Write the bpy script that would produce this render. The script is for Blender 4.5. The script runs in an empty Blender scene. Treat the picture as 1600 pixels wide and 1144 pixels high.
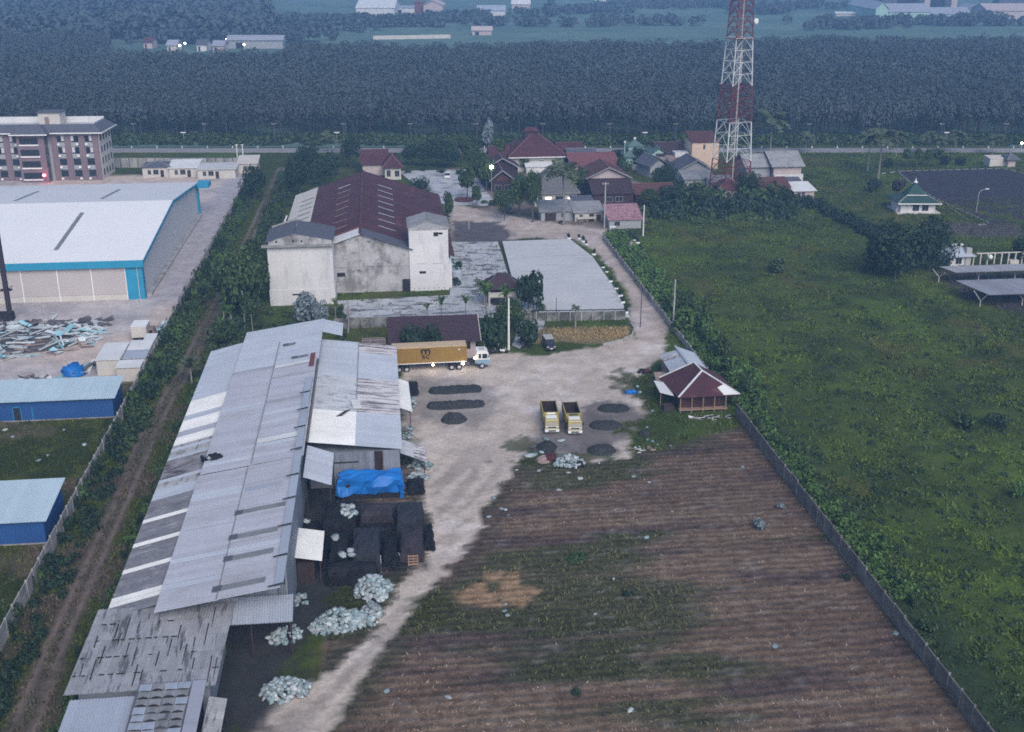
import bpy, math, random
import numpy as np
from mathutils import Vector, Matrix

# ------------------------------------------------------------------ camera, sky, sun, exposure
S = bpy.context.scene
COL = S.collection
FOC, PITCH, CAMH, YAW = 1780.0, math.atan(662 / 1780.0), 66.0, math.radians(6.46)
cam_data = bpy.data.cameras.new('camera')
cam_data.sensor_width = 36.0
cam_data.lens = 36.0 * FOC / 1600.0
cam_data.clip_start, cam_data.clip_end = 1.0, 12000.0
cam = bpy.data.objects.new('camera', cam_data)
COL.objects.link(cam)
cam.location = (0, 0, CAMH)
cam.rotation_euler = (math.pi / 2 - PITCH, 0, -YAW)
S.camera = cam

SUN_EL, SUN_AZ = math.radians(40), math.radians(168)      # sun behind thick evening cloud, behind the camera
world = bpy.data.worlds.new('World'); S.world = world; world.use_nodes = True
wn = world.node_tree.nodes; wn.clear()
sky = wn.new('ShaderNodeTexSky'); sky.sky_type = 'NISHITA'; sky.sun_disc = False
sky.sun_elevation = SUN_EL; sky.sun_rotation = SUN_AZ
sky.air_density = 1.0; sky.dust_density = 2.0; sky.ozone_density = 2.0
bg = wn.new('ShaderNodeBackground'); bg.inputs['Strength'].default_value = 0.088
wo = wn.new('ShaderNodeOutputWorld')
world.node_tree.links.new(sky.outputs[0], bg.inputs[0]); world.node_tree.links.new(bg.outputs[0], wo.inputs[0])
sun_l = bpy.data.lights.new('sun', 'SUN'); sun_l.energy = 1.45; sun_l.angle = math.radians(40); sun_l.color = (1.0, 0.93, 0.87)
sun = bpy.data.objects.new('sun', sun_l); COL.objects.link(sun)
sd = Vector((math.sin(SUN_AZ) * math.cos(SUN_EL), math.cos(SUN_AZ) * math.cos(SUN_EL), math.sin(SUN_EL)))
sun.rotation_euler = sd.to_track_quat('Z', 'Y').to_euler()
sun.location = (0, 0, 400)
S.view_settings.view_transform = 'Standard'; S.view_settings.look = 'None'
S.view_settings.exposure = 0.86; S.view_settings.gamma = 1.0
S.view_settings.use_curve_mapping = False
S.render.engine = 'CYCLES'
S.cycles.use_denoising = False; S.cycles.pixel_filter_type = 'BLACKMAN_HARRIS'; S.cycles.filter_width = 1.75
S.cycles.max_bounces = 4; S.cycles.diffuse_bounces = 2; S.cycles.glossy_bounces = 2; S.cycles.transmission_bounces = 2
S.cycles.volume_bounces = 0; S.cycles.transparent_max_bounces = 4
S.cycles.use_adaptive_sampling = True; S.cycles.adaptive_threshold = 0.008

HAZE = 0.00047
rng = random.Random(7)
nr = np.random.RandomState(11)

# ------------------------------------------------------------------ helpers
_cy, _sy, _cp, _sp = math.cos(YAW), math.sin(YAW), math.cos(PITCH), math.sin(PITCH)
def ray(px, py):
    u, v = px - 800.0, py - 572.0
    fw, dn = FOC * _cp - v * _sp, FOC * _sp + v * _cp
    return u * _cy + fw * _sy, -u * _sy + fw * _cy, -dn
def at(px, py, z=0.0):
    """survey: the site point of height z that the photograph shows at px, py"""
    d = ray(px, py); k = (z - CAMH) / d[2]
    return Vector((d[0] * k, d[1] * k, z))
def on(px, py, Y):
    d = ray(px, py); k = Y / d[1]
    return Vector((d[0] * k, Y, CAMH + d[2] * k))
def cf(fx, fy, z=0.0):
    """a point fx to the right and fy ahead of the viewpoint"""
    return Vector((fx * _cy + fy * _sy, -fx * _sy + fy * _cy, z))
def w2(pts, z=0.0):
    return [tuple(at(a, b, z))[:2] for a, b in pts]

class MB:
    def __init__(s): s.v = []; s.f = []
    def pt(s, p): s.v.append((p[0], p[1], p[2])); return len(s.v) - 1
    def poly(s, pts): s.f.append([s.pt(p) for p in pts]); return s
    def box(s, x0, x1, y0, y1, z0, z1):
        b = len(s.v)
        s.v += [(x0, y0, z0), (x1, y0, z0), (x1, y1, z0), (x0, y1, z0), (x0, y0, z1), (x1, y0, z1), (x1, y1, z1), (x0, y1, z1)]
        s.f += [[b + i for i in q] for q in ((3, 2, 1, 0), (4, 5, 6, 7), (0, 1, 5, 4), (1, 2, 6, 5), (2, 3, 7, 6), (3, 0, 4, 7))]
        return s
    def hexa(s, lo, up):
        b = len(s.v); n = len(lo)
        s.v += [tuple(p) for p in lo] + [tuple(p) for p in up]
        s.f += [[b + n - 1 - i for i in range(n)], [b + n + i for i in range(n)]]
        s.f += [[b + i, b + (i + 1) % n, b + n + (i + 1) % n, b + n + i] for i in range(n)]
        return s
    def slab(s, pts, t):
        """a thick plate: pts is its top outline, t its thickness downwards"""
        return s.hexa([(p[0], p[1], p[2] - t) for p in pts], pts)
    def tube(s, p0, p1, r0, r1=None, n=6, cap=True):
        r1 = r0 if r1 is None else r1
        p0, p1 = Vector(p0), Vector(p1); d = (p1 - p0)
        if d.length < 1e-6: return s
        d.normalize(); a = d.orthogonal().normalized(); c = d.cross(a); b = len(s.v)
        for p, r in ((p0, r0), (p1, r1)):
            for i in range(n):
                t = 2 * math.pi * i / n; s.v.append(tuple(p + a * (r * math.cos(t)) + c * (r * math.sin(t))))
        s.f += [[b + i, b + (i + 1) % n, b + n + (i + 1) % n, b + n + i] for i in range(n)]
        if cap: s.f += [[b + n - 1 - i for i in range(n)], [b + n + i for i in range(n)]]
        return s
    def chain(s, pts, rads, n=6):
        for i in range(len(pts) - 1): s.tube(pts[i], pts[i + 1], rads[i], rads[i + 1], n, True)
        return s
    def beam(s, p0, p1, w, h):
        p0, p1 = Vector(p0), Vector(p1); d = (p1 - p0).normalized()
        a = d.cross(Vector((0, 0, 1)))
        a = Vector((1, 0, 0)) if a.length < 1e-4 else a.normalized()
        c = a.cross(d).normalized(); a *= w / 2; c *= h / 2
        return s.hexa([p0 - a - c, p0 + a - c, p0 + a + c, p0 - a + c], [p1 - a - c, p1 + a - c, p1 + a + c, p1 - a + c])
    def lathe(s, prof, c=(0, 0, 0), n=10):
        b = len(s.v)
        for r, z in prof:
            for i in range(n):
                t = 2 * math.pi * i / n; s.v.append((c[0] + r * math.cos(t), c[1] + r * math.sin(t), c[2] + z))
        m = len(prof)
        for j in range(m - 1):
            for i in range(n):
                s.f.append([b + j * n + i, b + j * n + (i + 1) % n, b + (j + 1) * n + (i + 1) % n, b + (j + 1) * n + i])
        s.f.append([b + n - 1 - i for i in range(n)]); s.f.append([b + (m - 1) * n + i for i in range(n)])
        return s
    def wheel(s, c, r, w, n=14, ax='y'):
        d = Vector((0, w / 2, 0)) if ax == 'y' else Vector((w / 2, 0, 0))
        return s.tube(Vector(c) - d, Vector(c) + d, r, r, n)
    def blob(s, c, rx, ry, rz, lump=.2, nu=9, nv=6, seed=0, half=False):
        q = random.Random(seed); b = len(s.v)
        for j in range(nv + 1):
            ph = (math.pi / 2 if half else math.pi) * j / nv
            for i in range(nu):
                t = 2 * math.pi * i / nu; k = 1 + q.uniform(-lump, lump)
                if j in (0,) or (j == nv and not half): k = 1
                s.v.append((c[0] + rx * k * math.sin(ph) * math.cos(t), c[1] + ry * k * math.sin(ph) * math.sin(t), c[2] + rz * k * math.cos(ph)))
        for j in range(nv):
            for i in range(nu):
                s.f.append([b + j * nu + i, b + (j + 1) * nu + i, b + (j + 1) * nu + (i + 1) % nu, b + j * nu + (i + 1) % nu])
        return s
    def mesh(s, name, m, smooth=False):
        me = bpy.data.meshes.new(name); me.from_pydata(s.v, [], s.f); me.update()
        if m is not None: me.materials.append(m)
        if smooth: me.polygons.foreach_set('use_smooth', [True] * len(me.polygons))
        return me
    def build(s, name, m, parent=None, smooth=False, **kw):
        return put(name, s.mesh(name, m, smooth), parent, **kw)

def put(name, me, parent=None, loc=(0, 0, 0), rz=0.0, scale=None, **kw):
    """link a mesh as one object; vertices of a child are in site coordinates unless the parent stands at its own origin"""
    o = bpy.data.objects.new(name, me); COL.objects.link(o)
    o.location = loc; o.rotation_euler = (0, 0, rz)
    if scale is not None: o.scale = scale if hasattr(scale, '__len__') else (scale,) * 3
    if parent is not None: o.parent = parent
    for k, v in kw.items(): o[k] = v
    return o
def thing(name, label, cat, loc=(0, 0, 0), rz=0.0, group=None, scale=None):
    o = bpy.data.objects.new(name, None); COL.objects.link(o); o.empty_display_size = 0.3
    o.location = loc; o.rotation_euler = (0, 0, rz)
    if scale is not None: o.scale = scale if hasattr(scale, '__len__') else (scale,) * 3
    o['label'] = label; o['category'] = cat
    if group: o['group'] = group
    return o
def tag(o, label, cat, group=None):
    o['label'] = label; o['category'] = cat
    if group: o['group'] = group
    return o
KIDS = {}
def copy_tree(o, loc, rz=None, label=None, group=None, scale=None, parent=None):
    c = o.copy(); COL.objects.link(c)
    if parent is None:
        c.location = loc
        if rz is not None: c.rotation_euler = (0, 0, rz)
        if scale is not None: c.scale = scale if hasattr(scale, '__len__') else (scale,) * 3
        if label: c['label'] = label
        if group: c['group'] = group
    else: c.parent = parent
    if o.name not in KIDS: KIDS[o.name] = list(o.children)
    for ch in KIDS[o.name]: copy_tree(ch, None, parent=c)
    return c

# ------------------------------------------------------------------ materials
def mat(name, c1, c2=None, scale=0.6, detail=5, rough=0.85, bump=0.0, bscale=8.0, metal=0.0, spec=0.25, rnd=0.0, isl=0.0,
        stain=None, stain2=None, attr=False, stripes=None, fine=0.0, fscale=6.0, emit=None):
    """c1/c2 mixed by noise; rnd: tone by object; isl: tone by loose piece; stain=(colour, scale xyz, lo, hi); stripes=(axis, period, strength)"""
    m = bpy.data.materials.new(name); m.use_nodes = True
    N, L = m.node_tree.nodes, m.node_tree.links
    b = N['Principled BSDF']; b.inputs['Roughness'].default_value = rough; b.inputs['Metallic'].default_value = metal
    b.inputs['Specular IOR Level'].default_value = spec
    geo = N.new('ShaderNodeNewGeometry')
    def noise(sc, det, vec=None, ro=.6):
        n = N.new('ShaderNodeTexNoise'); n.inputs['Scale'].default_value = sc; n.inputs['Detail'].default_value = det
        n.inputs['Roughness'].default_value = ro
        L.new(vec if vec is not None else geo.outputs['Position'], n.inputs['Vector']); return n.outputs['Fac']
    def mr(x, lo, hi, a, c):
        n = N.new('ShaderNodeMapRange'); n.clamp = True
        for i, q in enumerate((lo, hi, a, c)): n.inputs[i + 1].default_value = q
        L.new(x, n.inputs[0]); return n.outputs[0]
    def mix(fac, a, c, mode='MIX'):
        n = N.new('ShaderNodeMix'); n.data_type = 'RGBA'; n.blend_type = mode
        for sock, q in ((n.inputs[0], fac), (n.inputs[6], a), (n.inputs[7], c)):
            if isinstance(q, (int, float)): sock.default_value = q
            elif isinstance(q, tuple): sock.default_value = (*q[:3], 1)
            else: L.new(q, sock)
        return n.outputs[2]
    if attr:
        a = N.new('ShaderNodeAttribute'); a.attribute_name = 'Col'; col = a.outputs['Color']
        if c2 is not None: col = mix(mr(noise(scale, detail), .35, .65, 0, 1), col, mix(1.0, col, c2, 'MULTIPLY'))
    elif c2 is not None: col = mix(mr(noise(scale, detail), .3, .7, 0, 1), c1, c2)
    else: col = (c1[0], c1[1], c1[2])
    for st in (stain, stain2):
        if st:
            vm = N.new('ShaderNodeVectorMath'); vm.operation = 'MULTIPLY'; vm.inputs[1].default_value = st[1]
            L.new(geo.outputs['Position'], vm.inputs[0])
            col = mix(mr(noise(1.0, 5, vm.outputs[0], .65), st[2], st[3], 0, st[4] if len(st) > 4 else 1), col, st[0])
    if fine:
        f = mr(noise(fscale, 6, None, .75), .25, .75, 1 - fine, 1 + fine)
        cc = N.new('ShaderNodeCombineColor')
        for i in range(3): L.new(f, cc.inputs[i])
        col = mix(1.0, col, cc.outputs[0], 'MULTIPLY')
    for amt, src in ((rnd, 'o'), (isl, 'i')):
        if amt:
            if src == 'o': oi = N.new('ShaderNodeObjectInfo'); r = oi.outputs['Random']
            else: r = geo.outputs['Random Per Island']
            f = mr(r, 0, 1, 1 - amt, 1 + amt); cc = N.new('ShaderNodeCombineColor')
            for i in range(3): L.new(f, cc.inputs[i])
            col = mix(1.0, col, cc.outputs[0], 'MULTIPLY')
    hgt = None
    if stripes:
        sep = N.new('ShaderNodeSeparateXYZ'); L.new(geo.outputs['Position'], sep.inputs[0])
        mm = N.new('ShaderNodeMath'); mm.operation = 'MULTIPLY_ADD'; mm.inputs[1].default_value = 2 * math.pi / stripes[1]
        L.new(sep.outputs[stripes[0]], mm.inputs[0])
        if len(stripes) > 3: L.new(mr(noise(.25, 3), 0, 1, 0, stripes[3]), mm.inputs[2])
        sn = N.new('ShaderNodeMath'); sn.operation = 'SINE'; L.new(mm.outputs[0], sn.inputs[0]); hgt = sn.outputs[0]
        f = mr(hgt, -1, 1, 1 - stripes[2], 1); cc = N.new('ShaderNodeCombineColor')
        for i in range(3): L.new(f, cc.inputs[i])
        col = mix(1.0, col, cc.outputs[0], 'MULTIPLY')
    if isinstance(col, tuple): b.inputs['Base Color'].default_value = (*col, 1)
    else: L.new(col, b.inputs['Base Color'])
    if bump or stripes:
        bp = N.new('ShaderNodeBump'); bp.inputs['Strength'].default_value = bump if bump else .5; bp.inputs['Distance'].default_value = .05
        L.new(hgt if hgt is not None else noise(bscale, 6, None, .7), bp.inputs['Height']); L.new(bp.outputs[0], b.inputs['Normal'])
    if emit: b.inputs['Emission Color'].default_value = (*emit[:3], 1); b.inputs['Emission Strength'].default_value = emit[3]
    return m
GREY = (.325, .35, .42)
M = dict(
  ground=mat('ground', (1, 1, 1), (.74, .74, .74), scale=.35, attr=True, fine=.34, fscale=2.0, bump=.5, bscale=3, rough=.95, spec=.1),
  far=mat('far_ground', (.13, .20, .165), (.06, .115, .10), scale=.012, detail=8, fine=.25, fscale=.15, rough=.95, spec=.1),
  field=mat('field', (1, 1, 1), (.55, .52, .5), scale=.8, attr=True, fine=.55, fscale=3.5, bump=.8, bscale=4, stripes=(1, 1.15, .15, 8.0), rough=.95, spec=.1),
  road=mat('road', (.26, .26, .27), (.2, .2, .21), scale=.4, fine=.1),
  asphalt=mat('asphalt', (.036, .032, .042), (.026, .022, .032), scale=.25, fine=.3, fscale=3),
  concrete=mat('concrete', (.50, .505, .515), (.43, .44, .455), scale=.12, fine=.14, fscale=1.5, stain=((.36, .37, .40), (.08, .5, 1), .52, .62, .6)),
  concrete_old=mat('concrete_old', (.48, .49, .515), (.33, .34, .365), scale=.3, fine=.2, fscale=2, stain=((.05, .05, .06), (.20, .55, 1), .53, .60, .85), stain2=((.28, .35, .40), (.2, .2, 1), .5, .7, .5)),
  conc_wall=mat('conc_wall', (.36, .35, .34), (.25, .25, .25), scale=.5, fine=.2, fscale=3, rnd=.18, stain=((.12, .12, .11), (.6, .6, .25), .5, .68, .7)),
  white_wall=mat('white_wall', (.62, .62, .63), (.52, .52, .535), scale=.25, fine=.08, stain=((.33, .33, .34), (.5, .5, .12), .56, .72, .55)),
  grimy_wall=mat('grimy_wall', (.47, .47, .48), (.30, .30, .31), scale=.3, fine=.2, fscale=2, stain=((.16, .15, .15), (.35, .35, .22), .47, .62, .85), stain2=((.10, .10, .11), (.25, .25, .5), .60, .70, .8)),
  cream=mat('cream', (.53, .50, .465), (.45, .43, .40), scale=.4, fine=.08),
  peach=mat('peach', (.64, .49, .38), (.56, .43, .34), scale=.4, fine=.06),
  pinkish=mat('pinkish', (.48, .40, .40), (.40, .34, .34), scale=.5, fine=.1),
  mint=mat('mint', (.35, .52, .47), (.28, .44, .40), scale=.4, fine=.08),
  mint_roof=mat('mint_roof', (.12, .20, .19), (.09, .15, .15), scale=.5, stripes=(1, .45, .25)),
  green_roof=mat('green_roof', (.035, .085, .075), (.025, .06, .055), scale=.5, stripes=(0, .5, .15)),
  maroon=mat('maroon', (.082, .030, .040), (.055, .023, .032), scale=.25, fine=.12, fscale=1.5, rnd=.12, stain=((.17, .08, .07), (.5, .12, 1), .58, .72, .5)),
  maroon_wood=mat('maroon_wood', (.065, .028, .032), (.042, .02, .024), scale=.8, fine=.15, fscale=4, rnd=.2),
  tile_red=mat('tile_red', (.115, .05, .05), (.08, .036, .04), scale=1.2, fine=.3, fscale=3, stripes=(1, .4, .2), rnd=.1),
  tile_pink=mat('tile_pink', (.21, .085, .09), (.15, .06, .068), scale=1.0, fine=.3, fscale=3, stripes=(1, .4, .2)),
  tile_brown=mat('tile_brown', (.065, .038, .05), (.045, .028, .038), scale=1.0, fine=.3, fscale=3, stripes=(1, .4, .25)),
  tile_patchy=mat('tile_patchy', (.16, .055, .08), (.38, .25, .28), scale=1.6, fine=.35, fscale=4),
  tile_grey=mat('tile_grey', (.15, .15, .16), (.11, .11, .12), scale=1.2, fine=.25, fscale=3, stripes=(1, .4, .2)),
  ridge_tile=mat('ridge_tile', (.20, .10, .095), (.15, .08, .08), scale=1.5, fine=.3),
  ridge_pale=mat('ridge_pale', (.26, .26, .27), (.2, .2, .21), scale=1.5, fine=.3),
  slate=mat('slate', (.10, .105, .135), (.075, .08, .105), scale=.8, fine=.15),
  asbestos=mat('asbestos', (.27, .28, .29), (.20, .20, .215), scale=.6, fine=.22, fscale=3, rnd=.12, stain=((.12, .12, .12), (.8, .3, 1), .52, .68, .6)),
  roof_grey=mat('roof_grey', GREY, (.29, .305, .36), scale=.15, rough=.6, fine=.06, fscale=2, rnd=.07, stain=((.235, .23, .255), (.10, .45, 1), .50, .72, .6), stain2=((.25, .20, .18), (.35, .9, 1), .62, .72, .45)),
  roof_patched=mat('roof_patched', (.27, .285, .33), (.22, .23, .27), scale=.4, rough=.6, fine=.12, rnd=.08),
  roof_blue=mat('roof_bluegrey', (.36, .40, .47), (.31, .35, .42), scale=.15, rough=.6, fine=.07, rnd=.05, stain=((.26, .27, .29), (.15, .7, 1), .55, .75, .5)),
  roof_white=mat('roof_white', (.66, .67, .67), (.54, .555, .56), scale=.3, rough=.55, fine=.05, rnd=.04),
  roof_dark=mat('roof_dark', (.17, .175, .205), (.12, .125, .15), scale=.9, fine=.3, fscale=2.5, rnd=.10, stain=((.30, .31, .33), (.5, 1.2, 1), .56, .66, .6)),
  roof_blotchy=mat('roof_blotchy', (.42, .45, .49), (.34, .36, .40), scale=.4, fine=.1, rnd=.04, stain=((.17, .19, .22), (.55, 1.3, 1), .52, .62, .8)),
  roof_streaky=mat('roof_streaky', (.46, .46, .49), (.40, .40, .43), scale=.4, fine=.1, rnd=.05, stain=((.11, .10, .12), (.10, 1.7, 1), .51, .58, .95)),
  roof_weathered=mat('roof_weathered', (.30, .31, .34), (.24, .25, .275), scale=.5, fine=.2, fscale=3, rnd=.10, stain=((.075, .075, .085), (1.6, .25, 1), .53, .62, .8), stain2=((.40, .41, .43), (2.5, .3, 1), .58, .68, .5)),
  sooty=mat('sooty', (.24, .24, .27), (.12, .12, .14), scale=.6, fine=.25, stain=((.04, .04, .045), (.2, .8, 1), .48, .6, .9)),
  skylight=mat('skylight', (.22, .23, .24), (.15, .155, .16), scale=.8, fine=.2, rough=.5),
  galv=mat('galvanised_wall', (.235, .26, .305), (.165, .185, .225), scale=.4, rough=.6, fine=.1, rnd=.16, stain=((.10, .10, .115), (1.0, 1.0, .15), .54, .68, .7)),
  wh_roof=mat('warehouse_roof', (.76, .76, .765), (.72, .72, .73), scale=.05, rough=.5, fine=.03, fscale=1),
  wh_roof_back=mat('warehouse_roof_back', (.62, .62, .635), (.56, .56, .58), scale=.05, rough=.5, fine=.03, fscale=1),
  wh_side=mat('warehouse_side', (.60, .60, .62), (.55, .55, .57), scale=.1, rough=.6, stripes=(1, .6, .08)),
  wh_front=mat('warehouse_front', (.44, .405, .405), (.41, .375, .375), scale=.15, rough=.7, fine=.05),
  cyan=mat('cyan_trim', (.03, .27, .44), (.025, .23, .38), scale=.3, rough=.5),
  blue_wall=mat('blue_wall', (.028, .095, .29), (.022, .075, .23), scale=.25, fine=.1, rough=.6, stripes=(0, .35, .15)),
  blue_roof=mat('blue_roof', (.41, .52, .585), (.37, .475, .54), scale=.2, rough=.55, fine=.05, rnd=.03),
  tarp_blue=mat('blue_tarp', (.012, .16, .50), (.01, .12, .42), scale=.8, rough=.45, fine=.12, bump=.4, bscale=3),
  tarp_black=mat('black_tarp', (.012, .0125, .016), (.007, .007, .010), scale=.8, rough=.8, fine=.25, bump=.5, bscale=3),
  tarp_slate=mat('slate_tarp', (.030, .033, .043), (.020, .022, .030), scale=.8, rough=.8, fine=.2, bump=.5, bscale=3),
  tarp_brown=mat('brown_tarp', (.042, .036, .046), (.028, .024, .032), scale=.8, rough=.8, fine=.2, bump=.5, bscale=3),
  tarp_maroon=mat('maroon_tarp', (.09, .02, .025), (.06, .015, .02), scale=.8, rough=.6, bump=.5, bscale=3),
  bag=mat('white_bag', (.40, .44, .46), (.24, .29, .31), scale=2.5, rough=.6, fine=.2, rnd=.32, bump=.4, bscale=6),
  bag_teal=mat('teal_bag', (.26, .34, .36), (.16, .23, .25), scale=2.5, rough=.6, fine=.2, rnd=.32, bump=.4, bscale=6),
  charcoal=mat('charcoal', (.022, .022, .026), (.045, .05, .05), scale=3, rough=.9, fine=.5, fscale=6, bump=1, bscale=9),
  charcoal_green=mat('charcoal_damp', (.035, .042, .042), (.020, .022, .025), scale=2.5, rough=.9, fine=.5, fscale=6, bump=1, bscale=9),
  wood_dark=mat('dark_wood', (.055, .038, .040), (.035, .025, .027), scale=2, fine=.25, rnd=.2),
  wood=mat('bare_wood', (.30, .20, .15), (.22, .15, .11), scale=2, fine=.25, rnd=.15),
  pole_grey=mat('pole_grey', (.42, .42, .41), (.33, .33, .33), scale=1, fine=.1),
  pole_dark=mat('pole_dark', (.045, .035, .045), (.03, .025, .03), scale=1, fine=.1),
  red_steel=mat('red_steel', (.16, .032, .038), (.12, .026, .032), scale=.6, rnd=.12),
  white_steel=mat('white_steel', (.60, .62, .63), (.50, .52, .54), scale=.6),
  white=mat('white_paint', (.75, .75, .74), (.68, .68, .68), scale=1, rough=.5),
  black=mat('black_rubber', (.015, .015, .016), rough=.8),
  dark=mat('dark_recess', (.02, .02, .025), rough=.8),
  glass=mat('glass', (.015, .02, .028), rough=.12, spec=.6),
  rust=mat('rusty_steel', (.040, .026, .022), (.022, .016, .015), scale=2, fine=.3, rough=.8),
  rust_red=mat('rusty_sheet', (.20, .06, .055), (.12, .05, .05), scale=1.5, fine=.3),
  truck_yellow=mat('truck_yellow', (.33, .27, .08), (.27, .22, .075), scale=1.2, rough=.45, fine=.12),
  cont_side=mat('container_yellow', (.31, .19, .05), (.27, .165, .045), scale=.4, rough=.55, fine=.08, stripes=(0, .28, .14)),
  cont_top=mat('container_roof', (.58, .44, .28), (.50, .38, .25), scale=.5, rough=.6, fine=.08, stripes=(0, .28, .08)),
  cab_blue=mat('cab_blue', (.22, .33, .42), (.18, .28, .36), scale=1, rough=.4),
  car_dark=mat('car_dark', (.03, .03, .045), rough=.25, spec=.6),
  silver=mat('silver', (.5, .5, .52), rough=.35, metal=.3),
  lamp=mat('lit_lamp', (1, .95, .85), emit=(1, .93, .8, 14)),
  lamp_amber=mat('lit_amber_lamp', (1, .7, .3), emit=(1, .75, .4, 10)),
  lamp_red=mat('lit_red_lamp', (1, .1, .15), emit=(1, .12, .2, 9)),
  leaf=mat('leaf_mid', (.055, .090, .032), (.034, .060, .025), scale=.4, isl=.45, rough=.75, spec=.15, rnd=.15),
  leaf_dark=mat('leaf_dark', (.026, .05, .026), (.018, .036, .022), scale=.4, isl=.45, rough=.75, spec=.15, rnd=.15),
  leaf_bright=mat('leaf_bright', (.075, .135, .033), (.05, .10, .028), scale=.4, isl=.4, rough=.75, spec=.15, rnd=.15),
  leaf_silver=mat('leaf_silver', (.20, .24, .27), (.13, .165, .18), scale=.6, isl=.4, rough=.8, spec=.1, rnd=.1),
  leaf_rubber=mat('leaf_rubber', (.070, .090, .100), (.050, .066, .075), scale=.03, isl=.16, rough=.85, spec=.1),  # bluish tint puts part of the distance haze into the leaf colour
  leaf_purple=mat('leaf_purplish', (.055, .045, .06), (.035, .035, .05), scale=.4, isl=.4, rough=.8, spec=.15),
  frond=mat('palm_frond', (.085, .110, .060), (.055, .075, .045), scale=1, isl=.25, rough=.6, rnd=.25),
  bark=mat('bark', (.10, .085, .075), (.07, .06, .055), scale=1.5, fine=.2),
  bark_far=mat('bark_far', (.085, .085, .085), (.05, .05, .05), scale=1.5, rnd=.3),
  wall_brown=mat('brown_grey_wall', (.21, .19, .18), (.14, .125, .12), scale=.5, fine=.25, fscale=3, rnd=.2, stain=((.10, .09, .085), (.6, .6, .3), .48, .66, .7)),
  mossy=mat('mossy_wall', (.26, .26, .255), (.13, .135, .13), scale=.7, fine=.25, fscale=3, stain=((.055, .06, .055), (.5, .5, .4), .46, .6, .85)),
  bark_pale=mat('bark_pale', (.26, .25, .25), (.18, .175, .175), scale=1.5, fine=.2, rnd=.2),
  tuft=mat('grass_blades', (1, 1, 1), attr=True, isl=.3, rough=.85, spec=.1),
  scrap=mat('scrap_pale', (.52, .56, .58), (.40, .44, .46), scale=1.2, rnd=.35, rough=.6, fine=.15),
  scrap_teal=mat('scrap_teal', (.22, .44, .50), (.28, .48, .54), scale=1.2, rnd=.25, rough=.6),
  scrap_dark=mat('scrap_dark', (.12, .11, .12), (.07, .065, .07), scale=1.2, rnd=.3, rough=.7),
  scrap_brown=mat('scrap_brown', (.28, .21, .19), (.2, .15, .14), scale=1.2, rnd=.25, rough=.7),
  msc_black=mat('black_lettering', (.02, .016, .015), rough=.6),
  orange=mat('orange_paint', (.5, .22, .10), (.4, .18, .1), scale=1),
  curtain=mat('pale_blind', (.55, .53, .54), (.45, .44, .45), scale=1),
  brick_wall=mat('brown_facade', (.20, .145, .165), (.17, .125, .145), scale=.5, fine=.1),
  facade_grey=mat('facade_grey', (.32, .33, .35), (.27, .28, .30), scale=.5, fine=.06),
)

# ------------------------------------------------------------------ ground
def vnoise(x, y, seed):
    xi, yi = np.floor(x).astype(np.int64), np.floor(y).astype(np.int64); xf, yf = x - xi, y - yi
    def h(a, b):
        n = (a * 374761393 + b * 668265263 + seed * 1274126177) & 0x7fffffff
        n = ((n ^ (n >> 13)) * 1103515245) & 0x7fffffff
        n = ((n ^ (n >> 16)) * 668265263) & 0x7fffffff
        return ((n ^ (n >> 15)) & 0xffff) / 65535.0
    u, v = xf * xf * (3 - 2 * xf), yf * yf * (3 - 2 * yf)
    return (h(xi, yi) * (1 - u) + h(xi + 1, yi) * u) * (1 - v) + (h(xi, yi + 1) * (1 - u) + h(xi + 1, yi + 1) * u) * v
def fbm(x, y, sc, seed, octv=4):
    a, s, t = .5, 0, 0; x = x / sc + 917.3; y = y / sc + 411.7
    for i in range(octv):
        s = s + a * vnoise(x, y, seed + i * 17); t += a; a *= .55; x, y = x * 2.03, y * 2.03
    return s / t
def sdist(px, py, poly):
    n = len(poly); d = np.full(px.shape, 1e9); ins = np.zeros(px.shape, bool)
    for i in range(n):
        (x0, y0), (x1, y1) = poly[i], poly[(i + 1) % n]; ex, ey = x1 - x0, y1 - y0
        t = np.clip(((px - x0) * ex + (py - y0) * ey) / (ex * ex + ey * ey + 1e-9), 0, 1)
        d = np.minimum(d, (px - x0 - t * ex) ** 2 + (py - y0 - t * ey) ** 2)
        if y0 != y1:
            c = ((y0 > py) != (y1 > py)) & (px < ex * (py - y0) / (y1 - y0) + x0); ins ^= c
    return np.where(ins, np.sqrt(d), -np.sqrt(d))
def ldist(px, py, line):
    d = np.full(px.shape, 1e9)
    for i in range(len(line) - 1):
        (x0, y0), (x1, y1) = line[i], line[i + 1]; ex, ey = x1 - x0, y1 - y0
        t = np.clip(((px - x0) * ex + (py - y0) * ey) / (ex * ex + ey * ey + 1e-9), 0, 1)
        d = np.minimum(d, (px - x0 - t * ex) ** 2 + (py - y0 - t * ey) ** 2)
    return np.sqrt(d)
def sstep(a, b, x):
    t = np.clip((x - a) / (b - a), 0, 1); return t * t * (3 - 2 * t)

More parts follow.
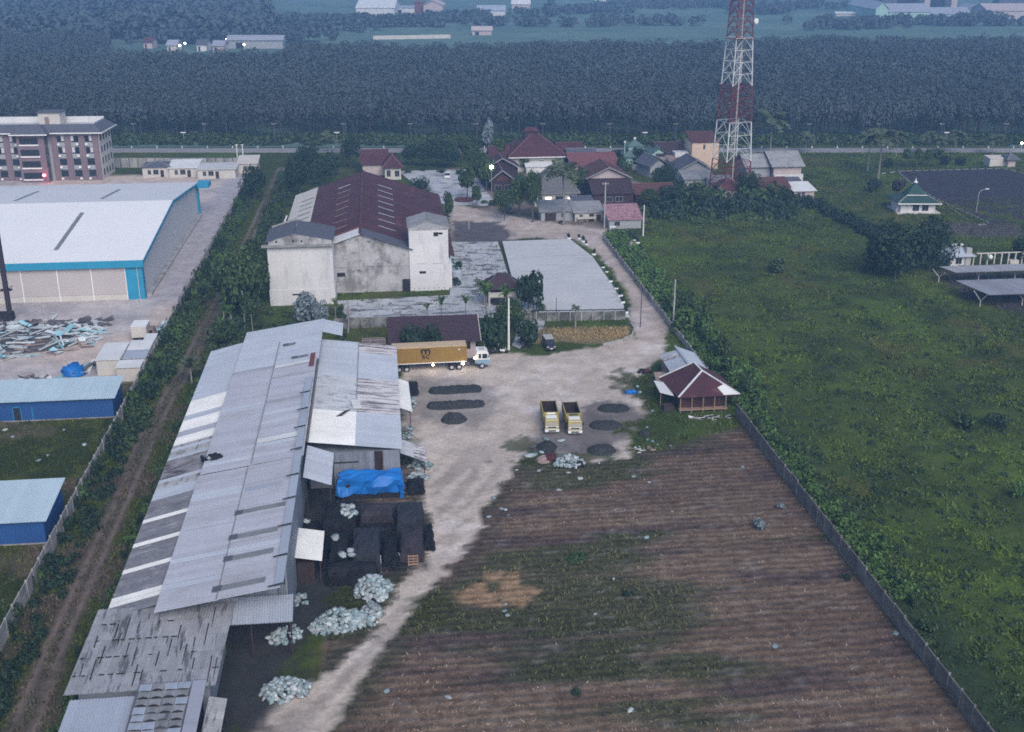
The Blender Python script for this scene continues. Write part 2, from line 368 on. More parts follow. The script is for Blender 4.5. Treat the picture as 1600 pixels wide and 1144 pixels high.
YARD = w2([(625, 545), (700, 550), (800, 552), (850, 556), (905, 546), (945, 540), (985, 527), (1040, 540), (1034, 560), (1000, 582), (984, 602), (1004, 622), (1010, 655), (990, 690), (985, 715), (930, 722),
           (880, 712), (840, 694), (815, 704), (793, 738), (775, 775), (745, 820), (715, 862), (690, 896), (658, 940), (622, 1000), (570, 1062), (512, 1144), (470, 1200), (350, 1200), (385, 1144), (440, 1100), (500, 1060),
           (560, 1000), (602, 948), (636, 900), (664, 872), (664, 800), (650, 730), (634, 700), (620, 690)])
DRIVE = w2([(700, 318), (760, 330), (840, 345), (905, 352), (960, 362), (998, 385), (1022, 430), (1037, 480), (1044, 520), (1036, 550), (990, 540), (988, 500), (984, 470), (960, 425), (930, 395), (895, 373), (830, 372), (706, 380), (702, 350)])
HOUSEYARD = w2([(690, 262), (900, 262), (1000, 285), (1100, 300), (1000, 350), (950, 362), (840, 350), (700, 330)])
TRACK = [tuple(p)[:2] for p in (at(40, 1130), at(95, 990), at(150, 868), at(195, 765), at(230, 680), at(298, 560), at(345, 465), at(382, 388), at(412, 325), at(440, 262))]
TRACK = [(TRACK[0][0] - .6, 55.0)] + TRACK
STRAW = w2([(845, 513), (982, 511), (986, 524), (942, 539), (875, 534), (815, 541), (822, 522)])
SOOT1 = w2([(455, 745), (520, 765), (640, 785), (662, 830), (655, 885), (600, 905), (520, 985), (470, 1040), (430, 1090), (400, 1144), (300, 1200), (300, 1060), (440, 900)])
SOOT2 = w2([(848, 672), (940, 628), (1000, 634), (1010, 662), (975, 690), (965, 712), (900, 712), (855, 700), (835, 688)])
SOOT3 = w2([(640, 590), (720, 590), (770, 605), (775, 645), (740, 668), (680, 668), (650, 655), (640, 700), (660, 760), (640, 790), (622, 700)])
SOOT4 = w2([(705, 345), (790, 345), (800, 368), (785, 378), (706, 380)])
CARGND = w2([(1465, 425), (1580, 425), (1750, 420), (1750, 490), (1560, 485), (1500, 465)])
BARE = w2([(1440, 345), (1590, 352), (1600, 372), (1500, 372), (1460, 365)])

def ground_color(x, y):
    """albedo of the bare soil and its cover, and which piece of ground it belongs to"""
    n1, n2, n3, n4 = fbm(x, y, 9, 1), fbm(x, y, 2.2, 2), fbm(x, y, 26, 3), fbm(x, y, 1.0, 4, 2)
    wob = (n2 - .5) * 3.6 + (n1 - .5) * 3.0 + (n4 - .5) * 2.6
    C = lambda *c: np.array(c)[None, :]
    def lerp(a, b, w): return a + (b - a) * w[:, None]
    col = lerp(np.repeat(C(.058, .098, .036), len(x), 0), C(.044, .076, .032), sstep(.42, .62, n1))
    col = lerp(col, C(.070, .125, .036), sstep(.54, .70, fbm(x, y, 14, 31)) * .8)
    col = lerp(col, C(.085, .090, .045), sstep(.58, .74, fbm(x, y, 11, 41)) * .55)
    col = lerp(col, C(.026, .046, .024), sstep(.56, .68, fbm(x, y, 5, 51)) * .6)
    lab = np.zeros(len(x), int)
    def lay(w, c, k=None, cov=1.0):
        nonlocal col, lab
        col = lerp(col, c if isinstance(c, np.ndarray) and c.shape[0] == len(x) else C(*c), w * cov)
        if k is not None: lab = np.where(w > .5, k, lab)
    # the grass yard of the blue sheds and the verge along the track
    wy = sstep(-1, 1, -39.3 - x)
    g = lerp(np.repeat(C(.055, .078, .030), len(x), 0), C(.095, .080, .050), sstep(.46, .64, n1)); g = lerp(g, C(.032, .052, .022), sstep(.5, .62, fbm(x, y, 4, 61)))
    lay(wy * sstep(178, 172, y + wob * .6), g, 5)
    yd = lerp(np.repeat(C(.52, .475, .47), len(x), 0), C(.40, .375, .385), sstep(.4, .62, n1)); yd = lerp(yd, C(.55, .46, .41), sstep(.55, .7, n3))
    yd = lerp(yd, C(.40, .38, .41), sstep(-48.5, -45.5, x + wob * .2) * sstep(214, 224, y))
    lay(wy * sstep(175, 178, y + wob * .4) * sstep(356, 352, y), yd, 4)
    wv = sstep(-39.6, -38.4, x) * sstep(-27.0, -29.0, x)
    v = lerp(np.repeat(C(.042, .068, .026), len(x), 0), C(.078, .066, .046), sstep(.54, .70, n1) * sstep(260, 200, y)); v = lerp(v, C(.090, .066, .058), sstep(2.6, 1.2, np.abs(x + 34.5 + wob * .3)) * sstep(190, 150, y) * .3)
    lay(wv, v, None)
    dt = ldist(x, y, TRACK); rut = sstep(.48, .16, np.abs(dt - .85) + (n4 - .5) * .35)
    near = sstep(235, 180, y)
    lay(sstep(1.7, 1.1, dt + wob * .15), (.085, .072, .056), 6, .65)
    lay(rut, lerp(np.repeat(C(.19, .165, .14), len(x), 0), C(.19, .145, .135), near), None, .85)
    # cropped field between the wall and the road
    wf = sstep(-.6, .6, x + 8 + (y - 90) * 0 + 0 * wob) * sstep(50.8, 50.2, x) * sstep(141.5, 138.5, y + wob * .7 - np.clip(x - 36, 0, 20) * .55)
    f = lerp(np.repeat(C(.150, .106, .080), len(x), 0), C(.198, .148, .110), sstep(.40, .66, fbm(x * .35, y * 1.8, 4, 71)))
    f = lerp(f, C(.105, .076, .070), sstep(.55, .7, fbm(x * .3, y * 1.6, 6, 81)))
    band = fbm(x * .22, y * 1.3, 7, 91)
    gr = sstep(.58, .70, band + .16 * np.exp(-((y - 112) / 6) ** 2) * np.exp(-((x - 20) / 13) ** 2) * 2 + .10 * np.exp(-((y - 96) / 9) ** 2) * np.exp(-((x - 14) / 16) ** 2) - .12 * sstep(25, 45, x) - .06 * sstep(116, 128, y))
    f = lerp(f, C(.052, .070, .034), gr * .8)
    f = lerp(f, C(.30, .285, .28), sstep(.70, .80, fbm(x * .6, y * 2.2, 1.2, 101, 2)) * .32)
    e = ((x - 11.2) / 4.3) ** 2 + ((y - 107.0) / 3.0) ** 2 + (n2 - .5) * 3.2 + (n1 - .5) * 1.6 + (n4 - .5) * 1.2
    f = lerp(f, C(.36, .24, .145), sstep(1.15, .6, e) * .9)
    lay(wf, f, 2)
    # dirt yard, its drive and the earth round the houses
    d = lerp(np.repeat(C(.55, .48, .42), len(x), 0), C(.485, .42, .37), sstep(.42, .64, n1)); d = lerp(d, C(.62, .56, .52), sstep(.52, .68, fbm(x, y, 6, 111)))
    d = lerp(d, C(.42, .37, .335), sstep(.60, .74, fbm(x, y, 3.4, 121)) * .6)
    d = lerp(d, C(.48, .38, .33), sstep(.60, .75, n3) * .5)
    hy = lerp(np.repeat(C(.24, .20, .18), len(x), 0), C(.10, .09, .07), sstep(.42, .6, n1))
    sy = sdist(x, y, YARD); sdv = sdist(x, y, DRIVE)
    lay(sstep(-.8, .8, sdist(x, y, HOUSEYARD) + wob * .5), hy, 3)
    # verge of dry grass between road and field
    lay(sstep(-3.5, -.5, sy + wob) * sstep(2, 0, sy) * sstep(140, 134, y), lerp(np.repeat(C(.045, .055, .032), len(x), 0), C(.10, .075, .06), sstep(.4, .6, n1)), None, .85)
    lay(sstep(-.4, .5, sdv + wob * .4), d * np.array([[.86, .84, .86]]), 3)
    lay(sstep(-.45, .5, sy + wob * .55), d, 3)
    # wheel lines on the dirt road
    wl = fbm((x * .86 - y * .5), (x * .5 + y * .86) * .12, 1.0, 131, 3)
    lay(sstep(.3, 2, sy) * sstep(150, 135, y) * sstep(.50, .60, wl), (.31, .27, .245), None, .75)
    lay(sstep(-.3, .5, sdist(x, y, STRAW) + wob * .3), lerp(np.repeat(C(.30, .225, .12), len(x), 0), C(.20, .17, .10), sstep(.42, .6, n1)), 7)
    for P_, c_, k_ in ((SOOT1, (.040, .040, .044), .95), (SOOT2, (.085, .08, .088), .8), (SOOT3, (.15, .14, .145), .6), (SOOT4, (.075, .07, .085), .9), (CARGND, (.055, .05, .058), .9), (BARE, (.08, .07, .075), .8)):
        lay(sstep(-1.0, 1.4, sdist(x, y, P_) + wob * 1.1), c_, None, k_)
    for X, Y, rx, ry, c_, k_ in ((-5.0, 107.6, 3.4, 3.2, (.045, .060, .030), .9), (22.5, 139.5, 7, 2.0, (.035, .058, .028), .8), (17.5, 144.5, 2.2, 3.5, (.04, .065, .03), .8),
                                 (37, 147.5, 5, 4.5, (.04, .070, .03), .9), (38, 166, 3.2, 6, (.04, .06, .03), .85), (41, 142, 5, 3, (.045, .055, .035), .5), (3.2, 104.5, 2.6, 3.0, (.045, .06, .03), .6),
                                 (2.2, 146, 2, 2.6, (.17, .20, .17), .6), (20.5, 143.2, 2.6, 2.0, (.05, .052, .06), .9)):
        lay(sstep(1.25, .65, ((x - X) / rx) ** 2 + ((y - Y) / ry) ** 2 + (n2 - .5) * 2.4 + (n4 - .5) * 1.6), c_, None, k_)
    green = sstep(.0, .02, col[:, 1] - col[:, 0])
    col = col * (1 + (np.array([[1.06, .92, .54]]) - 1) * green[:, None])
    # tall green along the outer side of the right wall
    lay(sstep(50.9, 51.3, x) * sstep(59, 55, x + wob) * sstep(260, 200, y), (.030, .050, .024), None, .8)
    return col, lab, dt, wf, rut

def grid_ground():
    xs = np.arange(-150, 215.1, .75)
    ys = np.concatenate([np.arange(58, 150, .5), np.arange(150, 262, .8), np.arange(262, 396, 1.6)])
    X, Y = np.meshgrid(xs, ys); sh = X.shape; x, y = X.ravel(), Y.ravel()
    col, lab, dt, wf, rut = ground_color(x, y)
    z = (fbm(x, y, 3, 201, 3) - .5) * .12 - rut * .10 + wf * .03 * np.sin(y * 2 * np.pi / 1.15 + (fbm(x, y, 9, 211, 2) - .5) * 2.5)
    z += sstep(51.5, 53, x) * (fbm(x, y, 2.5, 221, 3) - .4) * .7 * sstep(300, 280, y)
    nx, ny = sh[1], sh[0]
    i, j = np.meshgrid(np.arange(nx - 1), np.arange(ny - 1)); a = (j * nx + i).ravel()
    quads = np.stack([a, a + 1, a + nx + 1, a + nx], 1)
    ql = lab[a]
    kinds = {0: ('meadow', 'ground'), 2: ('crop_field', 'field'), 3: ('dirt_yard', 'ground'), 4: ('scrap_yard_ground', 'ground'), 5: ('grass_yard', 'ground'), 6: ('dirt_track', 'ground'), 7: ('dry_grass_strip', 'ground')}
    P = np.stack([x, y, z], 1)
    for k, (nm, mk) in kinds.items():
        q = quads[ql == k]
        if not len(q): continue
        used, inv = np.unique(q, return_inverse=True); inv = inv.reshape(-1, 4)
        o = raw_mesh(nm, P[used], inv, M[mk], col[used]); o['kind'] = 'structure'
def raw_mesh(name, verts, faces, m, colors=None, smooth=True, parent=None):
    me = bpy.data.meshes.new(name); k = faces.shape[1]
    me.vertices.add(len(verts)); me.vertices.foreach_set('co', np.ascontiguousarray(verts, dtype=np.float32).ravel())
    me.loops.add(faces.size); me.loops.foreach_set('vertex_index', np.ascontiguousarray(faces, dtype=np.int32).ravel())
    me.polygons.add(len(faces)); me.polygons.foreach_set('loop_start', np.arange(0, faces.size, k, dtype=np.int32))
    if smooth: me.polygons.foreach_set('use_smooth', np.ones(len(faces), dtype=bool))
    me.update(calc_edges=True)
    if colors is not None:
        a = me.attributes.new('Col', 'FLOAT_COLOR', 'POINT')
        a.data.foreach_set('color', np.concatenate([colors, np.ones((len(colors), 1))], 1).astype(np.float32).ravel())
    if m is not None: me.materials.append(m)
    return put(name, me, parent)
grid_ground()

# the wide land round the site, dropping under the surveyed part
far = MB(); E_ = 5200.0
ring = [(-150, 58), (214.5, 58), (214.5, 394.4), (-150, 394.4)]; big = [(-E_, -800), (E_, -800), (E_, 6200), (-E_, 6200)]
for i in range(4):
    far.poly([(*big[i], -.02), (*big[(i + 1) % 4], -.02), (*ring[(i + 1) % 4], -.02), (*ring[i], -.02)])
far.build('ground', M['far'], kind='structure')

def sheet(name, pts, z, m, t=.12, kind='structure'):
    mb = MB(); mb.slab([(p[0], p[1], z) for p in pts], t); return mb.build(name, m, kind=kind)
ROADF = 386.0                                                  # the public road runs square to the view, 386 m ahead
def strip(f0, f1, x0=-420, x1=420): return [cf(x0, f0), cf(x1, f0), cf(x1, f1), cf(x0, f1)]
sheet('road', strip(ROADF - 3.4, ROADF + 3.4), .30, M['road'], .5)
sheet('road_verge', strip(ROADF + 3.4, ROADF + 6.2), .22, mat('verge', (.07, .075, .06), (.045, .05, .04), scale=.3, fine=.3), .4)
# concrete: the clean pad, the stained old yard, the court in front of the houses
pad = MB(); px_ = w2([(782, 378), (890, 374), (926, 402), (958, 448), (984, 496), (818, 497), (801, 440)])
pad.slab([(a, b, .16) for a, b in px_], .3); pad.build('concrete_pad', M['concrete'], kind='structure')
sheet('old_concrete_yard', w2([(703, 379), (778, 378.5), (797, 440), (814, 496), (540, 499), (526, 471), (703, 462)]), .13, M['concrete_old'])
sheet('forecourt', w2([(622, 268), (735, 265), (752, 288), (772, 316), (760, 322), (700, 320), (685, 318)]), .14, M['concrete_old'])
sheet('side_path', w2([(815, 497), (852, 498), (850, 512), (812, 545), (800, 540), (812, 510)]), .10, M['concrete_old'])
kl = MB()
for a, b in (((783.5, 378), (815, 497)),):
    p, q = at(*a), at(*b); kl.beam((p.x, p.y, .17), (q.x, q.y, .17), .35, .12)
kl.build('joint_gutter', M['dark'], kind='structure')
# the dark lot beside the small prayer house, with its white kerb
lot = w2([(1404, 268), (1566, 264), (1760, 318), (1760, 347), (1600, 348), (1547, 350), (1435, 297)])
sheet('dark_lot', lot, .14, M['asphalt'])

# ------------------------------------------------------------------ plants: shared meshes
def crown_mesh(name, m, r, h, lobes, leaves, size, seed, flat=.8):
    """leaf-sized faces spread over uneven lobes; about r wide and h tall, standing on its underside at z = 0"""
    q = np.random.RandomState(seed); L = []
    for i in range(lobes):
        t = q.uniform(0, 2 * math.pi); d = r * q.uniform(.15, .68) if i else 0
        L.append((d * math.cos(t), d * math.sin(t), h * q.uniform(.32, .70), r * q.uniform(.34, .58), h * q.uniform(.22, .36)))
    V, F = [], []
    per = leaves // lobes
    for cx, cy, cz, lr, lh in L:
        u = q.normal(size=(per, 3)); u /= np.linalg.norm(u, axis=1)[:, None]
        rad = q.uniform(.62, 1.08, (per, 1)) ** .7
        P = np.array([cx, cy, cz]) + u * rad * np.array([lr, lr, lh]); P[:, 2] = np.maximum(P[:, 2], .02)
        nrm = u + q.normal(size=(per, 3)) * .55 + np.array([0, 0, .35]); nrm /= np.linalg.norm(nrm, axis=1)[:, None]
        a = np.cross(nrm, q.normal(size=(per, 3))); a /= np.linalg.norm(a, axis=1)[:, None] + 1e-6; b = np.cross(nrm, a)
        s = size * q.uniform(.55, 1.25, (per, 1))
        b0 = len(V) * 4
        V.append(np.stack([P - a * s - b * s * .35, P + a * s * .2 - b * s * .6, P + a * s + b * s * .3, P - a * s * .3 + b * s * .65], 1))
    V = np.concatenate(V).reshape(-1, 3); F = np.arange(len(V)).reshape(-1, 4)
    me = bpy.data.meshes.new(name)
    me.vertices.add(len(V)); me.vertices.foreach_set('co', V.astype(np.float32).ravel())
    me.loops.add(len(V)); me.loops.foreach_set('vertex_index', F.astype(np.int32).ravel())
    me.polygons.add(len(F)); me.polygons.foreach_set('loop_start', np.arange(0, len(V), 4, dtype=np.int32))
    me.update(calc_edges=True); me.materials.append(m); return me
def trunk_mesh(h, r, m, seed, limbs=3):
    q = random.Random(seed); mb = MB(); lean = (q.uniform(-.12, .12) * h, q.uniform(-.12, .12) * h)
    mb.chain([(0, 0, -.2), (lean[0] * .4, lean[1] * .4, h * .55), (lean[0], lean[1], h)], [r, r * .75, r * .5], 6)
    for i in range(limbs):
        t = q.uniform(0, 6.28); mb.tube((lean[0] * .7, lean[1] * .7, h * .72), (lean[0] + math.cos(t) * h * .3, lean[1] + math.sin(t) * h * .3, h * 1.15), r * .45, r * .2, 5)
    return mb.mesh('trunk', m)
CR = {}
for k, mk in (('mid', 'leaf'), ('dark', 'leaf_dark'), ('bright', 'leaf_bright'), ('silver', 'leaf_silver'), ('purple', 'leaf_purple')):
    CR[k] = [crown_mesh('crown', M[mk], 1, 1.35, 10, 900, .125, 100 + i * 7 + len(k)) for i in range(3)]
CRB = {}
for k, mk in (('mid', 'leaf'), ('dark', 'leaf_dark')): CRB[k] = [crown_mesh('crown', M[mk], 1, 1.35, 15, 2600, .065, 200 + i * 3 + len(k)) for i in range(2)]
SH = {}
for k, mk in (('mid', 'leaf'), ('dark', 'leaf_dark'), ('bright', 'leaf_bright'), ('silver', 'leaf_silver')):
    SH[k] = [crown_mesh('foliage', M[mk], 1, 1.1, 6, 300, .13, 300 + i * 5 + len(k)) for i in range(3)]
TRK = [trunk_mesh(1, .06, M['bark'], 40 + i) for i in range(3)]
TRKF = [trunk_mesh(1, .045, M['bark_far'], 66 + i, 2) for i in range(2)]
TRKP = [trunk_mesh(1, .045, M['bark_pale'], 60 + i, 2) for i in range(2)]
def tree(x, y, h, r, kind, label, group=None, bare=.28, name='tree', pale=False):
    t = thing(name, label, 'tree', (x, y, 0), rng.uniform(0, 6.28), group)
    put('trunk', rng.choice(TRKP if pale else TRK), t, (0, 0, 0), 0, (max(1.6, h * .34), max(1.6, h * .34), h * (bare + .22)))
    put('crown', rng.choice(CRB[kind] if kind in CRB and r > 2.9 else CR[kind]), t, (0, 0, h * bare), rng.uniform(0, 6.28), (r, r * rng.uniform(.85, 1.1), h * (1 - bare) / 1.28))
    return t
def shrub(x, y, r, h, kind, label, group=None, name='shrub'):
    o = put(name, rng.choice(SH[kind]), None, (x, y, -.05), rng.uniform(0, 6.28), (r, r * rng.uniform(.8, 1.2), h / 1.05))
    return tag(o, label, 'shrub', group)
# palm frond: a drooping rib with leaflets to both sides
def frond_mesh(name, n, droop, rise, wid, m, seed):
    q = random.Random(seed); mb = MB()
    pts = [Vector((i / n, 0, rise * math.sin(i / n * 1.9) - droop * (i / n) ** 2)) for i in range(n + 1)]
    for i in range(n):
        mb.poly([pts[i] + Vector((0, -.012, 0)), pts[i + 1] + Vector((0, -.01, 0)), pts[i + 1] + Vector((0, .01, 0)), pts[i] + Vector((0, .012, 0))])
        w = wid * math.sin(math.pi * (i + 1.2) / (n + 1.6))
        for sgn in (-1, 1):
            a, b = pts[i], pts[i + 1]; tip = (a + b) / 2 + Vector((.09, sgn * w, -w * q.uniform(.3, .6)))
            mb.poly([a, b, tip + Vector((.05, 0, 0)), tip - Vector((.03, 0, 0))])
    return mb.mesh(name, m)
FRD = [frond_mesh('frond', 9, d, r_, .40, M['frond'], 5 + i) for i, (d, r_) in enumerate(((.75, .42), (.5, .5), (1.0, .3), (.35, .65)))]
BANL = [frond_mesh('leaf', 6, d, r_, .17, M['leaf_bright'], 15 + i) for i, (d, r_) in enumerate(((.6, .6), (.35, .75)))]
def palm(x, y, h, fl, label, group=None, n=16, name='palm_tree', cat='palm', leaf=None, tr=.16, lean=0.0, part='frond', pale=True, up=(0.0, .5)):
    t = thing(name, label, cat, (x, y, 0), rng.uniform(0, 6.28), group)
    tm = MB(); tm.chain([(0, 0, -.2), (lean * .25, 0, h * .4), (lean * .7, 0, h * .8), (lean, 0, h)], [tr * 1.35, tr, tr * .85, tr * .8], 7)
    tm.build('trunk', M['bark_pale' if pale else 'bark'], t)
    for i in range(n):
        o = put(part, rng.choice(leaf or FRD), t, (lean, 0, h), i * 2.399963 + rng.uniform(-.2, .2), fl * rng.uniform(.85, 1.1))
        o.rotation_euler = (rng.uniform(-.25, .25), -rng.uniform(*up), o.rotation_euler[2])
    return t
def tufts(name, x, y, z, h, w, col, blades=4, spread=.35, seed=0, kind='stuff'):
    q = np.random.RandomState(seed); n = len(x); N = n * blades
    bx = np.repeat(x, blades) + q.normal(0, 1, N) * np.repeat(w, blades) * .5; by = np.repeat(y, blades) + q.normal(0, 1, N) * np.repeat(w, blades) * .5
    bz = np.repeat(z, blades); hh = np.repeat(h, blades) * q.uniform(.55, 1.2, N); t = q.uniform(0, 2 * np.pi, N); ww = np.repeat(w, blades) * q.uniform(.25, .5, N)
    dx, dy = np.cos(t) * ww, np.sin(t) * ww; lx, ly = q.normal(0, spread, N) * hh, q.normal(0, spread, N) * hh
    V = np.empty((N, 3, 3)); V[:, 0] = np.stack([bx - dx, by - dy, bz], 1); V[:, 1] = np.stack([bx + dx, by + dy, bz], 1); V[:, 2] = np.stack([bx + lx, by + ly, bz + hh], 1)
    c = np.repeat(np.repeat(col, blades, 0) * q.uniform(.75, 1.3, (N, 1)), 3, 0)
    o = raw_mesh(name, V.reshape(-1, 3), np.arange(N * 3).reshape(-1, 3), M['tuft'], c, smooth=False); o['kind'] = kind
    return o

# grass, weeds and stubble that nobody could count
def rnd_in(n, x0, x1, y0, y1, seed, power=1.0):
    q = np.random.RandomState(seed); return q.uniform(x0, x1, n), y0 + (y1 - y0) * q.uniform(0, 1, n) ** power
def grow(name, n, box, seed, keep, h, w, blades, tint=1.0, power=1.0, spread=.35):
    x, y = rnd_in(n, *box, seed, power); col, lab, dt, wf, rut = ground_color(x, y); k = keep(x, y, lab, dt, wf, col)
    x, y, col = x[k], y[k], col[k]; q = np.random.RandomState(seed + 1); m = len(x); f = fbm(x, y, 6, 301)
    tufts(name, x, y, np.full(m, -.08), h * q.uniform(.5, 1.3, m) * (.55 + .9 * f), w * q.uniform(.7, 1.3, m), col * tint, blades, spread, seed)
grow('meadow_grass', 70000, (51.6, 175, 70, 292), 21, lambda x, y, l, d, w, c: (l == 0) & (x < 60 + (y - 58) * .62), .42, .5, 4, 1.3, 1.3, .7)
def clumps(name, n, box, seed, r, cz, mk, keep=None, pts=None):
    x, y = rnd_in(n, *box, seed, 1.15) if pts is None else pts
    if keep is not None: k = keep(x, y); x, y = x[k], y[k]
    return np.stack([x, y], 1)
grow('far_meadow_grass', 9000, (110, 205, 225, 372), 22, lambda x, y, l, d, w, c: (l == 0) & (sdist(x, y, lot) < -1) & (sdist(x, y, CARGND) < -1), .45, .7, 4, 1.3)
grow('yard_grass', 20000, (-75, -39.8, 92, 176), 23, lambda x, y, l, d, w, c: l == 5, .3, .32, 4, 1.3)
grow('track_weeds', 16000, (-39.3, -28, 66, 330), 24, lambda x, y, l, d, w, c: (d > 1.35) | (np.abs(d) < .35), .45, .35, 5, 1.3, 1.3)
grow('field_stubble', 42000, (-4, 50.2, 66, 142), 25, lambda x, y, l, d, w, c: (l == 2) & (np.abs(((y / 1.15 + .12 * np.sin(x / 5)) % 1) - .5) < .2), .16, .2, 4, 1.5, 1.15, 1.6)
grow('field_weeds', 14000, (-8, 50, 66, 172), 26, lambda x, y, l, d, w, c: (c[:, 1] > c[:, 0] * 1.02), .4, .35, 5, 1.25, 1.1, .5)
grow('forecourt_weeds', 9000, (-24, 60, 183, 300), 28, lambda x, y, l, d, w, c: (c[:, 1] > c[:, 0] * 1.02) & (sdist(x, y, px_) < -.4), .4, .4, 4, 1.2)
grow('dry_grass', 3500, (24, 46, 184, 198), 27, lambda x, y, l, d, w, c: l == 7, .4, .3, 4, 1.1)

# ------------------------------------------------------------------ the rubber plantation beyond the road
def leaf_cloud(K, seed, size):
    q = np.random.RandomState(seed); u = q.normal(size=(K, 3)); u /= np.linalg.norm(u, axis=1)[:, None]
    rad = q.uniform(.45, 1.05, (K, 1)) ** .6
    lob = 1 + .28 * np.sin(np.arctan2(u[:, 1], u[:, 0]) * 3 + q.uniform(0, 6))[:, None]
    P = u * rad * np.array([1, 1, .55]) * np.concatenate([lob, lob, np.ones_like(lob)], 1); P[:, 2] += .08
    n = u * .55 + q.normal(size=(K, 3)) * .32 + np.array([0, 0, .7]); n /= np.linalg.norm(n, axis=1)[:, None]
    a = np.cross(n, q.normal(size=(K, 3))); a /= np.linalg.norm(a, axis=1)[:, None]; b = np.cross(n, a); s = size * q.uniform(.6, 1.3, (K, 1))
    return np.stack([P - a * s - b * s * .3, P + a * s * .2 - b * s * .7, P + a * s + b * s * .3, P - a * s * .3 + b * s * .7], 1).reshape(-1, 3)
def wood(name, pts, clouds, r, cz, seed, m=None, hvar=.12):
    q = np.random.RandomState(seed); n = len(pts); out = []
    for k, c in enumerate(clouds):
        p = pts[k::len(clouds)]; t = q.uniform(0, 6.283, len(p)); s = r * q.uniform(.8, 1.2, len(p)); zz = cz * q.uniform(1 - hvar, 1 + hvar, len(p))
        ct, st = np.cos(t)[:, None], np.sin(t)[:, None]
        V = np.stack([(c[None, :, 0] * ct - c[None, :, 1] * st) * s[:, None] + p[:, :1], (c[None, :, 0] * st + c[None, :, 1] * ct) * s[:, None] + p[:, 1:2],
                      c[None, :, 2] * s[:, None] * 1.45 + zz[:, None]], 2)
        out.append(V.reshape(-1, 3))
    V = np.concatenate(out); o = raw_mesh(name, V, np.arange(len(V)).reshape(-1, 4), m or M['leaf_rubber'], smooth=False); o['kind'] = 'stuff'; return o
def lattice(x0f, x1f, f0, f1, sp, seed, keep=None, jit=.32):
    q = np.random.RandomState(seed); out = []
    f = f0
    while f < f1:
        xs = np.arange(x0f(f), x1f(f), sp); xs = xs + q.uniform(-jit, jit, len(xs)) * sp; fs = f + q.uniform(-jit, jit, len(xs)) * sp
        out.append(np.stack([xs, fs], 1)); f += sp
    P = np.concatenate(out)
    if keep is not None: P = P[keep(P)]
    return P
def to_site(P): return np.stack([P[:, 0] * _cy + P[:, 1] * _sy, -P[:, 0] * _sy + P[:, 1] * _cy], 1)
F0 = 410.0
half = lambda f: .475 * f + 12
RUB = []
for i in range(4):
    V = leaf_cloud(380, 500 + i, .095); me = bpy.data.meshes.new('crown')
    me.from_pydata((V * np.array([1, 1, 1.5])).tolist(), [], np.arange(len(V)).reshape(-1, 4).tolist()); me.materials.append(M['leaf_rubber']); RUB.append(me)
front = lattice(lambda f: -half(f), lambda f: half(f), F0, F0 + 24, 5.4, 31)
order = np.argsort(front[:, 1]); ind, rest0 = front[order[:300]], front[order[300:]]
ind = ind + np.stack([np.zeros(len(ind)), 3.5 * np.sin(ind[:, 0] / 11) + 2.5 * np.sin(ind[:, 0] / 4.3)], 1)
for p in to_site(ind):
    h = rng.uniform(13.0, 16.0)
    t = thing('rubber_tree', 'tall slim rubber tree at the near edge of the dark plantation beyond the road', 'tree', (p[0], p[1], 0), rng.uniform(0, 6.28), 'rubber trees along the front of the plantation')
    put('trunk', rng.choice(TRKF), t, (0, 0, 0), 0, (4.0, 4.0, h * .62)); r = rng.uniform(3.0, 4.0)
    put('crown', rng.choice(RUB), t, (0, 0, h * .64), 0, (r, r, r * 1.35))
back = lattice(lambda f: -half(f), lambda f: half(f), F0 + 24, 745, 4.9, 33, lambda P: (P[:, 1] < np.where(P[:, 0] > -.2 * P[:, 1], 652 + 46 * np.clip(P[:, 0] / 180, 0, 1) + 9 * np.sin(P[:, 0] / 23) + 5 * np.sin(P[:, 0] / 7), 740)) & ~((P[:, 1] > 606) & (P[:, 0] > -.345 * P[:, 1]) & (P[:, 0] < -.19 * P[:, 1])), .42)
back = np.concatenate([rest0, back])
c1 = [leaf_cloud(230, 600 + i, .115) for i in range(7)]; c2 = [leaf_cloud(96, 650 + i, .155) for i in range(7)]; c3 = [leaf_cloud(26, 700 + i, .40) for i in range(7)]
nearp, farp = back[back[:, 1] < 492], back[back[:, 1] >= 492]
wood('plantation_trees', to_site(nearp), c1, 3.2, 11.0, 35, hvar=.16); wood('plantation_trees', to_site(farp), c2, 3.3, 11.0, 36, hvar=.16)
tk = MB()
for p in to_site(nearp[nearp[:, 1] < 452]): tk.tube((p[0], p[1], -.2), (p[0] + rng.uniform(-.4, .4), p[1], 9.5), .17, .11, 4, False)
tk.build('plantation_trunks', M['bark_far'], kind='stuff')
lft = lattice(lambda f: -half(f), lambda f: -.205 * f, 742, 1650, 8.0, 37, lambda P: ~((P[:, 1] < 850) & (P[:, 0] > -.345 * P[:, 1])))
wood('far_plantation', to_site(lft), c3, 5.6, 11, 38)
# low scrub between road and plantation
q_ = np.random.RandomState(77)
scr = np.stack([q_.uniform(-200, 200, 1500), F0 - 14 + 16 * q_.uniform(0, 1, 1500) ** .8], 1)
wood('roadside_scrub', to_site(scr), [leaf_cloud(46, 720 + i, .30) for i in range(4)], 1.5, .75, 39, M['leaf'], .5)
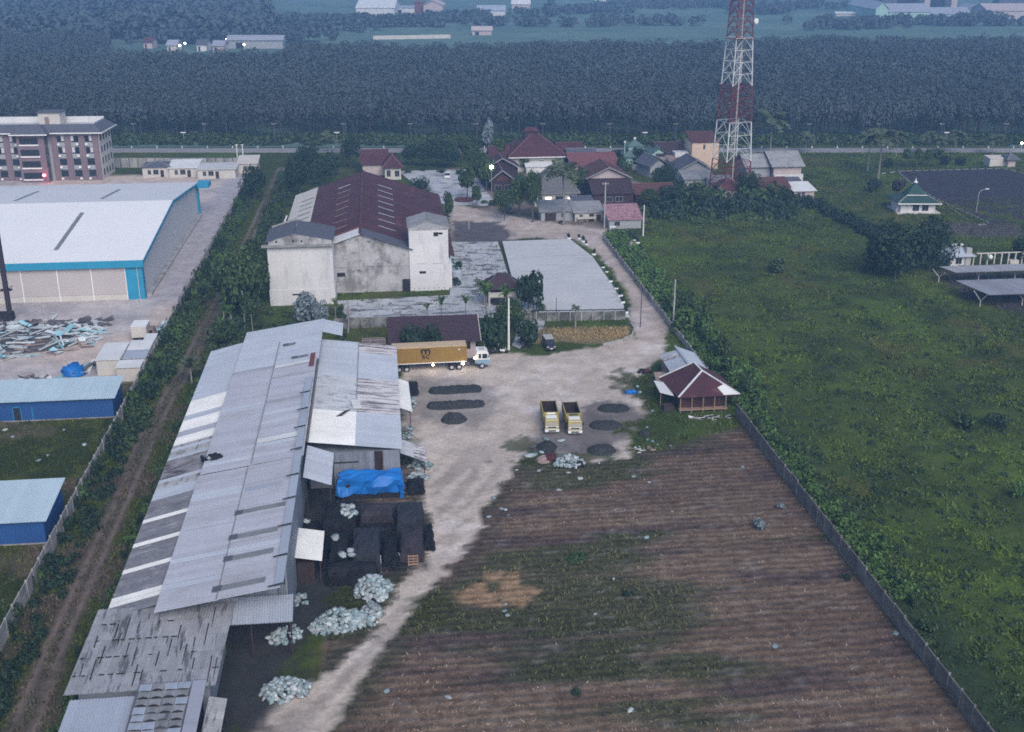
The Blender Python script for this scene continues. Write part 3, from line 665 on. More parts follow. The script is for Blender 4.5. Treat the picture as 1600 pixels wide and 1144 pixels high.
# dark tree masses in the far fields
def mass(name, groups, r, cz, seed, K=60):
    pts = []
    q = np.random.RandomState(seed)
    for px, py, sx, sf, n in groups:
        g = at(px, py); f = g.x * _sy + g.y * _cy; xx = g.x * _cy - g.y * _sy
        pts.append(np.stack([xx + q.normal(0, sx, n), f + q.normal(0, sf, n)], 1))
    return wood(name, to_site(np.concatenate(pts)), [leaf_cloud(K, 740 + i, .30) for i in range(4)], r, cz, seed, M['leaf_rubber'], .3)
mass('far_tree_clumps', [(715, 32, 14, 14, 46), (745, 30, 8, 8, 10), (635, 36, 16, 8, 26), (560, 38, 18, 8, 26), (500, 36, 30, 14, 50), (470, 50, 22, 14, 40), (600, 42, 14, 6, 14), (845, 26, 14, 8, 16),
      (930, 20, 26, 12, 34), (1010, 12, 40, 20, 60), (1100, 10, 30, 18, 40), (1250, 12, 30, 20, 50), (1285, 42, 5, 4, 8), (1345, 44, 14, 6, 22), (1300, 46, 10, 5, 10), (1415, 30, 6, 5, 10), (1535, 32, 6, 4, 9),
      (1472, 30, 5, 4, 7), (1510, 34, 6, 4, 6), (1400, 38, 40, 5, 40), (1540, 40, 36, 5, 40), (1200, 22, 20, 10, 24), (660, 42, 10, 5, 12), (780, 40, 16, 5, 12), (880, 42, 20, 4, 14), (960, 36, 22, 4, 14), (1040, 40, 18, 4, 12)], 4.4, 3.6, 41)
# land far beyond, out of the frame at this height of view
bl = lattice(lambda f: -.5 * f, lambda f: .5 * f, 1700, 3000, 34, 43); wood('far_woodland', to_site(bl), [leaf_cloud(14, 780 + i, .5) for i in range(3)], 24, 9, 44)
mass('settlement_trees', [(300, 68, 16, 6, 16), (340, 68, 20, 5, 12), (420, 66, 14, 4, 10), (250, 66, 10, 6, 12), (460, 66, 10, 8, 14)], 4.6, 5.5, 45)

# ------------------------------------------------------------------ far buildings and lamps
def hall(name, label, cat, px0, px1, py, h, depth, rise, wall, roof, ridge='x', group=None):
    """a far hall: its front foot runs from px0 to px1 at row py"""
    a, b = at(px0, py), at(px1, py); L = (b - a).length; ang = math.atan2(b.y - a.y, b.x - a.x)
    t = thing(name, label, cat, (a.x, a.y, 0), ang, group)
    w = MB(); w.box(0, L, 0, depth, -.5, h)
    if ridge == 'y': w.hexa([(0, 0, h), (L, 0, h), (L / 2, 0, h + rise)], [(0, depth, h), (L, depth, h), (L / 2, depth, h + rise)])
    else: w.hexa([(0, 0, h), (0, depth, h), (0, depth / 2, h + rise)], [(L, 0, h), (L, depth, h), (L, depth / 2, h + rise)])
    w.build('wall', M[wall], t); r = MB(); o = .8
    if ridge == 'x':
        r.slab([(-o, -o, h), (L + o, -o, h), (L + o, depth / 2, h + rise + .3), (-o, depth / 2, h + rise + .3)], .25)
        r.slab([(L + o, depth + o, h), (-o, depth + o, h), (-o, depth / 2, h + rise + .3), (L + o, depth / 2, h + rise + .3)], .25)
    else:
        r.slab([(-o, depth + o, h), (-o, -o, h), (L / 2, -o, h + rise + .3), (L / 2, depth + o, h + rise + .3)], .25)
        r.slab([(L + o, -o, h), (L + o, depth + o, h), (L / 2, depth + o, h + rise + .3), (L / 2, -o, h + rise + .3)], .25)
    r.build('roof', M[roof], t)
    if h > 3:
        d = MB(); d.box(L * .15, L * .15 + min(5, L * .2), -.12, .05, 0, min(4, h * .7)); d.build('door', M['dark'], t)
    return t
hall('warehouse', 'far white hall with a broad bright roof near the top edge of the view', 'warehouse', 557, 616, 26, 8, 60, 6, 'wh_side', 'roof_white')
hall('warehouse', 'long low grey hall running out to the right of the far bright roof', 'warehouse', 617, 648, 22, 6, 30, 1, 'wh_side', 'roof_blue')
hall('shop', 'far red painted block with lit lamps on its front', 'shop', 648, 661, 29, 14, 14, 1, 'rust_red', 'rust_red')
hall('warehouse', 'far pinkish gabled hall right beside the red block', 'warehouse', 662, 692, 30, 12, 40, 4, 'pinkish', 'pinkish', 'y')
hall('warehouse', 'far low white hall with pale green roof above a dark eave', 'warehouse', 746, 789, 25, 5, 24, 4, 'white_wall', 'roof_blue')
hall('house', 'far pale house with a lit roof edge right of the green roofed hall', 'house', 800, 828, 16, 6, 20, 4, 'pinkish', 'roof_white')
hall('house', 'far pale house half hidden among trees left of the lattice tower top', 'house', 930, 948, 6, 7, 14, 3, 'white_wall', 'roof_white')
hall('house', 'far pinkish house standing at the edge of the pale field', 'house', 738, 768, 55, 3.5, 10, 2.5, 'pinkish', 'pinkish')
hall('factory', 'far teal gabled factory hall in front of the tall silos', 'factory', 1367, 1387, 31, 9, 90, 6, 'mint', 'roof_blue', 'y')
hall('factory', 'far long factory hall with grey roof beside the teal gable', 'factory', 1388, 1452, 31, 7, 40, 6, 'mint', 'roof_grey')
hall('factory', 'far low teal hall between two dark bushes below the silos', 'factory', 1454, 1516, 31, 5, 30, 5, 'mint', 'roof_grey')
hall('factory', 'far white gabled shed right of the silos', 'factory', 1518, 1540, 27, 6, 40, 5, 'white_wall', 'roof_grey', 'y')
hall('factory', 'far long pinkish hall at the right edge of the view', 'factory', 1542, 1640, 31, 8, 40, 5, 'pinkish', 'pinkish')
hall('conveyor_shed', 'far low sloping strip of roof leading to the teal factory', 'shed', 1306, 1364, 25, 2.5, 8, 1, 'cream', 'roof_white')
for i, (a, b, py, h) in enumerate(((1350, 1372, 18, 40), (1376, 1400, 16, 34), (1404, 1438, 14, 30), (1443, 1452, 17, 42), (1462, 1480, 16, 38), (1485, 1494, 18, 44), (1560, 1640, 12, 16))):
    t = hall('plant_tower' if i < 6 else 'warehouse', ['far broad grey works tower leftmost of the row', 'second far works tower from the left, violet grey', 'far dark red works block in the middle of the row', 'far slim pale silo tower beside the dark red block',
              'far dark red works block right of the slim pale silo', 'far slim pale silo tower rightmost of the row', 'far blue grey hall high at the right edge'][i], 'tower' if i < 6 else 'warehouse', a, b, py, h, 18, 3, ['slate', 'slate', 'tile_brown', 'pinkish', 'tile_brown', 'pinkish', 'slate'][i], 'slate', group='works towers on the far horizon' if i < 6 else None)
for i, (a, b, py, wl, rf, lb) in enumerate(((356, 442, 76, 'facade_grey', 'roof_grey', 'long pale roofed building in the lit clearing of the plantation'), (308, 323, 80, 'white_wall', 'slate', 'small white house left of the long roof in the clearing'),
                                        (333, 350, 82, 'pinkish', 'roof_grey', 'small pinkish house below the long roof in the clearing'), (262, 276, 81, 'cream', 'roof_grey', 'small white house leftmost in the clearing'), (225, 238, 76, 'pinkish', 'tile_red', 'small red roofed house beside the leftmost lamp of the clearing'))):
    hall('house' if i else 'warehouse', lb, 'house' if i else 'warehouse', a, b, py, 5.5 if i == 0 else 4.2, 12, 2.5, wl, rf)
w_ = MB(); a, b = at(583, 62), at(704, 60); w_.beam((a.x, a.y, 1.3), (b.x, b.y, 1.3), .6, 2.8)
tag(w_.build('field_wall', M['cream']), 'long pale wall at the far edge of the plantation', 'wall')
LMP = [(229, 71, 'leftmost lit lamp of the clearing in the plantation'), (282, 79, 'brightest lit lamp of the clearing in the plantation'), (290, 75, 'small lit lamp just right of the brightest one in the clearing'), (355, 68, 'lit lamp at the left end of the long clearing roof'),
       (382, 77, 'lit lamp below the long clearing roof'), (543, 35, 'lone lit lamp among far trees left of the bright roofed hall'), (650, 9, 'lit lamp high on the far red block'), (651, 18, 'lit lamp low on the far red block'), (650, 33, 'lit lamp at the foot of the far red block'),
       (683, 31, 'lit lamp below the far pinkish gabled hall'), (885, 1, 'lit lamp at the top edge of the view, left of the lattice tower'), (900, 12, 'lit lamp below the one at the top edge of the view'), (1393, 1, 'lit lamp at the top edge among the works towers'), (595, 33, 'faint lit lamp in front of the far bright roofed hall')]
for px, py, lb in LMP:
    g = at(px, py + 3); fy = g.x * _sy + g.y * _cy; h = 3.0 * fy / 1780 / .93
    t = thing('street_lamp', lb, 'street lamp', (g.x, g.y, 0)); MB().tube((0, 0, 0), (0, 0, max(4, h)), .14, .1, 5).build('pole', M['pole_grey'], t)
    MB().blob((0, -.3, max(4, h) + .2), .62, .62, .5, 0, 8, 5).build('lamp_head', M['lamp'], t)
t = thing('street_lamp', 'lit roadside lamp at the far right edge of the view', 'street lamp', tuple(at(1595, 236))); MB().tube((0, 0, 0), (0, 0, 2.4), .09, .07, 5).build('pole', M['pole_grey'], t); MB().blob((0, 0, 2.6), .36, .36, .3, 0, 8, 5).build('lamp_head', M['lamp'], t)

# ------------------------------------------------------------------ along the public road
first = None
for i in range(46):
    g = cf(-190 + i * 8.6, ROADF + 4.6)
    if first is None:
        first = thing('marker_post', 'short white marker post along the far side of the public road', 'post', g, 0, 'white posts along the road')
        MB().box(-.16, .16, -.16, .16, 0, .85).build('post', M['white'], first); MB().box(-.17, .17, -.17, .17, .6, .72).build('band', M['black'], first)
    else: copy_tree(first, g)
def pole(x, y, h, label, m='pole_grey', arms=True, group=None, r=.13):
    t = thing('power_pole', label, 'pole', (x, y, 0), 0, group); MB().tube((0, 0, -.2), (0, 0, h), r * 1.3, r * .8, 7).build('pole', M[m], t)
    if arms:
        MB().box(-.8, .8, -.06, .06, h - .55, h - .42).build('crossarm', M['pole_grey'], t)
        for k in (-.7, 0, .7): MB().tube((k, 0, h - .42), (k, 0, h - .22), .05, .04, 5).build('insulator', M['white'], t)
    return t
PX = [212, 322, 430, 538, 642, 745, 848, 952, 1055, 1262, 1370, 1468, 1568]; tops = []
for px in PX:
    g = at(px, 226); pole(g.x, g.y, 7.6, 'slim pale power pole in the row beyond the public road', m='slate', group='power poles along the public road'); tops.append(g + Vector((0, 0, 7.2)))
def wire(a, b, sag, name='power_line', lb='thin power line strung between the roadside poles', grp='power lines along the public road', r=.035):
    mb = MB(); P = [a.lerp(b, k / 8) - Vector((0, 0, sag * 4 * (k / 8) * (1 - k / 8))) for k in range(9)]; mb.chain(P, [r] * 9, 4); return tag(mb.build(name, M['pole_dark']), lb, 'wire', grp)
for a, b in zip(tops[:-1], tops[1:]):
    wire(a, b, .6)
for px, lb in ((288, 'unlit white headed street lamp left, beyond the walled cabins'), (527, 'unlit white headed street lamp above the old factory roof'), (1007, 'unlit white headed street lamp behind the green mosque'), (1477, 'unlit white headed street lamp right, above the dark lot')):
    g = at(px, 224); t = thing('street_lamp', lb, 'street lamp', (g.x, g.y, 0)); MB().tube((0, 0, 0), (0, 0, 3.6), .08, .06, 6).build('pole', M['pole_grey'], t)
    MB().box(-.9, .9, -.25, .25, 3.6, 3.9).build('lamp_head', M['white'], t)

# ------------------------------------------------------------------ roofs of separate sheets
def vec(p): return Vector(p)
def sheet_mesh(name, u, v, m, per=.25, amp=.022, lap=.05):
    """one corrugated sheet spanning u across and v up the slope"""
    n = u.cross(v).normalized(); w = max(2, min(12, int(round(u.length / per)))); prof = []
    for i in range(w):
        for k, h in ((0, -1), (.25, -1), (.5, 1), (.75, 1)): prof.append(((i + k) / w, h * amp))
    prof.append((1.0, -amp)); mb = MB()
    lo = [u * a + n * (h + .022) - v.normalized() * lap for a, h in prof]; up = [u * a + v + n * (h - .012) for a, h in prof]
    for i in range(len(prof) - 1): mb.poly([lo[i], lo[i + 1], up[i + 1], up[i]])
    mb.poly([lo[0] - n * .03, lo[-1] - n * .03, lo[-1], lo[0]])
    return mb.mesh(name, m)
def sheet_roof(parent, A, B, D, nu, nv, mk, per=.25, amp=.022, name='roof_sheet', jit=.012, skip=None):
    """parallelogram roof: A-B is the eave, A-D runs up the slope; mk is a material key or f(i, j) giving one (None leaves the sheet out)"""
    A, B, D = vec(A), vec(B), vec(D); base = Vector(parent.location); u, v = (B - A) / nu, (D - A) / nv; cache = {}
    n = u.cross(v).normalized()
    for j in range(nv):
        for i in range(nu):
            k = mk(i, j) if callable(mk) else mk
            if k is None: continue
            if k not in cache: cache[k] = sheet_mesh(name, u, v, M[k], per, amp)
            put(name, cache[k], parent, A + u * i + v * j + n * rng.uniform(-jit, jit) - base)
def plate(parent, name, pts, t, mk, **kw):
    b = Vector(parent.location); mb = MB(); mb.slab([vec(p) - b for p in pts], t); return mb.build(name, M[mk], parent, **kw)
def boxp(parent, name, x0, x1, y0, y1, z0, z1, mk, **kw):
    """a box given in site coordinates, as a part of an unturned thing"""
    b = parent.location; mb = MB(); mb.box(x0 - b.x, x1 - b.x, y0 - b.y, y1 - b.y, z0 - b.z, z1 - b.z); return mb.build(name, M[mk], parent, **kw)
def rel(parent, mb, name, mk, smooth=False, **kw):
    b = parent.location; mb.v = [(p[0] - b.x, p[1] - b.y, p[2] - b.z) for p in mb.v]; return mb.build(name, M[mk], parent, smooth, **kw)
def wall_sheets(parent, x0, x1, y, z0, z1, n, mk, name='wall_sheet', per=.25):
    """upright corrugated sheets facing the camera"""
    base = Vector(parent.location); u = Vector(((x1 - x0) / n, 0, 0)); v = Vector((0, 0, z1 - z0)); cache = {}
    for i in range(n):
        k = mk(i) if callable(mk) else mk
        if k not in cache: cache[k] = sheet_mesh(name, u, v, M[k], per, .02, 0)
        put(name, cache[k], parent, Vector((x0, y + rng.uniform(-.01, .01), z0)) + u * i - base)

# ------------------------------------------------------------------ the long charcoal shed
fs = thing('long_shed', 'long charcoal shed with one huge grey corrugated roof and a raised ridge strip', 'factory', (-17, 138, 0))
ya, yb, yc = 97.0, 127.0, 180.5
# walls under the roof
w = MB(); w.box(-22.6, -11.4, 101.2, 179.6, -.1, 5.6); rel(fs, w, 'wall', 'galv')
wall_sheets(fs, -22.6, -11.4, 101.1, 0, 5.8, 14, 'galv')
b = Vector(fs.location)
ew = MB(); ew.box(-11.38, -11.18, 101.2, 124.5, 0, 7.55); rel(fs, ew, 'side_wall', 'galv')
def main_mk(i, j): r = rng.random(); return 'roof_blue' if r < .06 else 'roof_patched' if r < .10 else 'roof_grey'
# lower run (near) and upper run (far, 0.25 m higher); eave left at 6.0, ridge right at 8.0
sheet_roof(fs, (-23.4, yb, 6.0), (-23.4, ya, 6.0), (-11.4, yb, 8.0), 30, 2, main_mk, .25, .03)
sheet_roof(fs, (-23.2, 161.5, 6.22), (-23.2, yb - .2, 6.22), (-10.9, 161.5, 8.2), 34, 2, main_mk, .25, .03)
sheet_roof(fs, (-23.2, yc, 6.12), (-23.2, 161.3, 6.12), (-10.6, yc, 8.12), 19, 2, 'roof_blue', .25, .03)
def on_roof(x, y, up=.07): return Vector((x, y, 6.0 + (x + 23.4) / 12.0 * 2.0 + up + (.22 if y > yb else 0)))
for (x0, x1, py, wd, mk, nm) in ((-17.6, -12.2, 798, .95, 'skylight', 'skylight'), (-17.6, -12.6, 836, .95, 'skylight', 'skylight'), (-17.6, -12.7, 869, .95, 'skylight', 'skylight'), (-18.0, -13.0, 914, .95, 'skylight', 'skylight'),
                                 (-17.0, -11.6, 576, 1.1, 'roof_white', 'skylight'), (-17.1, -11.6, 691, 1.3, 'roof_white', 'skylight'), (-17.2, -13.0, 763, .8, 'roof_blue', 'skylight'), (-16.4, -14.6, 543, .7, 'skylight', 'skylight'), (-14.6, -12.3, 566, .5, 'skylight', 'skylight')):
    yy = at((365 + 435) / 2, py, 7.2).y; p = [on_roof(x0, yy - wd / 2), on_roof(x1, yy - wd / 2), on_roof(x1, yy + wd / 2), on_roof(x0, yy + wd / 2)]
    plate(fs, nm, p, .05, mk)
    if mk == 'skylight':
        plate(fs, 'patch', [on_roof(x0 - .15, yy - wd * .55, .10), on_roof(x0 + .75, yy - wd * .55, .10), on_roof(x0 + .75, yy + wd * .55, .10), on_roof(x0 - .15, yy + wd * .55, .10)], .05, 'slate')
yy = at(490, 562, 8.1).y
plate(fs, 'rusty_patch', [on_roof(-11.9, yy - 3.0, .09), on_roof(-11.2, yy - 3.0, .09), on_roof(-11.2, yy + 2.6, .09), on_roof(-11.9, yy + 2.6, .09)], .06, 'rust_red', label='rust red strip near the ridge')
# raised ridge strip, in lengths with brackets between
for (p0, p1) in ((590, 615), (615, 641), (641, 669), (669, 703), (703, 741), (741, 777), (777, 819), (819, 866), (866, 912)):
    y0, y1 = at(480, p1, 8.3).y, at(480, p0, 8.3).y; u_ = .22 if y0 > yb else 0
    plate(fs, 'ridge_cap', [(-12.0, y0 + .35, 8.18 + u_), (-11.1, y0 + .35, 8.34 + u_), (-11.1, y1, 8.34 + u_), (-12.0, y1, 8.18 + u_)], .12, 'roof_blue')
    bk = MB(); bk.beam((-12.55, y0 + .1, 8.16 + u_), (-11.1, y0 + .2, 8.42 + u_), .13, .09); rel(fs, bk, 'bracket', 'dark')
sm = MB(); sm.beam((-17.55, ya + .1, 7.02), (-17.55, yb, 7.02), .08, .05); sm.beam((-17.2, yb, 7.29), (-17.2, 172, 7.29), .08, .05); rel(fs, sm, 'roof_seam', 'skylight')
# gap at the far end, short falling slope to the right
sheet_roof(fs, (-7.6, 174.0, 7.2), (-7.6, 180.3, 7.2), (-10.7, 174.0, 8.05), 7, 1, 'roof_blue', .25, .03)

# the lean-to along the left side
ln = thing('lean_to', 'low lean-to along the left side of the long shed, dark sheets with white strips', 'shed', (-26, 140, 0))
w = MB(); w.box(-28.3, -27.9, 101.5, 177, 0, 4.0); rel(ln, w, 'wall', 'galv')
LY = {}
def lean_mk(i, j):
    y = 177.3 - (i + .5) * (177.3 - 99.3) / 84; py = None
    def r(a, b): return at(250, b, 4.8).y < y < at(250, a, 4.8).y
    if r(622, 646) or r(652, 672) or r(680, 692): return 'roof_white'
    for c in (807, 843, 880, 926, 938):
        if abs(y - at(250, c, 4.8).y) < .47: return 'roof_white'
    if r(716, 745): return 'sooty'
    if r(545, 622): return 'roof_blue'
    if r(692, 716) or r(646, 652) or r(745, 775): return 'roof_weathered' if rng.random() < .35 else 'roof_blue'
    if r(672, 680): return 'roof_grey'
    return 'roof_dark'
sheet_roof(ln, (-28.7, 177.3, 4.2), (-28.7, 99.3, 4.2), (-22.9, 177.3, 5.7), 84, 1, lean_mk, .23, .025)
# soot and hole where the two meet
tb = MB(); g = at(330, 718, 6.2); tb.blob((g.x + .3, g.y, 6.15), 1.3, .9, .75, .3, 10, 6, 3); o_ = tb.build('tarp_bundle', M['tarp_black'], None, True); tag(o_, 'black tarp bundle with a white patch lying on the long roof', 'tarp bundle')
pt = MB(); pt.blob((g.x - .1, g.y - .35, 6.55), .42, .42, .32, .25, 8, 5, 4); pt.build('white_patch', M['bag'], o_)
tb = MB(); g = at(316, 716, 5.6); tb.blob((g.x, g.y, 5.75), .26, .22, .28, .2, 8, 5, 9); tag(tb.build('bucket', M['dark']), 'small dark bucket left of the black tarp bundle on the roof', 'bucket')

# the front sheds, nearest the camera
f1 = thing('front_shed', 'near shed with weathered sheets whose shaded laps show in rows', 'shed', (-23, 93, 0))
w = MB(); w.box(-28.8, -17.4, 88.6, 99.0, 0, 3.7); rel(f1, w, 'wall', 'galv')
sheet_roof(f1, (-29.8, 87.8, 3.9), (-16.7, 87.8, 3.9), (-29.3, 99.8, 5.0), 17, 5, 'roof_weathered', .26, .03)
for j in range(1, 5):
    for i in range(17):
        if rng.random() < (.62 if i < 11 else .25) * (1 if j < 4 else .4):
            y = 87.8 + j * 2.4; z = 3.9 + j * .22; x = -29.7 + i * .77 + j * .1; boxp(f1, 'lap_shadow', x + .05, x + rng.uniform(.35, .7), y - .16, y - .06, z + .02, z + rng.uniform(.06, .10), 'dark')  # dark strips drawing the shadow under each sheet lap
for i in range(26):
    x = -29.5 + i * .5 + rng.uniform(-.1, .1); y0 = rng.uniform(88, 96); L_ = rng.uniform(1.2, 3.6); plate(f1, 'dark_seam', [(x, y0, 3.9 + (y0 - 87.8) * .0917 + .05), (x + rng.uniform(.04, .12), y0, 3.9 + (y0 - 87.8) * .0917 + .05), (x + .1, y0 + L_, 3.9 + (y0 + L_ - 87.8) * .0917 + .05), (x, y0 + L_, 3.9 + (y0 + L_ - 87.8) * .0917 + .05)], .02, 'dark')
f2 = thing('front_shed', 'plain pale corrugated shed roof lowest at the near edge', 'shed', (-26, 78, 0))
w = MB(); w.box(-28.3, -24, 66, 86.5, 0, 3.0); rel(f2, w, 'wall', 'galv')
sheet_roof(f2, (-29.2, 66, 2.6), (-23.4, 66, 2.6), (-29.2, 87.4, 3.6), 7, 4, 'roof_blue', .26, .03)
f3 = thing('front_shed', 'near shed patched with stepped rows of small sheets over dark gaps', 'shed', (-20, 78, 0))
w = MB(); w.box(-23.2, -18, 66, 88, 0, 2.9); rel(f3, w, 'wall', 'dark')
bp = MB(); bp.slab([(-23.5, 66, 2.75), (-17.6, 66, 2.75), (-17.6, 88.6, 4.0), (-23.5, 88.6, 4.0)], .06); rel(f3, bp, 'underlay', 'slate')
sp = []
for k in range(4):                                                 # small sheets, each with a lifted front lip over a dark gap
    q = random.Random(k); mb = MB(); e = 8; top = [(i / e * 1.08, -.04 + .10 * math.sin(math.pi * i / e) * (-1 if k == 3 else 1), .06 + .13 * math.sin(math.pi * i / e) + q.uniform(0, .02)) for i in range(e + 1)]
    bk = [(i / e * 1.08, 1.02, .05) for i in range(e + 1)]
    for i in range(e): mb.poly([top[i], top[i + 1], bk[i + 1], bk[i]])
    sp.append(mb.mesh('roof_patch', M[('asbestos', 'roof_weathered', 'asbestos', 'roof_blue')[k]]))
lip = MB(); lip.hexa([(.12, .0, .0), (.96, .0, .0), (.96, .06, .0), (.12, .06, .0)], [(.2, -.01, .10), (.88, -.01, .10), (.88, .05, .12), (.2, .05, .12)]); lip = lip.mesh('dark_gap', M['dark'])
for j in range(22):
    y0 = 66.4 + j * 1.0
    for i in range(4):
        z = 2.75 + (y0 - 66) * .0553
        o = put('roof_patch', rng.choice(sp), f3, Vector((-23.3 + i * 1.12 + rng.uniform(-.05, .05), y0 + rng.uniform(-.06, .06), z + .02)) - Vector(f3.location), rng.uniform(-.03, .03))
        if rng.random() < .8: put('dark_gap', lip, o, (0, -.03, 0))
plate(f3, 'edge_sheet', [(-18.7, 66, 2.95), (-17.5, 66, 2.95), (-17.5, 88.3, 4.15), (-18.7, 88.3, 4.15)], .06, 'roof_grey')
f4 = thing('awning', 'narrow corrugated awning strip right of the patched near roof', 'awning', (-16.6, 80, 0))
sheet_roof(f4, (-15.8, 70, 2.5), (-15.8, 87.6, 2.5), (-17.3, 70, 2.9), 18, 1, 'roof_weathered', .2, .03)
for y in (71, 79, 87): boxp(f4, 'post', -15.95, -15.85, y, y + .1, 0, 2.45, 'wood_dark')
f5 = thing('lean_to', 'small pale lean-to under the near end of the long roof', 'shed', (-15, 99, 0))
sheet_roof(f5, (-19.0, 97.1, 4.1), (-10.5, 97.0, 4.1), (-19.1, 100.6, 5.0), 11, 1, 'roof_blue', .25, .03)
for x in (-18.6, -14.6, -10.8): boxp(f5, 'post', x, x + .14, 97.3, 97.44, 0, 4.1, 'wood_dark')
bx = MB(); bx.box(-18.4, -11, 100.2, 100.9, 0, 3.6); rel(f5, bx, 'wall', 'dark')  # wall coloured dark to give the shade beneath the lean-to

# the annex to the right, with its patchwork roof
an = thing('annex', 'wide annex right of the long shed with a patchwork of grey, streaked and white sheets', 'factory', (-5, 155, 0))
w = MB(); w.box(-10.9, .5, 134.2, 173.5, 0, 4.7); rel(an, w, 'wall', 'galv')
wall_sheets(an, -8.4, .65, 133.95, 0, 5.05, 14, lambda i: 'galv', per=.22)
pl = MB(); pl.box(-2.6, -1.5, 133.9, 133.93, 2.3, 5.0); rel(an, pl, 'wall_patch', 'rust')
pl = MB(); pl.box(-8.4, -4.6, 133.86, 133.93, 3.55, 3.7); rel(an, pl, 'wall_rail', 'dark')
def an_mk(i, j):
    y = 134.3 + (i + .5) * (174.6 - 134.3) / 40; right = j == 0
    yr = lambda py: at(540, py, 5.6).y
    if y > yr(553): return 'roof_streaky' if right else 'roof_blue'
    if y > yr(592): return 'roof_blue'
    if y > yr(648): return 'roof_streaky' if right else 'roof_blotchy'
    return 'roof_blue' if right else 'roof_white'
AN = [(.95, 134.3, 4.95), (.95, 174.6, 4.95), (-5.0, 134.3, 5.75), (-11.0, 134.3, 6.55)]
sheet_roof(an, AN[0], AN[1], AN[3], 40, 2, an_mk, .22, .025)
plate(an, 'loose_sheet', [(-5.4, 146.2, 6.0), (-4.2, 146.2, 5.95), (-4.6, 149.2, 6.1), (-5.8, 149.0, 6.15)], .05, 'roof_white')
mo = MB()
for k in range(5): mo.tube((-7.6 + k * .25, 143.2 + .4 * k, 6.2), (-6.7 + k * .25, 143.6 + .5 * k, 6.12), .07, .05, 5)
rel(an, mo, 'debris_sticks', 'dark')
sm = MB(); sm.beam((-5.0, 150, 5.84), (-5.0, 174, 5.84), .09, .08); rel(an, sm, 'roof_seam', 'skylight')
gt = MB(); gt.beam((-10.95, 134.3, 6.62), (-10.95, 174, 6.62), .3, .14); rel(an, gt, 'gutter', 'skylight')
cr = thing('wire_crate', 'rusty wire crate on the far right edge of the annex roof', 'crate', (-2.6, 173.6, 5.2)); mb = MB()
for x in (-1.8, -.6, .6, 1.8):
    for y in (0, 1.0): mb.beam((x, y, 0), (x, y, 1.2), .08, .08)
for z in (.1, .6, 1.2):
    for y in (0, 1.0): mb.beam((-1.8, y, z), (1.8, y, z), .07, .07)
    for x in (-1.8, 1.8): mb.beam((x, 0, z), (x, 1.0, z), .07, .07)
mb.build('frame', M['scrap_brown'], cr); mb = MB(); mb.box(-1.7, 1.7, .9, .95, .1, 1.1); mb.build('back_panel', M['scrap_dark'], cr)
cn = thing('link_roof', 'short sloping link roof between long shed and annex', 'shed', (-9, 128, 0))
sheet_roof(cn, (-7.7, 124.2, 5.25), (-7.7, 133.4, 5.25), (-10.9, 124.2, 6.5), 10, 1, 'roof_blue', .23, .025)
for x, y in ((-7.9, 124.4), (-7.9, 133), (-10.7, 124.4)): boxp(cn, 'post', x, x + .15, y, y + .15, 0, 5.2, 'wood_dark')
wr = thing('porch_roof', 'small white corrugated porch beside the near end of the long shed', 'porch', (-9.8, 114, 0))
sheet_roof(wr, (-8.35, 110.3, 3.0), (-8.35, 117.0, 3.0), (-11.2, 110.5, 3.5), 7, 1, 'roof_white', .25, .03)
for x, y in ((-8.6, 110.6), (-8.6, 116.6)): boxp(wr, 'post', x, x + .14, y, y + .14, 0, 3.0, 'wood_dark')
bx = MB(); bx.box(-11.1, -9.2, 110.9, 116.5, 0, 2.5); rel(wr, bx, 'store_wall', 'wood_dark')
aw = thing('awning', 'white sheet awning on the yard side of the annex', 'awning', (1.8, 158, 0))
sheet_roof(aw, (2.7, 152.2, 2.6), (2.5, 164.2, 2.6), (1.0, 152.0, 3.4), 11, 1, 'roof_white', .3, .02)
for y in (152.6, 158, 163.6): boxp(aw, 'post', 2.4, 2.52, y, y + .12, 0, 2.6, 'wood_dark')
aw = thing('awning', 'streaked corrugated awning low at the front corner of the annex', 'awning', (2.2, 140, 0))
sheet_roof(aw, (4.2, 136.4, 1.9), (4.0, 141.2, 1.9), (.8, 137.4, 3.0), 6, 2, lambda i, j: 'roof_streaky' if j == 0 else 'roof_blotchy', .3, .025)
for y in (137, 140.8): boxp(aw, 'post', 3.8, 3.92, y, y + .12, 0, 1.9, 'wood_dark')
mb = MB(); mb.beam((.8, 146, 3.4), (3.4, 142, 2.6), .09, .09); tag(mb.build('timber_prop', M['wood']), 'bare timber prop leaning over the streaked awning', 'prop')

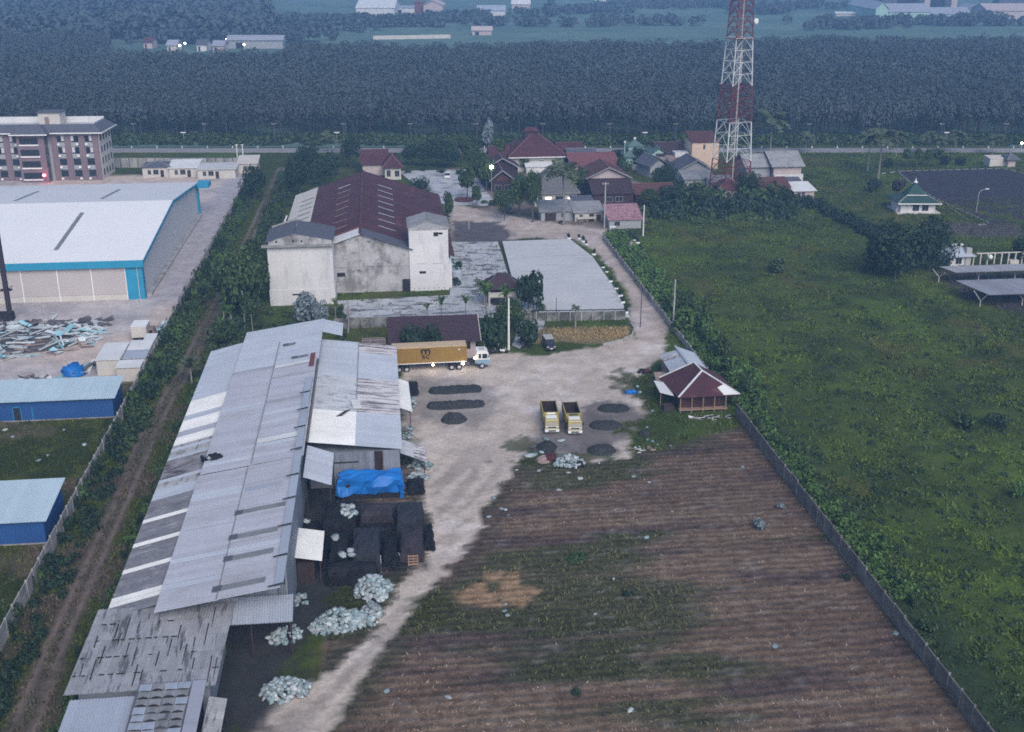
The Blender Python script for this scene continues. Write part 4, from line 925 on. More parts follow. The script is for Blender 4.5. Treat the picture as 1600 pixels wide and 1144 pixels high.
# ------------------------------------------------------------------ covered stacks, bags, heaps
def cover_mesh(lx, ly, h, hem, mk, seed, wr=.12, slope=0.0, nx=14, ny=11):
    q = random.Random(seed); V = []; F = []
    for j in range(ny):
        for i in range(nx):
            ri, rj = min(i, nx - 1 - i), min(j, ny - 1 - j); ring = min(ri, rj)
            tx = 0 if i < 2 else (1 if i > nx - 3 else (i - 2) / (nx - 5)); ty = 0 if j < 2 else (1 if j > ny - 3 else (j - 2) / (ny - 5))
            x, y = (tx - .5) * lx, (ty - .5) * ly
            o = {0: .16, 1: .05}.get(ring, 0)
            if i < 2: x -= o * (1 if ri == ring else .5)
            if i > nx - 3: x += o
            if j < 2: y -= o
            if j > ny - 3: y += o
            z = {0: hem + q.uniform(-.5, .6) * wr, 1: hem + (h - hem) * .5}.get(ring, h)
            if ring >= 2: z += slope * (ty - .5) * ly + .14 * math.sin(tx * 7 + seed) * math.sin(ty * 5 + seed * 2) + q.uniform(-wr, wr) * .55 - (.30 if ring == 2 else .08 if ring == 3 else 0)
            w = wr * (1.1 if ring < 2 else .4)
            V.append((x + q.uniform(-w, w), y + q.uniform(-w, w), max(.02, z)))
    for j in range(ny - 1):
        for i in range(nx - 1): a = j * nx + i; F.append((a, a + 1, a + nx + 1, a + nx))
    mb = MB(); mb.v = V; mb.f = [list(f) for f in F]; return mb.mesh('cover', M[mk])
def stack(x0, x1, y0, y1, h, mk, label, seed, hem=.25, wr=.12, slope=0.0, name='covered_stack', cat='covered stack', group=None, under='charcoal', wr2=1.0):
    t = thing(name, label, cat, ((x0 + x1) / 2, (y0 + y1) / 2, 0), 0, group)
    put('cover', cover_mesh(x1 - x0 - .3, y1 - y0 - .35, h, hem, mk, seed, wr * 1.5, slope), t)
    MB().box(-(x1 - x0) / 2 + .4, (x1 - x0) / 2 - .4, -(y1 - y0) / 2 + .4, (y1 - y0) / 2 - .4, 0, h - .75).build('load', M[under], t)
    return t
bt = stack(-7.3, .8, 130.0, 133.3, 3.0, 'tarp_blue', 'long stack under a bright blue tarp in front of the annex wall', 3, .85, .24, .05, under='dark')
for i, x in enumerate((-3.4, -1.2, 1.6, 3.4)): MB().box(x, x + .14, -1.62, -1.5, 0, 1.0).build('pallet_leg', M['wood_dark'], bt)
tl = MB()
tl.hexa([(3.75, -1.6, .1), (4.15, -1.75, .1), (4.2, -.9, .1), (3.8, -.8, .1)], [(3.7, -1.55, 2.1), (4.05, -1.65, 1.9), (4.1, -.9, 1.9), (3.75, -.8, 2.1)]); tl.build('tarp_tail', M['tarp_blue'], bt)
stack(-8.7, -4.7, 119.4, 125.2, 3.0, 'tarp_black', 'black covered stack with white bags on top, near the link roof', 5, slope=.03)
stack(-4.4, -.4, 121.4, 124.6, 2.6, 'tarp_brown', 'low brownish covered stack between two black covered stacks', 6)
stack(-.1, 3.2, 119.0, 124.2, 2.8, 'tarp_slate', 'slate covered stack at the bend of the road, far one of two', 7)
stack(.2, 2.9, 113.6, 118.4, 2.5, 'tarp_brown', 'dull covered stack beside the road with a pallet in front', 8)
stack(-7.7, -5.5, 112.6, 117.6, 2.8, 'tarp_black', 'small black covered stack beside the white porch', 9)
stack(-5.1, -2.0, 112.0, 117.9, 2.9, 'tarp_slate', 'slate covered stack with a pointed back corner', 10, slope=.04)
stack(-7.9, -2.4, 109.6, 111.8, 2.2, 'tarp_black', 'low black covered stack in front of the pair beside the porch', 11)
stack(1.6, 4.0, 164.5, 168.2, 1.5, 'tarp_black', 'dark covered heap beside the white awning', 12)
stack(1.4, 3.6, 130.6, 134.0, 1.2, 'tarp_black', 'dark covered heap right of the blue tarp', 13)
stack(-12.0, -9.2, 119.0, 123.5, 1.2, 'tarp_black', 'low dark covered heap against the long shed wall', 14)
BAGM = []
for i, mk in enumerate(('bag', 'bag_teal', 'bag', 'bag_teal', 'bag')):
    mb = MB(); mb.blob((0, 0, 0), .46, .34, .27, .30, 9, 6, 50 + i); BAGM.append(mb.mesh('bag', M[mk], True))
def bags(x, y, rx, ry, h, n, label, seed, rz=0.0, name='bag_heap', size=.78):
    q = random.Random(seed); t = thing(name, label, 'bag heap', (x, y, 0), rz)
    for i in range(n):
        r = math.sqrt(q.random()); a = q.uniform(0, 6.283); z = h * (1 - r ** 1.6) * q.uniform(.55, 1.05) + .1
        o = put('bag', q.choice(BAGM), t, (rx * r * math.cos(a), ry * r * math.sin(a), z), 0, (size * q.uniform(.6, 1.5), size * q.uniform(.6, 1.3), size * q.uniform(.5, 1.3)))
        o.rotation_euler = (q.uniform(-.6, .6), q.uniform(-.6, .6), q.uniform(0, 6.28))
    return t
bags(-2.9, 108.4, 2.0, 2.2, 1.7, 190, 'rounded heap of white bags beside the dirt road', 1)
bags(-6.4, 102.2, 3.0, 1.7, 1.7, 260, 'long heap of white bags at the end of the weeds', 2, .25)
bags(-3.0, 103.6, .9, 2.2, .9, 50, 'small trail of white bags joining two bag heaps', 3)
bags(-11.9, 100.6, 1.6, 1.4, 1.6, 90, 'heap of white bags beside the small pale lean-to', 4)
bags(-11.0, 91.4, 2.3, 1.6, 1.4, 160, 'heap of white bags lowest in view beside the road', 5)
bags(-10.6, 107.2, .8, .9, .9, 16, 'few white bags against the raised side wall of the long shed', 6)
bags(-6.0, 122.4, .9, 1.5, .5, 22, 'pale bags lying over the black covered stack', 7); 
for o in bpy.data.objects:
    if o.get('label') == 'pale bags lying over the black covered stack': o.location = (-5.6, 121.6, 2.85)
def bag_on(px, py, z, s, label):
    g = at(px, py, z); o = put('white_bag', rng.choice(BAGM[::2]), None, (g.x, g.y, z + .1), rng.uniform(0, 6), (s, s, s * .8)); return tag(o, label, 'bag')
stack(-4.2, -.6, 118.5, 121.0, 1.9, 'tarp_black', 'black covered stack squeezed between the brownish and the pointed slate ones', 31)
stack(-1.8, .0, 113.0, 117.6, 1.8, 'tarp_black', 'narrow black covered stack right of the pointed slate one', 32)
stack(2.9, 4.2, 116.0, 121.5, 1.2, 'tarp_black', 'low black heap on the road side of the slate stack', 33)
stack(-8.9, -7.8, 113.0, 118.5, 1.3, 'tarp_black', 'low black heap between white porch and small black stack', 34)
bag_on(524, 841, 2.9, 1.4, 'large white bag on the back of the small black stack'); bag_on(548, 861, 2.9, 1.0, 'white bag between two stacks beside the porch'); bag_on(535, 868, 2.7, 1.3, 'flat white bag on the front edge of the small black stack')
bag_on(549, 868, 2.7, 1.0, 'lowest white bag on the front edge of the stacks'); bag_on(536, 791, 3.0, .9, 'single white bag at the back of the black covered stack'); bag_on(620, 870, .5, 1.3, 'grey white bag beside the wooden pallet'); bag_on(606, 862, .3, .8, 'small white bag left of the wooden pallet')
bag_on(479, 816, .4, 1.2, 'white bag by the wall above the white porch')
pt = thing('wooden_pallet', 'upright pale wooden pallet leaning on a covered stack by the road', 'pallet', (1.6, 113.2, 0))
for z in (.15, .5, .85, 1.2): MB().box(-.6, .6, -.02, .02, z, z + .18).build('slat', M['wood'], pt)
for x in (-.55, 0, .5): MB().box(x, x + .08, .03, .12, 0, 1.4).build('bearer', M['wood'], pt)
mb = MB(); mb.tube((-2.0, 112.2, 0), (-2.0, 112.2, 2.2), .05, .05, 5); tag(mb.build('stake', M['pole_grey']), 'thin pale stake right of the pointed slate stack', 'stake')
bags(3.4, 139.0, 1.6, 1.2, .8, 34, 'grey rubbish bags heaped under the streaked awning', 15, size=.8)
bags(2.8, 135.3, 1.5, .6, .9, 26, 'pale bags along the front of the annex corner', 16, size=.8)
bags(3.0, 161.2, .5, 2.6, .7, 26, 'pale bags beside the dark covered heap by the white awning', 17, size=.7)
bags(1.9, 150.0, .8, 2.5, .9, 24, 'bags and boxes stored along the annex side below the white awning', 18, size=.8)

def heap(x0, x1, y0, y1, h, mk, label, seed, name='charcoal_heap', cat='charcoal heap', ends=.5, group=None, rz=0.0):
    nx, ny = max(8, int((x1 - x0) / .35)), max(7, int((y1 - y0) / .28)); q = np.random.RandomState(seed); V = []; F = []
    for j in range(ny + 1):
        for i in range(nx + 1):
            u, v = i / nx, j / ny; lx, ly = (x1 - x0), (y1 - y0)
            wob = .10 * math.sin(u * 11 + seed) + .06 * math.sin(u * 23 + seed * 3)
            d = min(1, (1 - abs(2 * v - 1)) * 1.5); e = min(1, min(u, 1 - u) * lx / ends)
            z = h * (d ** .8) * (e ** .7) * (.82 + .28 * q.rand()) if 0 < i < nx and 0 < j < ny else -.05
            V.append(((u - .5) * lx + q.uniform(-.1, .1), (v - .5) * ly * (.9 + .2 * math.sin(math.pi * u)) * (e ** .35) + wob * .5 + q.uniform(-.05, .05), z))
    for j in range(ny):
        for i in range(nx): a = j * (nx + 1) + i; F.append([a, a + 1, a + nx + 2, a + nx + 1])
    mb = MB(); mb.v = V; mb.f = F; o = put(name, mb.mesh(name, M[mk], False), None, ((x0 + x1) / 2, (y0 + y1) / 2, 0), rz)
    return tag(o, label, cat, group)
heap(5.6, 14.1, 165.0, 167.6, .75, 'charcoal_green', 'long flat charcoal row nearest the container truck', 1)
heap(5.1, 14.0, 158.7, 161.3, .75, 'charcoal', 'long flat charcoal row second from the container truck', 2)
heap(6.9, 10.9, 153.0, 156.0, 1.2, 'charcoal', 'short rounded charcoal heap below the two long rows', 3, ends=1.3)
heap(30.6, 35.6, 154.6, 157.8, .6, 'charcoal_green', 'charcoal heap right of the dump trucks, far one', 4, ends=1.2, rz=-.1)
heap(28.2, 33.2, 148.3, 151.6, .65, 'charcoal', 'charcoal heap right of the dump trucks, middle one', 5, ends=1.2, rz=-.05)
heap(26.4, 30.6, 139.8, 143.2, .8, 'charcoal', 'oval charcoal heap nearest the brown field', 6, ends=1.3)
heap(34.7, 36.6, 145.4, 147.4, .6, 'charcoal', 'small dark charcoal heap at the edge of the green patch', 7, ends=.7)
heap(19.6, 22.6, 141.9, 145.0, .8, 'charcoal_green', 'dark spilled heap just in front of the dump trucks', 8, ends=.9)
heap(19.0, 21.2, 138.2, 140.6, .55, 'scrap_brown', 'flat brown dirt heap beside the rubbish', 9, ends=.8)
stack(20.2, 21.8, 138.6, 140.4, .7, 'tarp_maroon', 'small maroon sheet over a bundle beside the white bag heap', 15, .05, under='dark')
t = bags(23.4, 137.6, 2.1, 1.3, 1.3, 120, 'heap of whitish bags with a black cover, on the field edge', 8)
stack(23.4, 25.2, 136.4, 137.4, .8, 'tarp_black', 'black sheet lying against the whitish bag heap', 16, .05, under='dark')
for i, (px, py, s) in enumerate(((828, 713, 1.6), (835, 712, 1.2), (855, 702, 1.1), (877, 690, 1.2), (853, 687, 1.1), (846, 708, .8))):
    g = at(px, py); o = put('rag', rng.choice(BAGM), None, (g.x, g.y, .15), rng.uniform(0, 6), (s * 1.3, s, s * .5)); tag(o, 'crumpled white plastic rag on the sooty ground before the dump trucks', 'rag', 'white rags before the dump trucks')
LIT = [(783, 795), (790, 797), (794, 805), (764, 808), (807, 735), (780, 755), (771, 778), (873, 766), (907, 748), (936, 724), (990, 745), (1014, 754), (888, 739), (600, 955), (604, 1080), (842, 736), (1011, 668), (1013, 687), (1020, 690), (1028, 695), (1048, 697), (1020, 642), (1000, 613), (996, 604), (1010, 840), (958, 905),
       (790, 945), (788, 955), (793, 962), (1160, 730), (1050, 800), (930, 960), (1400, 990), (1210, 1010), (700, 1090), (985, 1110), (100, 672), (8, 672), (20, 683), (132, 695), (60, 720), (75, 712)]
for px, py in LIT:
    g = at(px, py); s = rng.uniform(.45, 1.0); o = put('litter', rng.choice(BAGM), None, (g.x, g.y, .05), rng.uniform(0, 6), (s, s, s * .5)); tag(o, 'small scrap of pale litter lying on the ground', 'litter', 'scattered pale litter')
tb = stack(36.2, 38.0, 161.6, 162.8, .5, 'tarp_blue', 'small crumpled blue sheet on the grass left of the wooden house', 21, .03, under='tarp_blue', name='blue_sheet', cat='sheet')

# ------------------------------------------------------------------ vehicles
def side_wheels(t, xs, w, r, tw=.28, ax='y', mk='black', name='wheel'):
    for x in xs:
        for s in (-1, 1):
            c = (x, s * (w / 2 - tw / 2), r) if ax == 'y' else (s * (w / 2 - tw / 2), x, r)
            wh = MB().wheel(c, r, tw, 14, ax).build(name, M[mk], t); MB().wheel(c, r * .55, tw + .04, 10, ax).build('rim', M['silver'], wh)
# the container truck: trailer along x, cab to the right
tr = thing('container_truck', 'container truck with yellow box and white cab parked nose right across the yard', 'truck', (0, 176.4, 0), math.radians(1.5))
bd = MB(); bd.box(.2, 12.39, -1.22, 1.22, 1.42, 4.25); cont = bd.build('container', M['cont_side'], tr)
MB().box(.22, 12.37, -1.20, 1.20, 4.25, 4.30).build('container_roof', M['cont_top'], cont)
for x in (.24, 12.27):
    for y in (-1.24, 1.10): MB().box(x, x + .14, y, y + .14, 1.42, 4.28).build('corner_post', M['cont_side'], cont)
MB().box(.2, 12.39, -1.25, -1.20, 1.40, 1.54).build('bottom_rail', M['white'], cont); MB().box(.2, 12.39, -1.25, -1.20, 4.14, 4.28).build('top_rail', M['cont_top'], cont)
MB().box(.4, 13.6, -.45, .45, .95, 1.38).build('chassis', M['dark'], tr)
side_wheels(tr, (1.3, 2.5, 9.9, 11.1), 2.4, .5, .5); side_wheels(tr, (14.9,), 2.4, .5, .32)
MB().box(13.0, 15.9, -.5, .5, .6, 1.0).build('front_frame', M['dark'], tr)
cb = MB(); prof = [(14.0, .95), (16.15, .75), (16.2, 1.65), (15.95, 2.75), (15.6, 3.05), (14.0, 3.05)]
cb.hexa([(x, -1.17, z) for x, z in prof][::-1], [(x, 1.17, z) for x, z in prof][::-1]); cab = cb.build('cab', M['white'], tr)
lo = MB(); prof = [(13.98, .93), (16.18, .6), (16.24, 1.6), (13.98, 1.6)]; lo.hexa([(x, -1.2, z) for x, z in prof][::-1], [(x, 1.2, z) for x, z in prof][::-1]); lo.build('lower_panel', M['cab_blue'], cab)
for s in (-1, 1):
    MB().box(14.35, 14.75, s * 1.19 - .02, s * 1.19 + .02, 1.85, 2.6).build('side_window', M['glass'], cab); MB().box(14.95, 15.75, s * 1.19 - .02, s * 1.19 + .02, 1.8, 2.6).build('door_window', M['glass'], cab)
    MB().box(16.2, 16.3, s * .8 - .16, s * .8 + .16, .8, 1.0).build('headlight', M['silver'], cab); MB().box(15.9, 16.0, s * 1.38 - .1, s * 1.38 + .1, 1.9, 2.4).build('mirror', M['dark'], cab)
ws = MB(); ws.poly([(16.21, -1.05, 1.75), (16.21, 1.05, 1.75), (15.98, 1.05, 2.68), (15.98, -1.05, 2.68)]); ws.build('windscreen', M['glass'], cab)
MB().box(14.6, 15.4, -.6, .6, 3.06, 3.14).build('roof_hatch', M['pole_grey'], cab); MB().tube((13.85, -.9, .9), (13.85, -.9, 3.6), .08, .08, 8).build('exhaust_pipe', M['silver'], cab)
MB().blob((13.7, -1.15, 1.95), .19, .19, .19, 0, 8, 6).build('work_lamp', M['lamp_amber'], tr); MB().blob((11.7, -1.36, 1.18), .23, .14, .23, 0, 8, 6).build('side_lamp', M['lamp'], tr); MB().blob((6.8, -1.36, 1.14), .2, .12, .15, 0, 8, 6).build('side_lamp', M['lamp_amber'], tr)
MB().box(11.0, 11.3, -1.27, -1.25, 3.5, 3.7).build('marker_plate', M['white'], cont)
# lettering on the side: a big m above s and c, thick strokes
def stroke(mb, pts, w, y0=-1.262, y1=-1.235):
    pts = [Vector((a, 0, b)) for a, b in pts]; L, R_ = [], []
    for i, p in enumerate(pts):
        d = (pts[min(i + 1, len(pts) - 1)] - pts[max(i - 1, 0)]).normalized(); n = Vector((-d.z, 0, d.x)) * (w / 2); L.append(p + n); R_.append(p - n)
    for i in range(len(pts) - 1):
        q = [L[i], L[i + 1], R_[i + 1], R_[i]]; mb.hexa([(a.x, y1, a.z) for a in q], [(a.x, y0 - .001 * (i % 2), a.z) for a in q])
def arc(cx, cz, rx, rz, a0, a1, n=8): return [(cx + rx * math.cos(math.radians(a0 + (a1 - a0) * i / n)), cz + rz * math.sin(math.radians(a0 + (a1 - a0) * i / n))) for i in range(n + 1)]
cx = 5.65; mb = MB(); w_ = .27
stroke(mb, [(cx - .66, 3.03), (cx - .66, 3.86)], w_)
stroke(mb, [(cx - .66, 3.50)] + arc(cx - .33, 3.50, .33, .27, 180, 0) + [(cx, 3.03)], w_, -1.266); stroke(mb, [(cx, 3.50)] + arc(cx + .33, 3.50, .33, .27, 180, 0) + [(cx + .66, 3.03)], w_, -1.270)
mb.build('letter_m', M['msc_black'], cont)
mb = MB(); stroke(mb, arc(cx - .37, 2.72, .22, .14, 25, 270, 8) + arc(cx - .37, 2.44, .22, .14, 90, -155, 8), .15); mb.build('letter_s', M['msc_black'], cont)
mb = MB(); stroke(mb, arc(cx + .40, 2.58, .27, .28, 48, 312, 10), .17); mb.build('letter_c', M['msc_black'], cont)

def dump_truck(x, y, rz, label, sign):
    t = thing('dump_truck', label, 'truck', (x, y, 0), rz); Y = 'truck_yellow'; W = 1.1
    bed = MB(); bed.box(-W, W, 2.1, 6.9, 1.05, 1.18); bed.box(-W, -W + .08, 2.1, 6.9, 1.18, 2.45); bed.box(W - .08, W, 2.1, 6.9, 1.18, 2.45)
    bed.box(-W + .08, W - .08, 2.1, 2.2, 1.18, 2.5); bed.box(-W + .08, W - .08, 6.82, 6.9, 1.18, 2.4); be = bed.build('bed', M[Y], t)
    li = MB(); li.box(-W + .085, W - .085, 2.205, 6.815, 1.19, 1.26); li.box(-W + .085, -W + .11, 2.205, 6.815, 1.26, 2.42); li.box(W - .11, W - .085, 2.205, 6.815, 1.26, 2.42); li.box(-W + .11, W - .11, 2.205, 2.23, 1.26, 2.46); li.box(-W + .11, W - .11, 6.79, 6.815, 1.26, 2.38); li.build('bed_lining', M['rust'], be)
    for k in range(7):
        yy = 2.35 + k * .68
        for s in (-1, 1): MB().box(s * (W + .04) - .05, s * (W + .04) + .05, yy, yy + .09, 1.1, 2.4).build('stake', M[Y], be)
    for s in (-1, 1): MB().box(s * W - .07, s * W + .07, 2.05, 6.92, 2.44, 2.53).build('top_rail', M[Y], be)
    MB().box(-W, W, 1.95, 2.09, 1.2, 2.62).build('headboard', M[Y], t); MB().box(-.62, .62, 1.92, 1.95, 2.32, 2.56).build('sign', M[sign], t)
    MB().box(-.45, .45, -.0 + .2, 6.8, .62, 1.0).build('chassis', M['dark'], t)
    cab = MB(); prof = [(0.0, .55), (0.0, 1.32), (.30, 2.1), (.50, 2.22), (1.75, 2.22), (1.75, .55)]
    cab.hexa([(-.98, a, z) for a, z in prof], [(.98, a, z) for a, z in prof]); c = cab.build('cab', M[Y], t)
    rf = MB(); rf.box(-.8, .8, .6, 1.7, 2.225, 2.27); rf.build('roof_panel', M['white'], c)
    ws = MB(); ws.hexa([(-.86, .0, 1.38), (.86, .0, 1.38), (.86, .05, 1.38), (-.86, .05, 1.38)], [(-.80, .285, 2.02), (.80, .285, 2.02), (.80, .335, 2.02), (-.80, .335, 2.02)]); ws.build('windscreen', M['glass'], c)
    MB().box(-.8, .8, .27, .30, 2.06, 2.14).build('sun_visor', M['white'], c)
    MB().box(-.95, .95, -.03, 0, .95, 1.28).build('front_panel', M['white'], c); MB().box(-.62, .62, -.05, -.03, 1.0, 1.2).build('grille', M['black'], c)
    MB().box(-1.02, 1.02, -.16, 0, .45, .80).build('bumper', M['white'], c); MB().box(-.55, .55, -.18, -.16, .52, .72).build('number_plate', M['black'], c)
    for s in (-1, 1):
        MB().box(s * .80 - .12, s * .80 + .12, -.07, -.03, 1.0, 1.2).build('headlight', M['silver'], c); MB().box(s * .985 - .02, s * .985 + .02, .55, 1.4, 1.45, 2.05).build('side_window', M['glass'], c)
        MB().box(s * 1.2 - .08, s * 1.2 + .08, .05, .1, 1.5, 1.95).build('mirror', M['dark'], c)
    side_wheels(t, (.95, 5.3), 2.0, .44, .3, 'x')
    return t
dump_truck(22.5, 147.8, math.radians(-3), 'yellow dump truck on the left of the pair, rusty empty bed', 'white')
dump_truck(25.7, 147.0, math.radians(-2), 'yellow dump truck on the right of the pair, green sign on its headboard', 'green_roof')
def car(x, y, rz, label, paint, L=4.2, W=1.65, H=1.6, van=True, cat='car', name='parked_car', roof=None):
    t = thing(name, label, cat, (x, y, 0), rz); p = [(0, .35), (0, .75), (.12, .9), (.28, .95), (.42, 1.0), (1.0, .98), (1.0, .35)] if van else [(0, .35), (0, .7), (.25, .8), (.4, 1.0), (.72, 1.0), (.88, .82), (1, .78), (1, .35)]
    low = [(0, .22), (0, .56), (.20, .62), (1, .64), (1, .22)]
    b = MB(); b.hexa([(-W / 2, a * L, z * H) for a, z in low], [(W / 2, a * L, z * H) for a, z in low]); bd = b.build('body', M[paint], t)
    top = [(.17, .62), (.32, .98), (.37, 1.0), (.95 if van else .72, 1.0), (.99 if van else .88, .64)]
    g = MB(); g.hexa([(-W * .46, a * L, z * H) for a, z in top], [(W * .46, a * L, z * H) for a, z in top]); g.build('windows', M['glass'], t)
    MB().box(-W * .465, W * .465, .35 * L, (.95 if van else .72) * L, H * .985, H * 1.03).build('roof', M[roof or paint], t)
    for s in (-1, 1):
        for a in (.36, .62, .93 if van else .74): MB().beam((s * W * .465, a * L, .62 * H), (s * W * .465, a * L + .05, H), .06, .07).build('pillar', M[paint], t)
        MB().box(s * W * .36 - .16, s * W * .36 + .16, -.03, .01, .42 * H, .53 * H).build('headlight', M['silver'], t)
    MB().box(-W * .5, W * .5, -.07, .0, .25 * H, .38 * H).build('bumper', M[paint], t); MB().box(-.26, .26, -.09, -.07, .28 * H, .36 * H).build('number_plate', M['white'], t)
    side_wheels(t, (.17 * L, .8 * L), W, .31, .2, 'x'); return t
car(27.5, 182.6, math.radians(4), 'dark van with a pale roof parked at the edge of the dry grass strip', 'car_dark', roof='pole_grey', H=1.8)
car(23.0, 186.6, math.radians(-35), 'dark car with a dull bonnet parked behind the white pole', 'car_dark', van=False)
g = at(699, 280); car(g.x, g.y, math.radians(-4), 'white car standing in the pale forecourt', 'white', L=4.4, W=1.8, H=1.55, van=False)
g = at(870, 333); car(g.x - 12, g.y + 1, math.radians(20), 'dark car parked under the grey tin roof of the low stall', 'car_dark', van=False)
def motorbike(x, y, rz, label, mk='dark', group=None):
    t = thing('motorcycle', label, 'motorcycle', (x, y, 0), rz, group)
    for a in (-.6, .6): MB().wheel((0, a, .3), .3, .12, 12, 'x').build('wheel', M['black'], t)
    b = MB(); b.hexa([(-.14, -.3, .4), (.14, -.3, .4), (.14, .4, .4), (-.14, .4, .4)], [(-.11, -.4, .72), (.11, -.4, .72), (.11, .6, .78), (-.11, .6, .78)]); b.build('body', M[mk], t)
    MB().box(-.13, .13, -.05, .65, .76, .86).build('seat', M['black'], t); MB().tube((0, -.62, .3), (0, -.42, 1.0), .05, .04, 6).build('fork', M['silver'], t); MB().tube((-.34, -.42, 1.02), (.34, -.42, 1.02), .03, .03, 6).build('handlebar', M['silver'], t); return t
for px, py, rz, mk, lb in ((776, 545, .6, 'dark', 'dark motorcycle left of the white pole, nearest the truck cab'), (786, 552, 1.2, 'white', 'white motorcycle standing at the foot of the white pole'), (770, 553, 2.0, 'car_dark', 'dark motorcycle parked right in front of the truck cab'), (1004, 584, 1.4, 'dark', 'dark motorcycle left of the grey shed, leftmost'),
                          (1011, 584, 1.7, 'red_steel', 'reddish motorcycle left of the grey shed'), (878, 350, 1.3, 'dark', 'dark motorcycle in front of the low tin roofed stalls'), (1030, 594, .5, 'dark', 'dark motorcycle at the back corner of the wooden house')):
    g = at(px, py); motorbike(g.x, g.y, rz, lb, mk)

# ------------------------------------------------------------------ the great white warehouse and the scrap yard
wh = thing('warehouse', 'great white roofed warehouse with cyan trim in the yard at the left edge', 'warehouse', (-75, 250, 0))
X0, X1, YF, YR, YB, ZE, ZR, ZB = -112.0, -47.8, 222.4, 260.0, 297.0, 7.9, 11.6, 8.3
w = MB(); w.hexa([(X0, YF, -.1), (X0, YF, ZE), (X0, YR, ZR), (X0, YB, ZB), (X0, YB, -.1)], [(X1, YF, -.1), (X1, YF, ZE), (X1, YR, ZR), (X1, YB, ZB), (X1, YB, -.1)]); rel(wh, w, 'wall', 'wh_side')
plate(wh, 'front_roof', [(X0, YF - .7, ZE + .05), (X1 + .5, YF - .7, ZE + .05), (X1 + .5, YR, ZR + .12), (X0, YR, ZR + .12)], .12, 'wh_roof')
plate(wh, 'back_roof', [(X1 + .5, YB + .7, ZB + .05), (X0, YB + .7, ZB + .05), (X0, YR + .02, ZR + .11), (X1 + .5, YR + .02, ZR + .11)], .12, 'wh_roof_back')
for (a, b, c) in (((86, 387), (131, 335), 5), ):
    p, q = at(*a, 9.2), at(*b, 10.6); d = Vector((.75, 0, 0)); zf = lambda y: ZE + (y - YF) / (YR - YF) * (ZR - ZE) + .16
    plate(wh, 'skylight', [(p.x - .4, p.y, zf(p.y)), (p.x + .5, p.y, zf(p.y)), (p.x + .5, q.y, zf(q.y)), (p.x - .4, q.y, zf(q.y))], .06, 'skylight')
for a, b in (((25, 313), (70, 298)), ((160, 310), (193, 296))):
    p, q = at(*a, 11.2), at(*b, 9.6); zf = lambda y: ZR + (y - YR) / (YB - YR) * (ZB - ZR) + .17
    ya_, yb_ = YR + 5, YR + 24; plate(wh, 'skylight', [(p.x - .4, ya_, zf(ya_)), (p.x + .4, ya_, zf(ya_)), (p.x + .4, yb_, zf(yb_)), (p.x - .4, yb_, zf(yb_))], .06, 'skylight')
boxp(wh, 'fascia', X0, X1 + .56, YF - .85, YF - .70, ZE - 1.25, ZE + .16, 'cyan')
mb = MB(); mb.beam((X1 + .56, YF - .7, ZE - .35), (X1 + .56, YR, ZR - .28), .12, .55); mb.beam((X1 + .56, YR, ZR - .28), (X1 + .56, YB + .7, ZB - .3), .12, .55); rel(wh, mb, 'verge_trim', 'cyan')
boxp(wh, 'corner_panel', X1 - 3.1, X1 + .10, YF - .22, YF - .02, 0, ZE - 1.2, 'cyan'); boxp(wh, 'corner_panel', X1 + .02, X1 + .14, YF - .2, YF + 1.6, 0, ZE - .1, 'cyan')
boxp(wh, 'downpipe', X1 - .9, X1 - .75, YF - .40, YF - .24, 0, ZE - 1.2, 'silver')
boxp(wh, 'corner_post', X1 + .02, X1 + .5, YB - 1.0, YB + .2, 0, ZB - .2, 'cyan'); boxp(wh, 'canopy', X1 + .4, X1 + 3.4, YB - 2.2, YB + 2.4, ZB - 1.0, ZB + .2, 'cyan')
xs = [X0, -104.5, -97.6, -90.8, -84, -77.2, -70.6, -63.8, -57.4, X1 - 3.15]
for a, b in zip(xs[:-1], xs[1:]):
    boxp(wh, 'wall_panel', a + .12, b - .12, YF - .10, YF - .01, 1.15, ZE - 1.2, 'wh_front'); boxp(wh, 'base_panel', a + .05, b - .05, YF - .16, YF - .01, 0, 1.1, 'cream')
    boxp(wh, 'pilaster', b - .1, b + .1, YF - .2, YF - .01, 0, ZE - 1.2, 'white')
boxp(wh, 'plinth', X1 + .02, X1 + 1.0, YF + 1.8, YB, 0, .45, 'conc_wall')
t = thing('steel_mast', 'dark steel mast rising out of view at the far left edge', 'mast', (-70.1, 211.3, 0))
MB().box(-.38, .38, -.38, .38, 0, 17).build('mast', M['pole_dark'], t); MB().box(-1.0, 1.0, -.5, .5, 5.7, 5.95).build('bracket', M['pole_dark'], t); MB().box(-3.4, .6, -.9, .9, 0, 1.5).build('base_block', M['dark'], t); MB().beam((-.3, 0, 5.6), (1.3, 0, 6.6), .12, .12).build('strut', M['pole_dark'], t)
# the scrap heap: every sheet and bar its own piece
sc = thing('scrap_heap', 'broad heap of pale and teal scrap sheets before the great warehouse', 'scrap heap', (-62, 201, 0)); q = random.Random(91); SM = {}
def scrap_piece(k, mk):
    if (k, mk) not in SM:
        mb = MB()
        if k == 0: mb.slab([(-1.5, -.5, .03), (1.5, -.5, .06), (1.5, .5, .03), (-1.5, .5, .05)], .05)
        elif k == 1: mb.box(-2.2, 2.2, -.13, .13, 0, .2)
        elif k == 2: mb.slab([(-.8, -.6, .05), (.7, -.7, .15), (.9, .5, .02), (-.5, .7, .2)], .06)
        elif k == 3: mb.hexa([(-1.2, -.3, 0), (1.2, -.35, 0), (1.1, .3, .1), (-1.1, .35, .1)], [(-1.1, -.3, .3), (1.2, -.2, .4), (1.0, .3, .5), (-1.0, .2, .35)])
        SM[k, mk] = mb.mesh('scrap_piece', M[mk])
    return SM[k, mk]
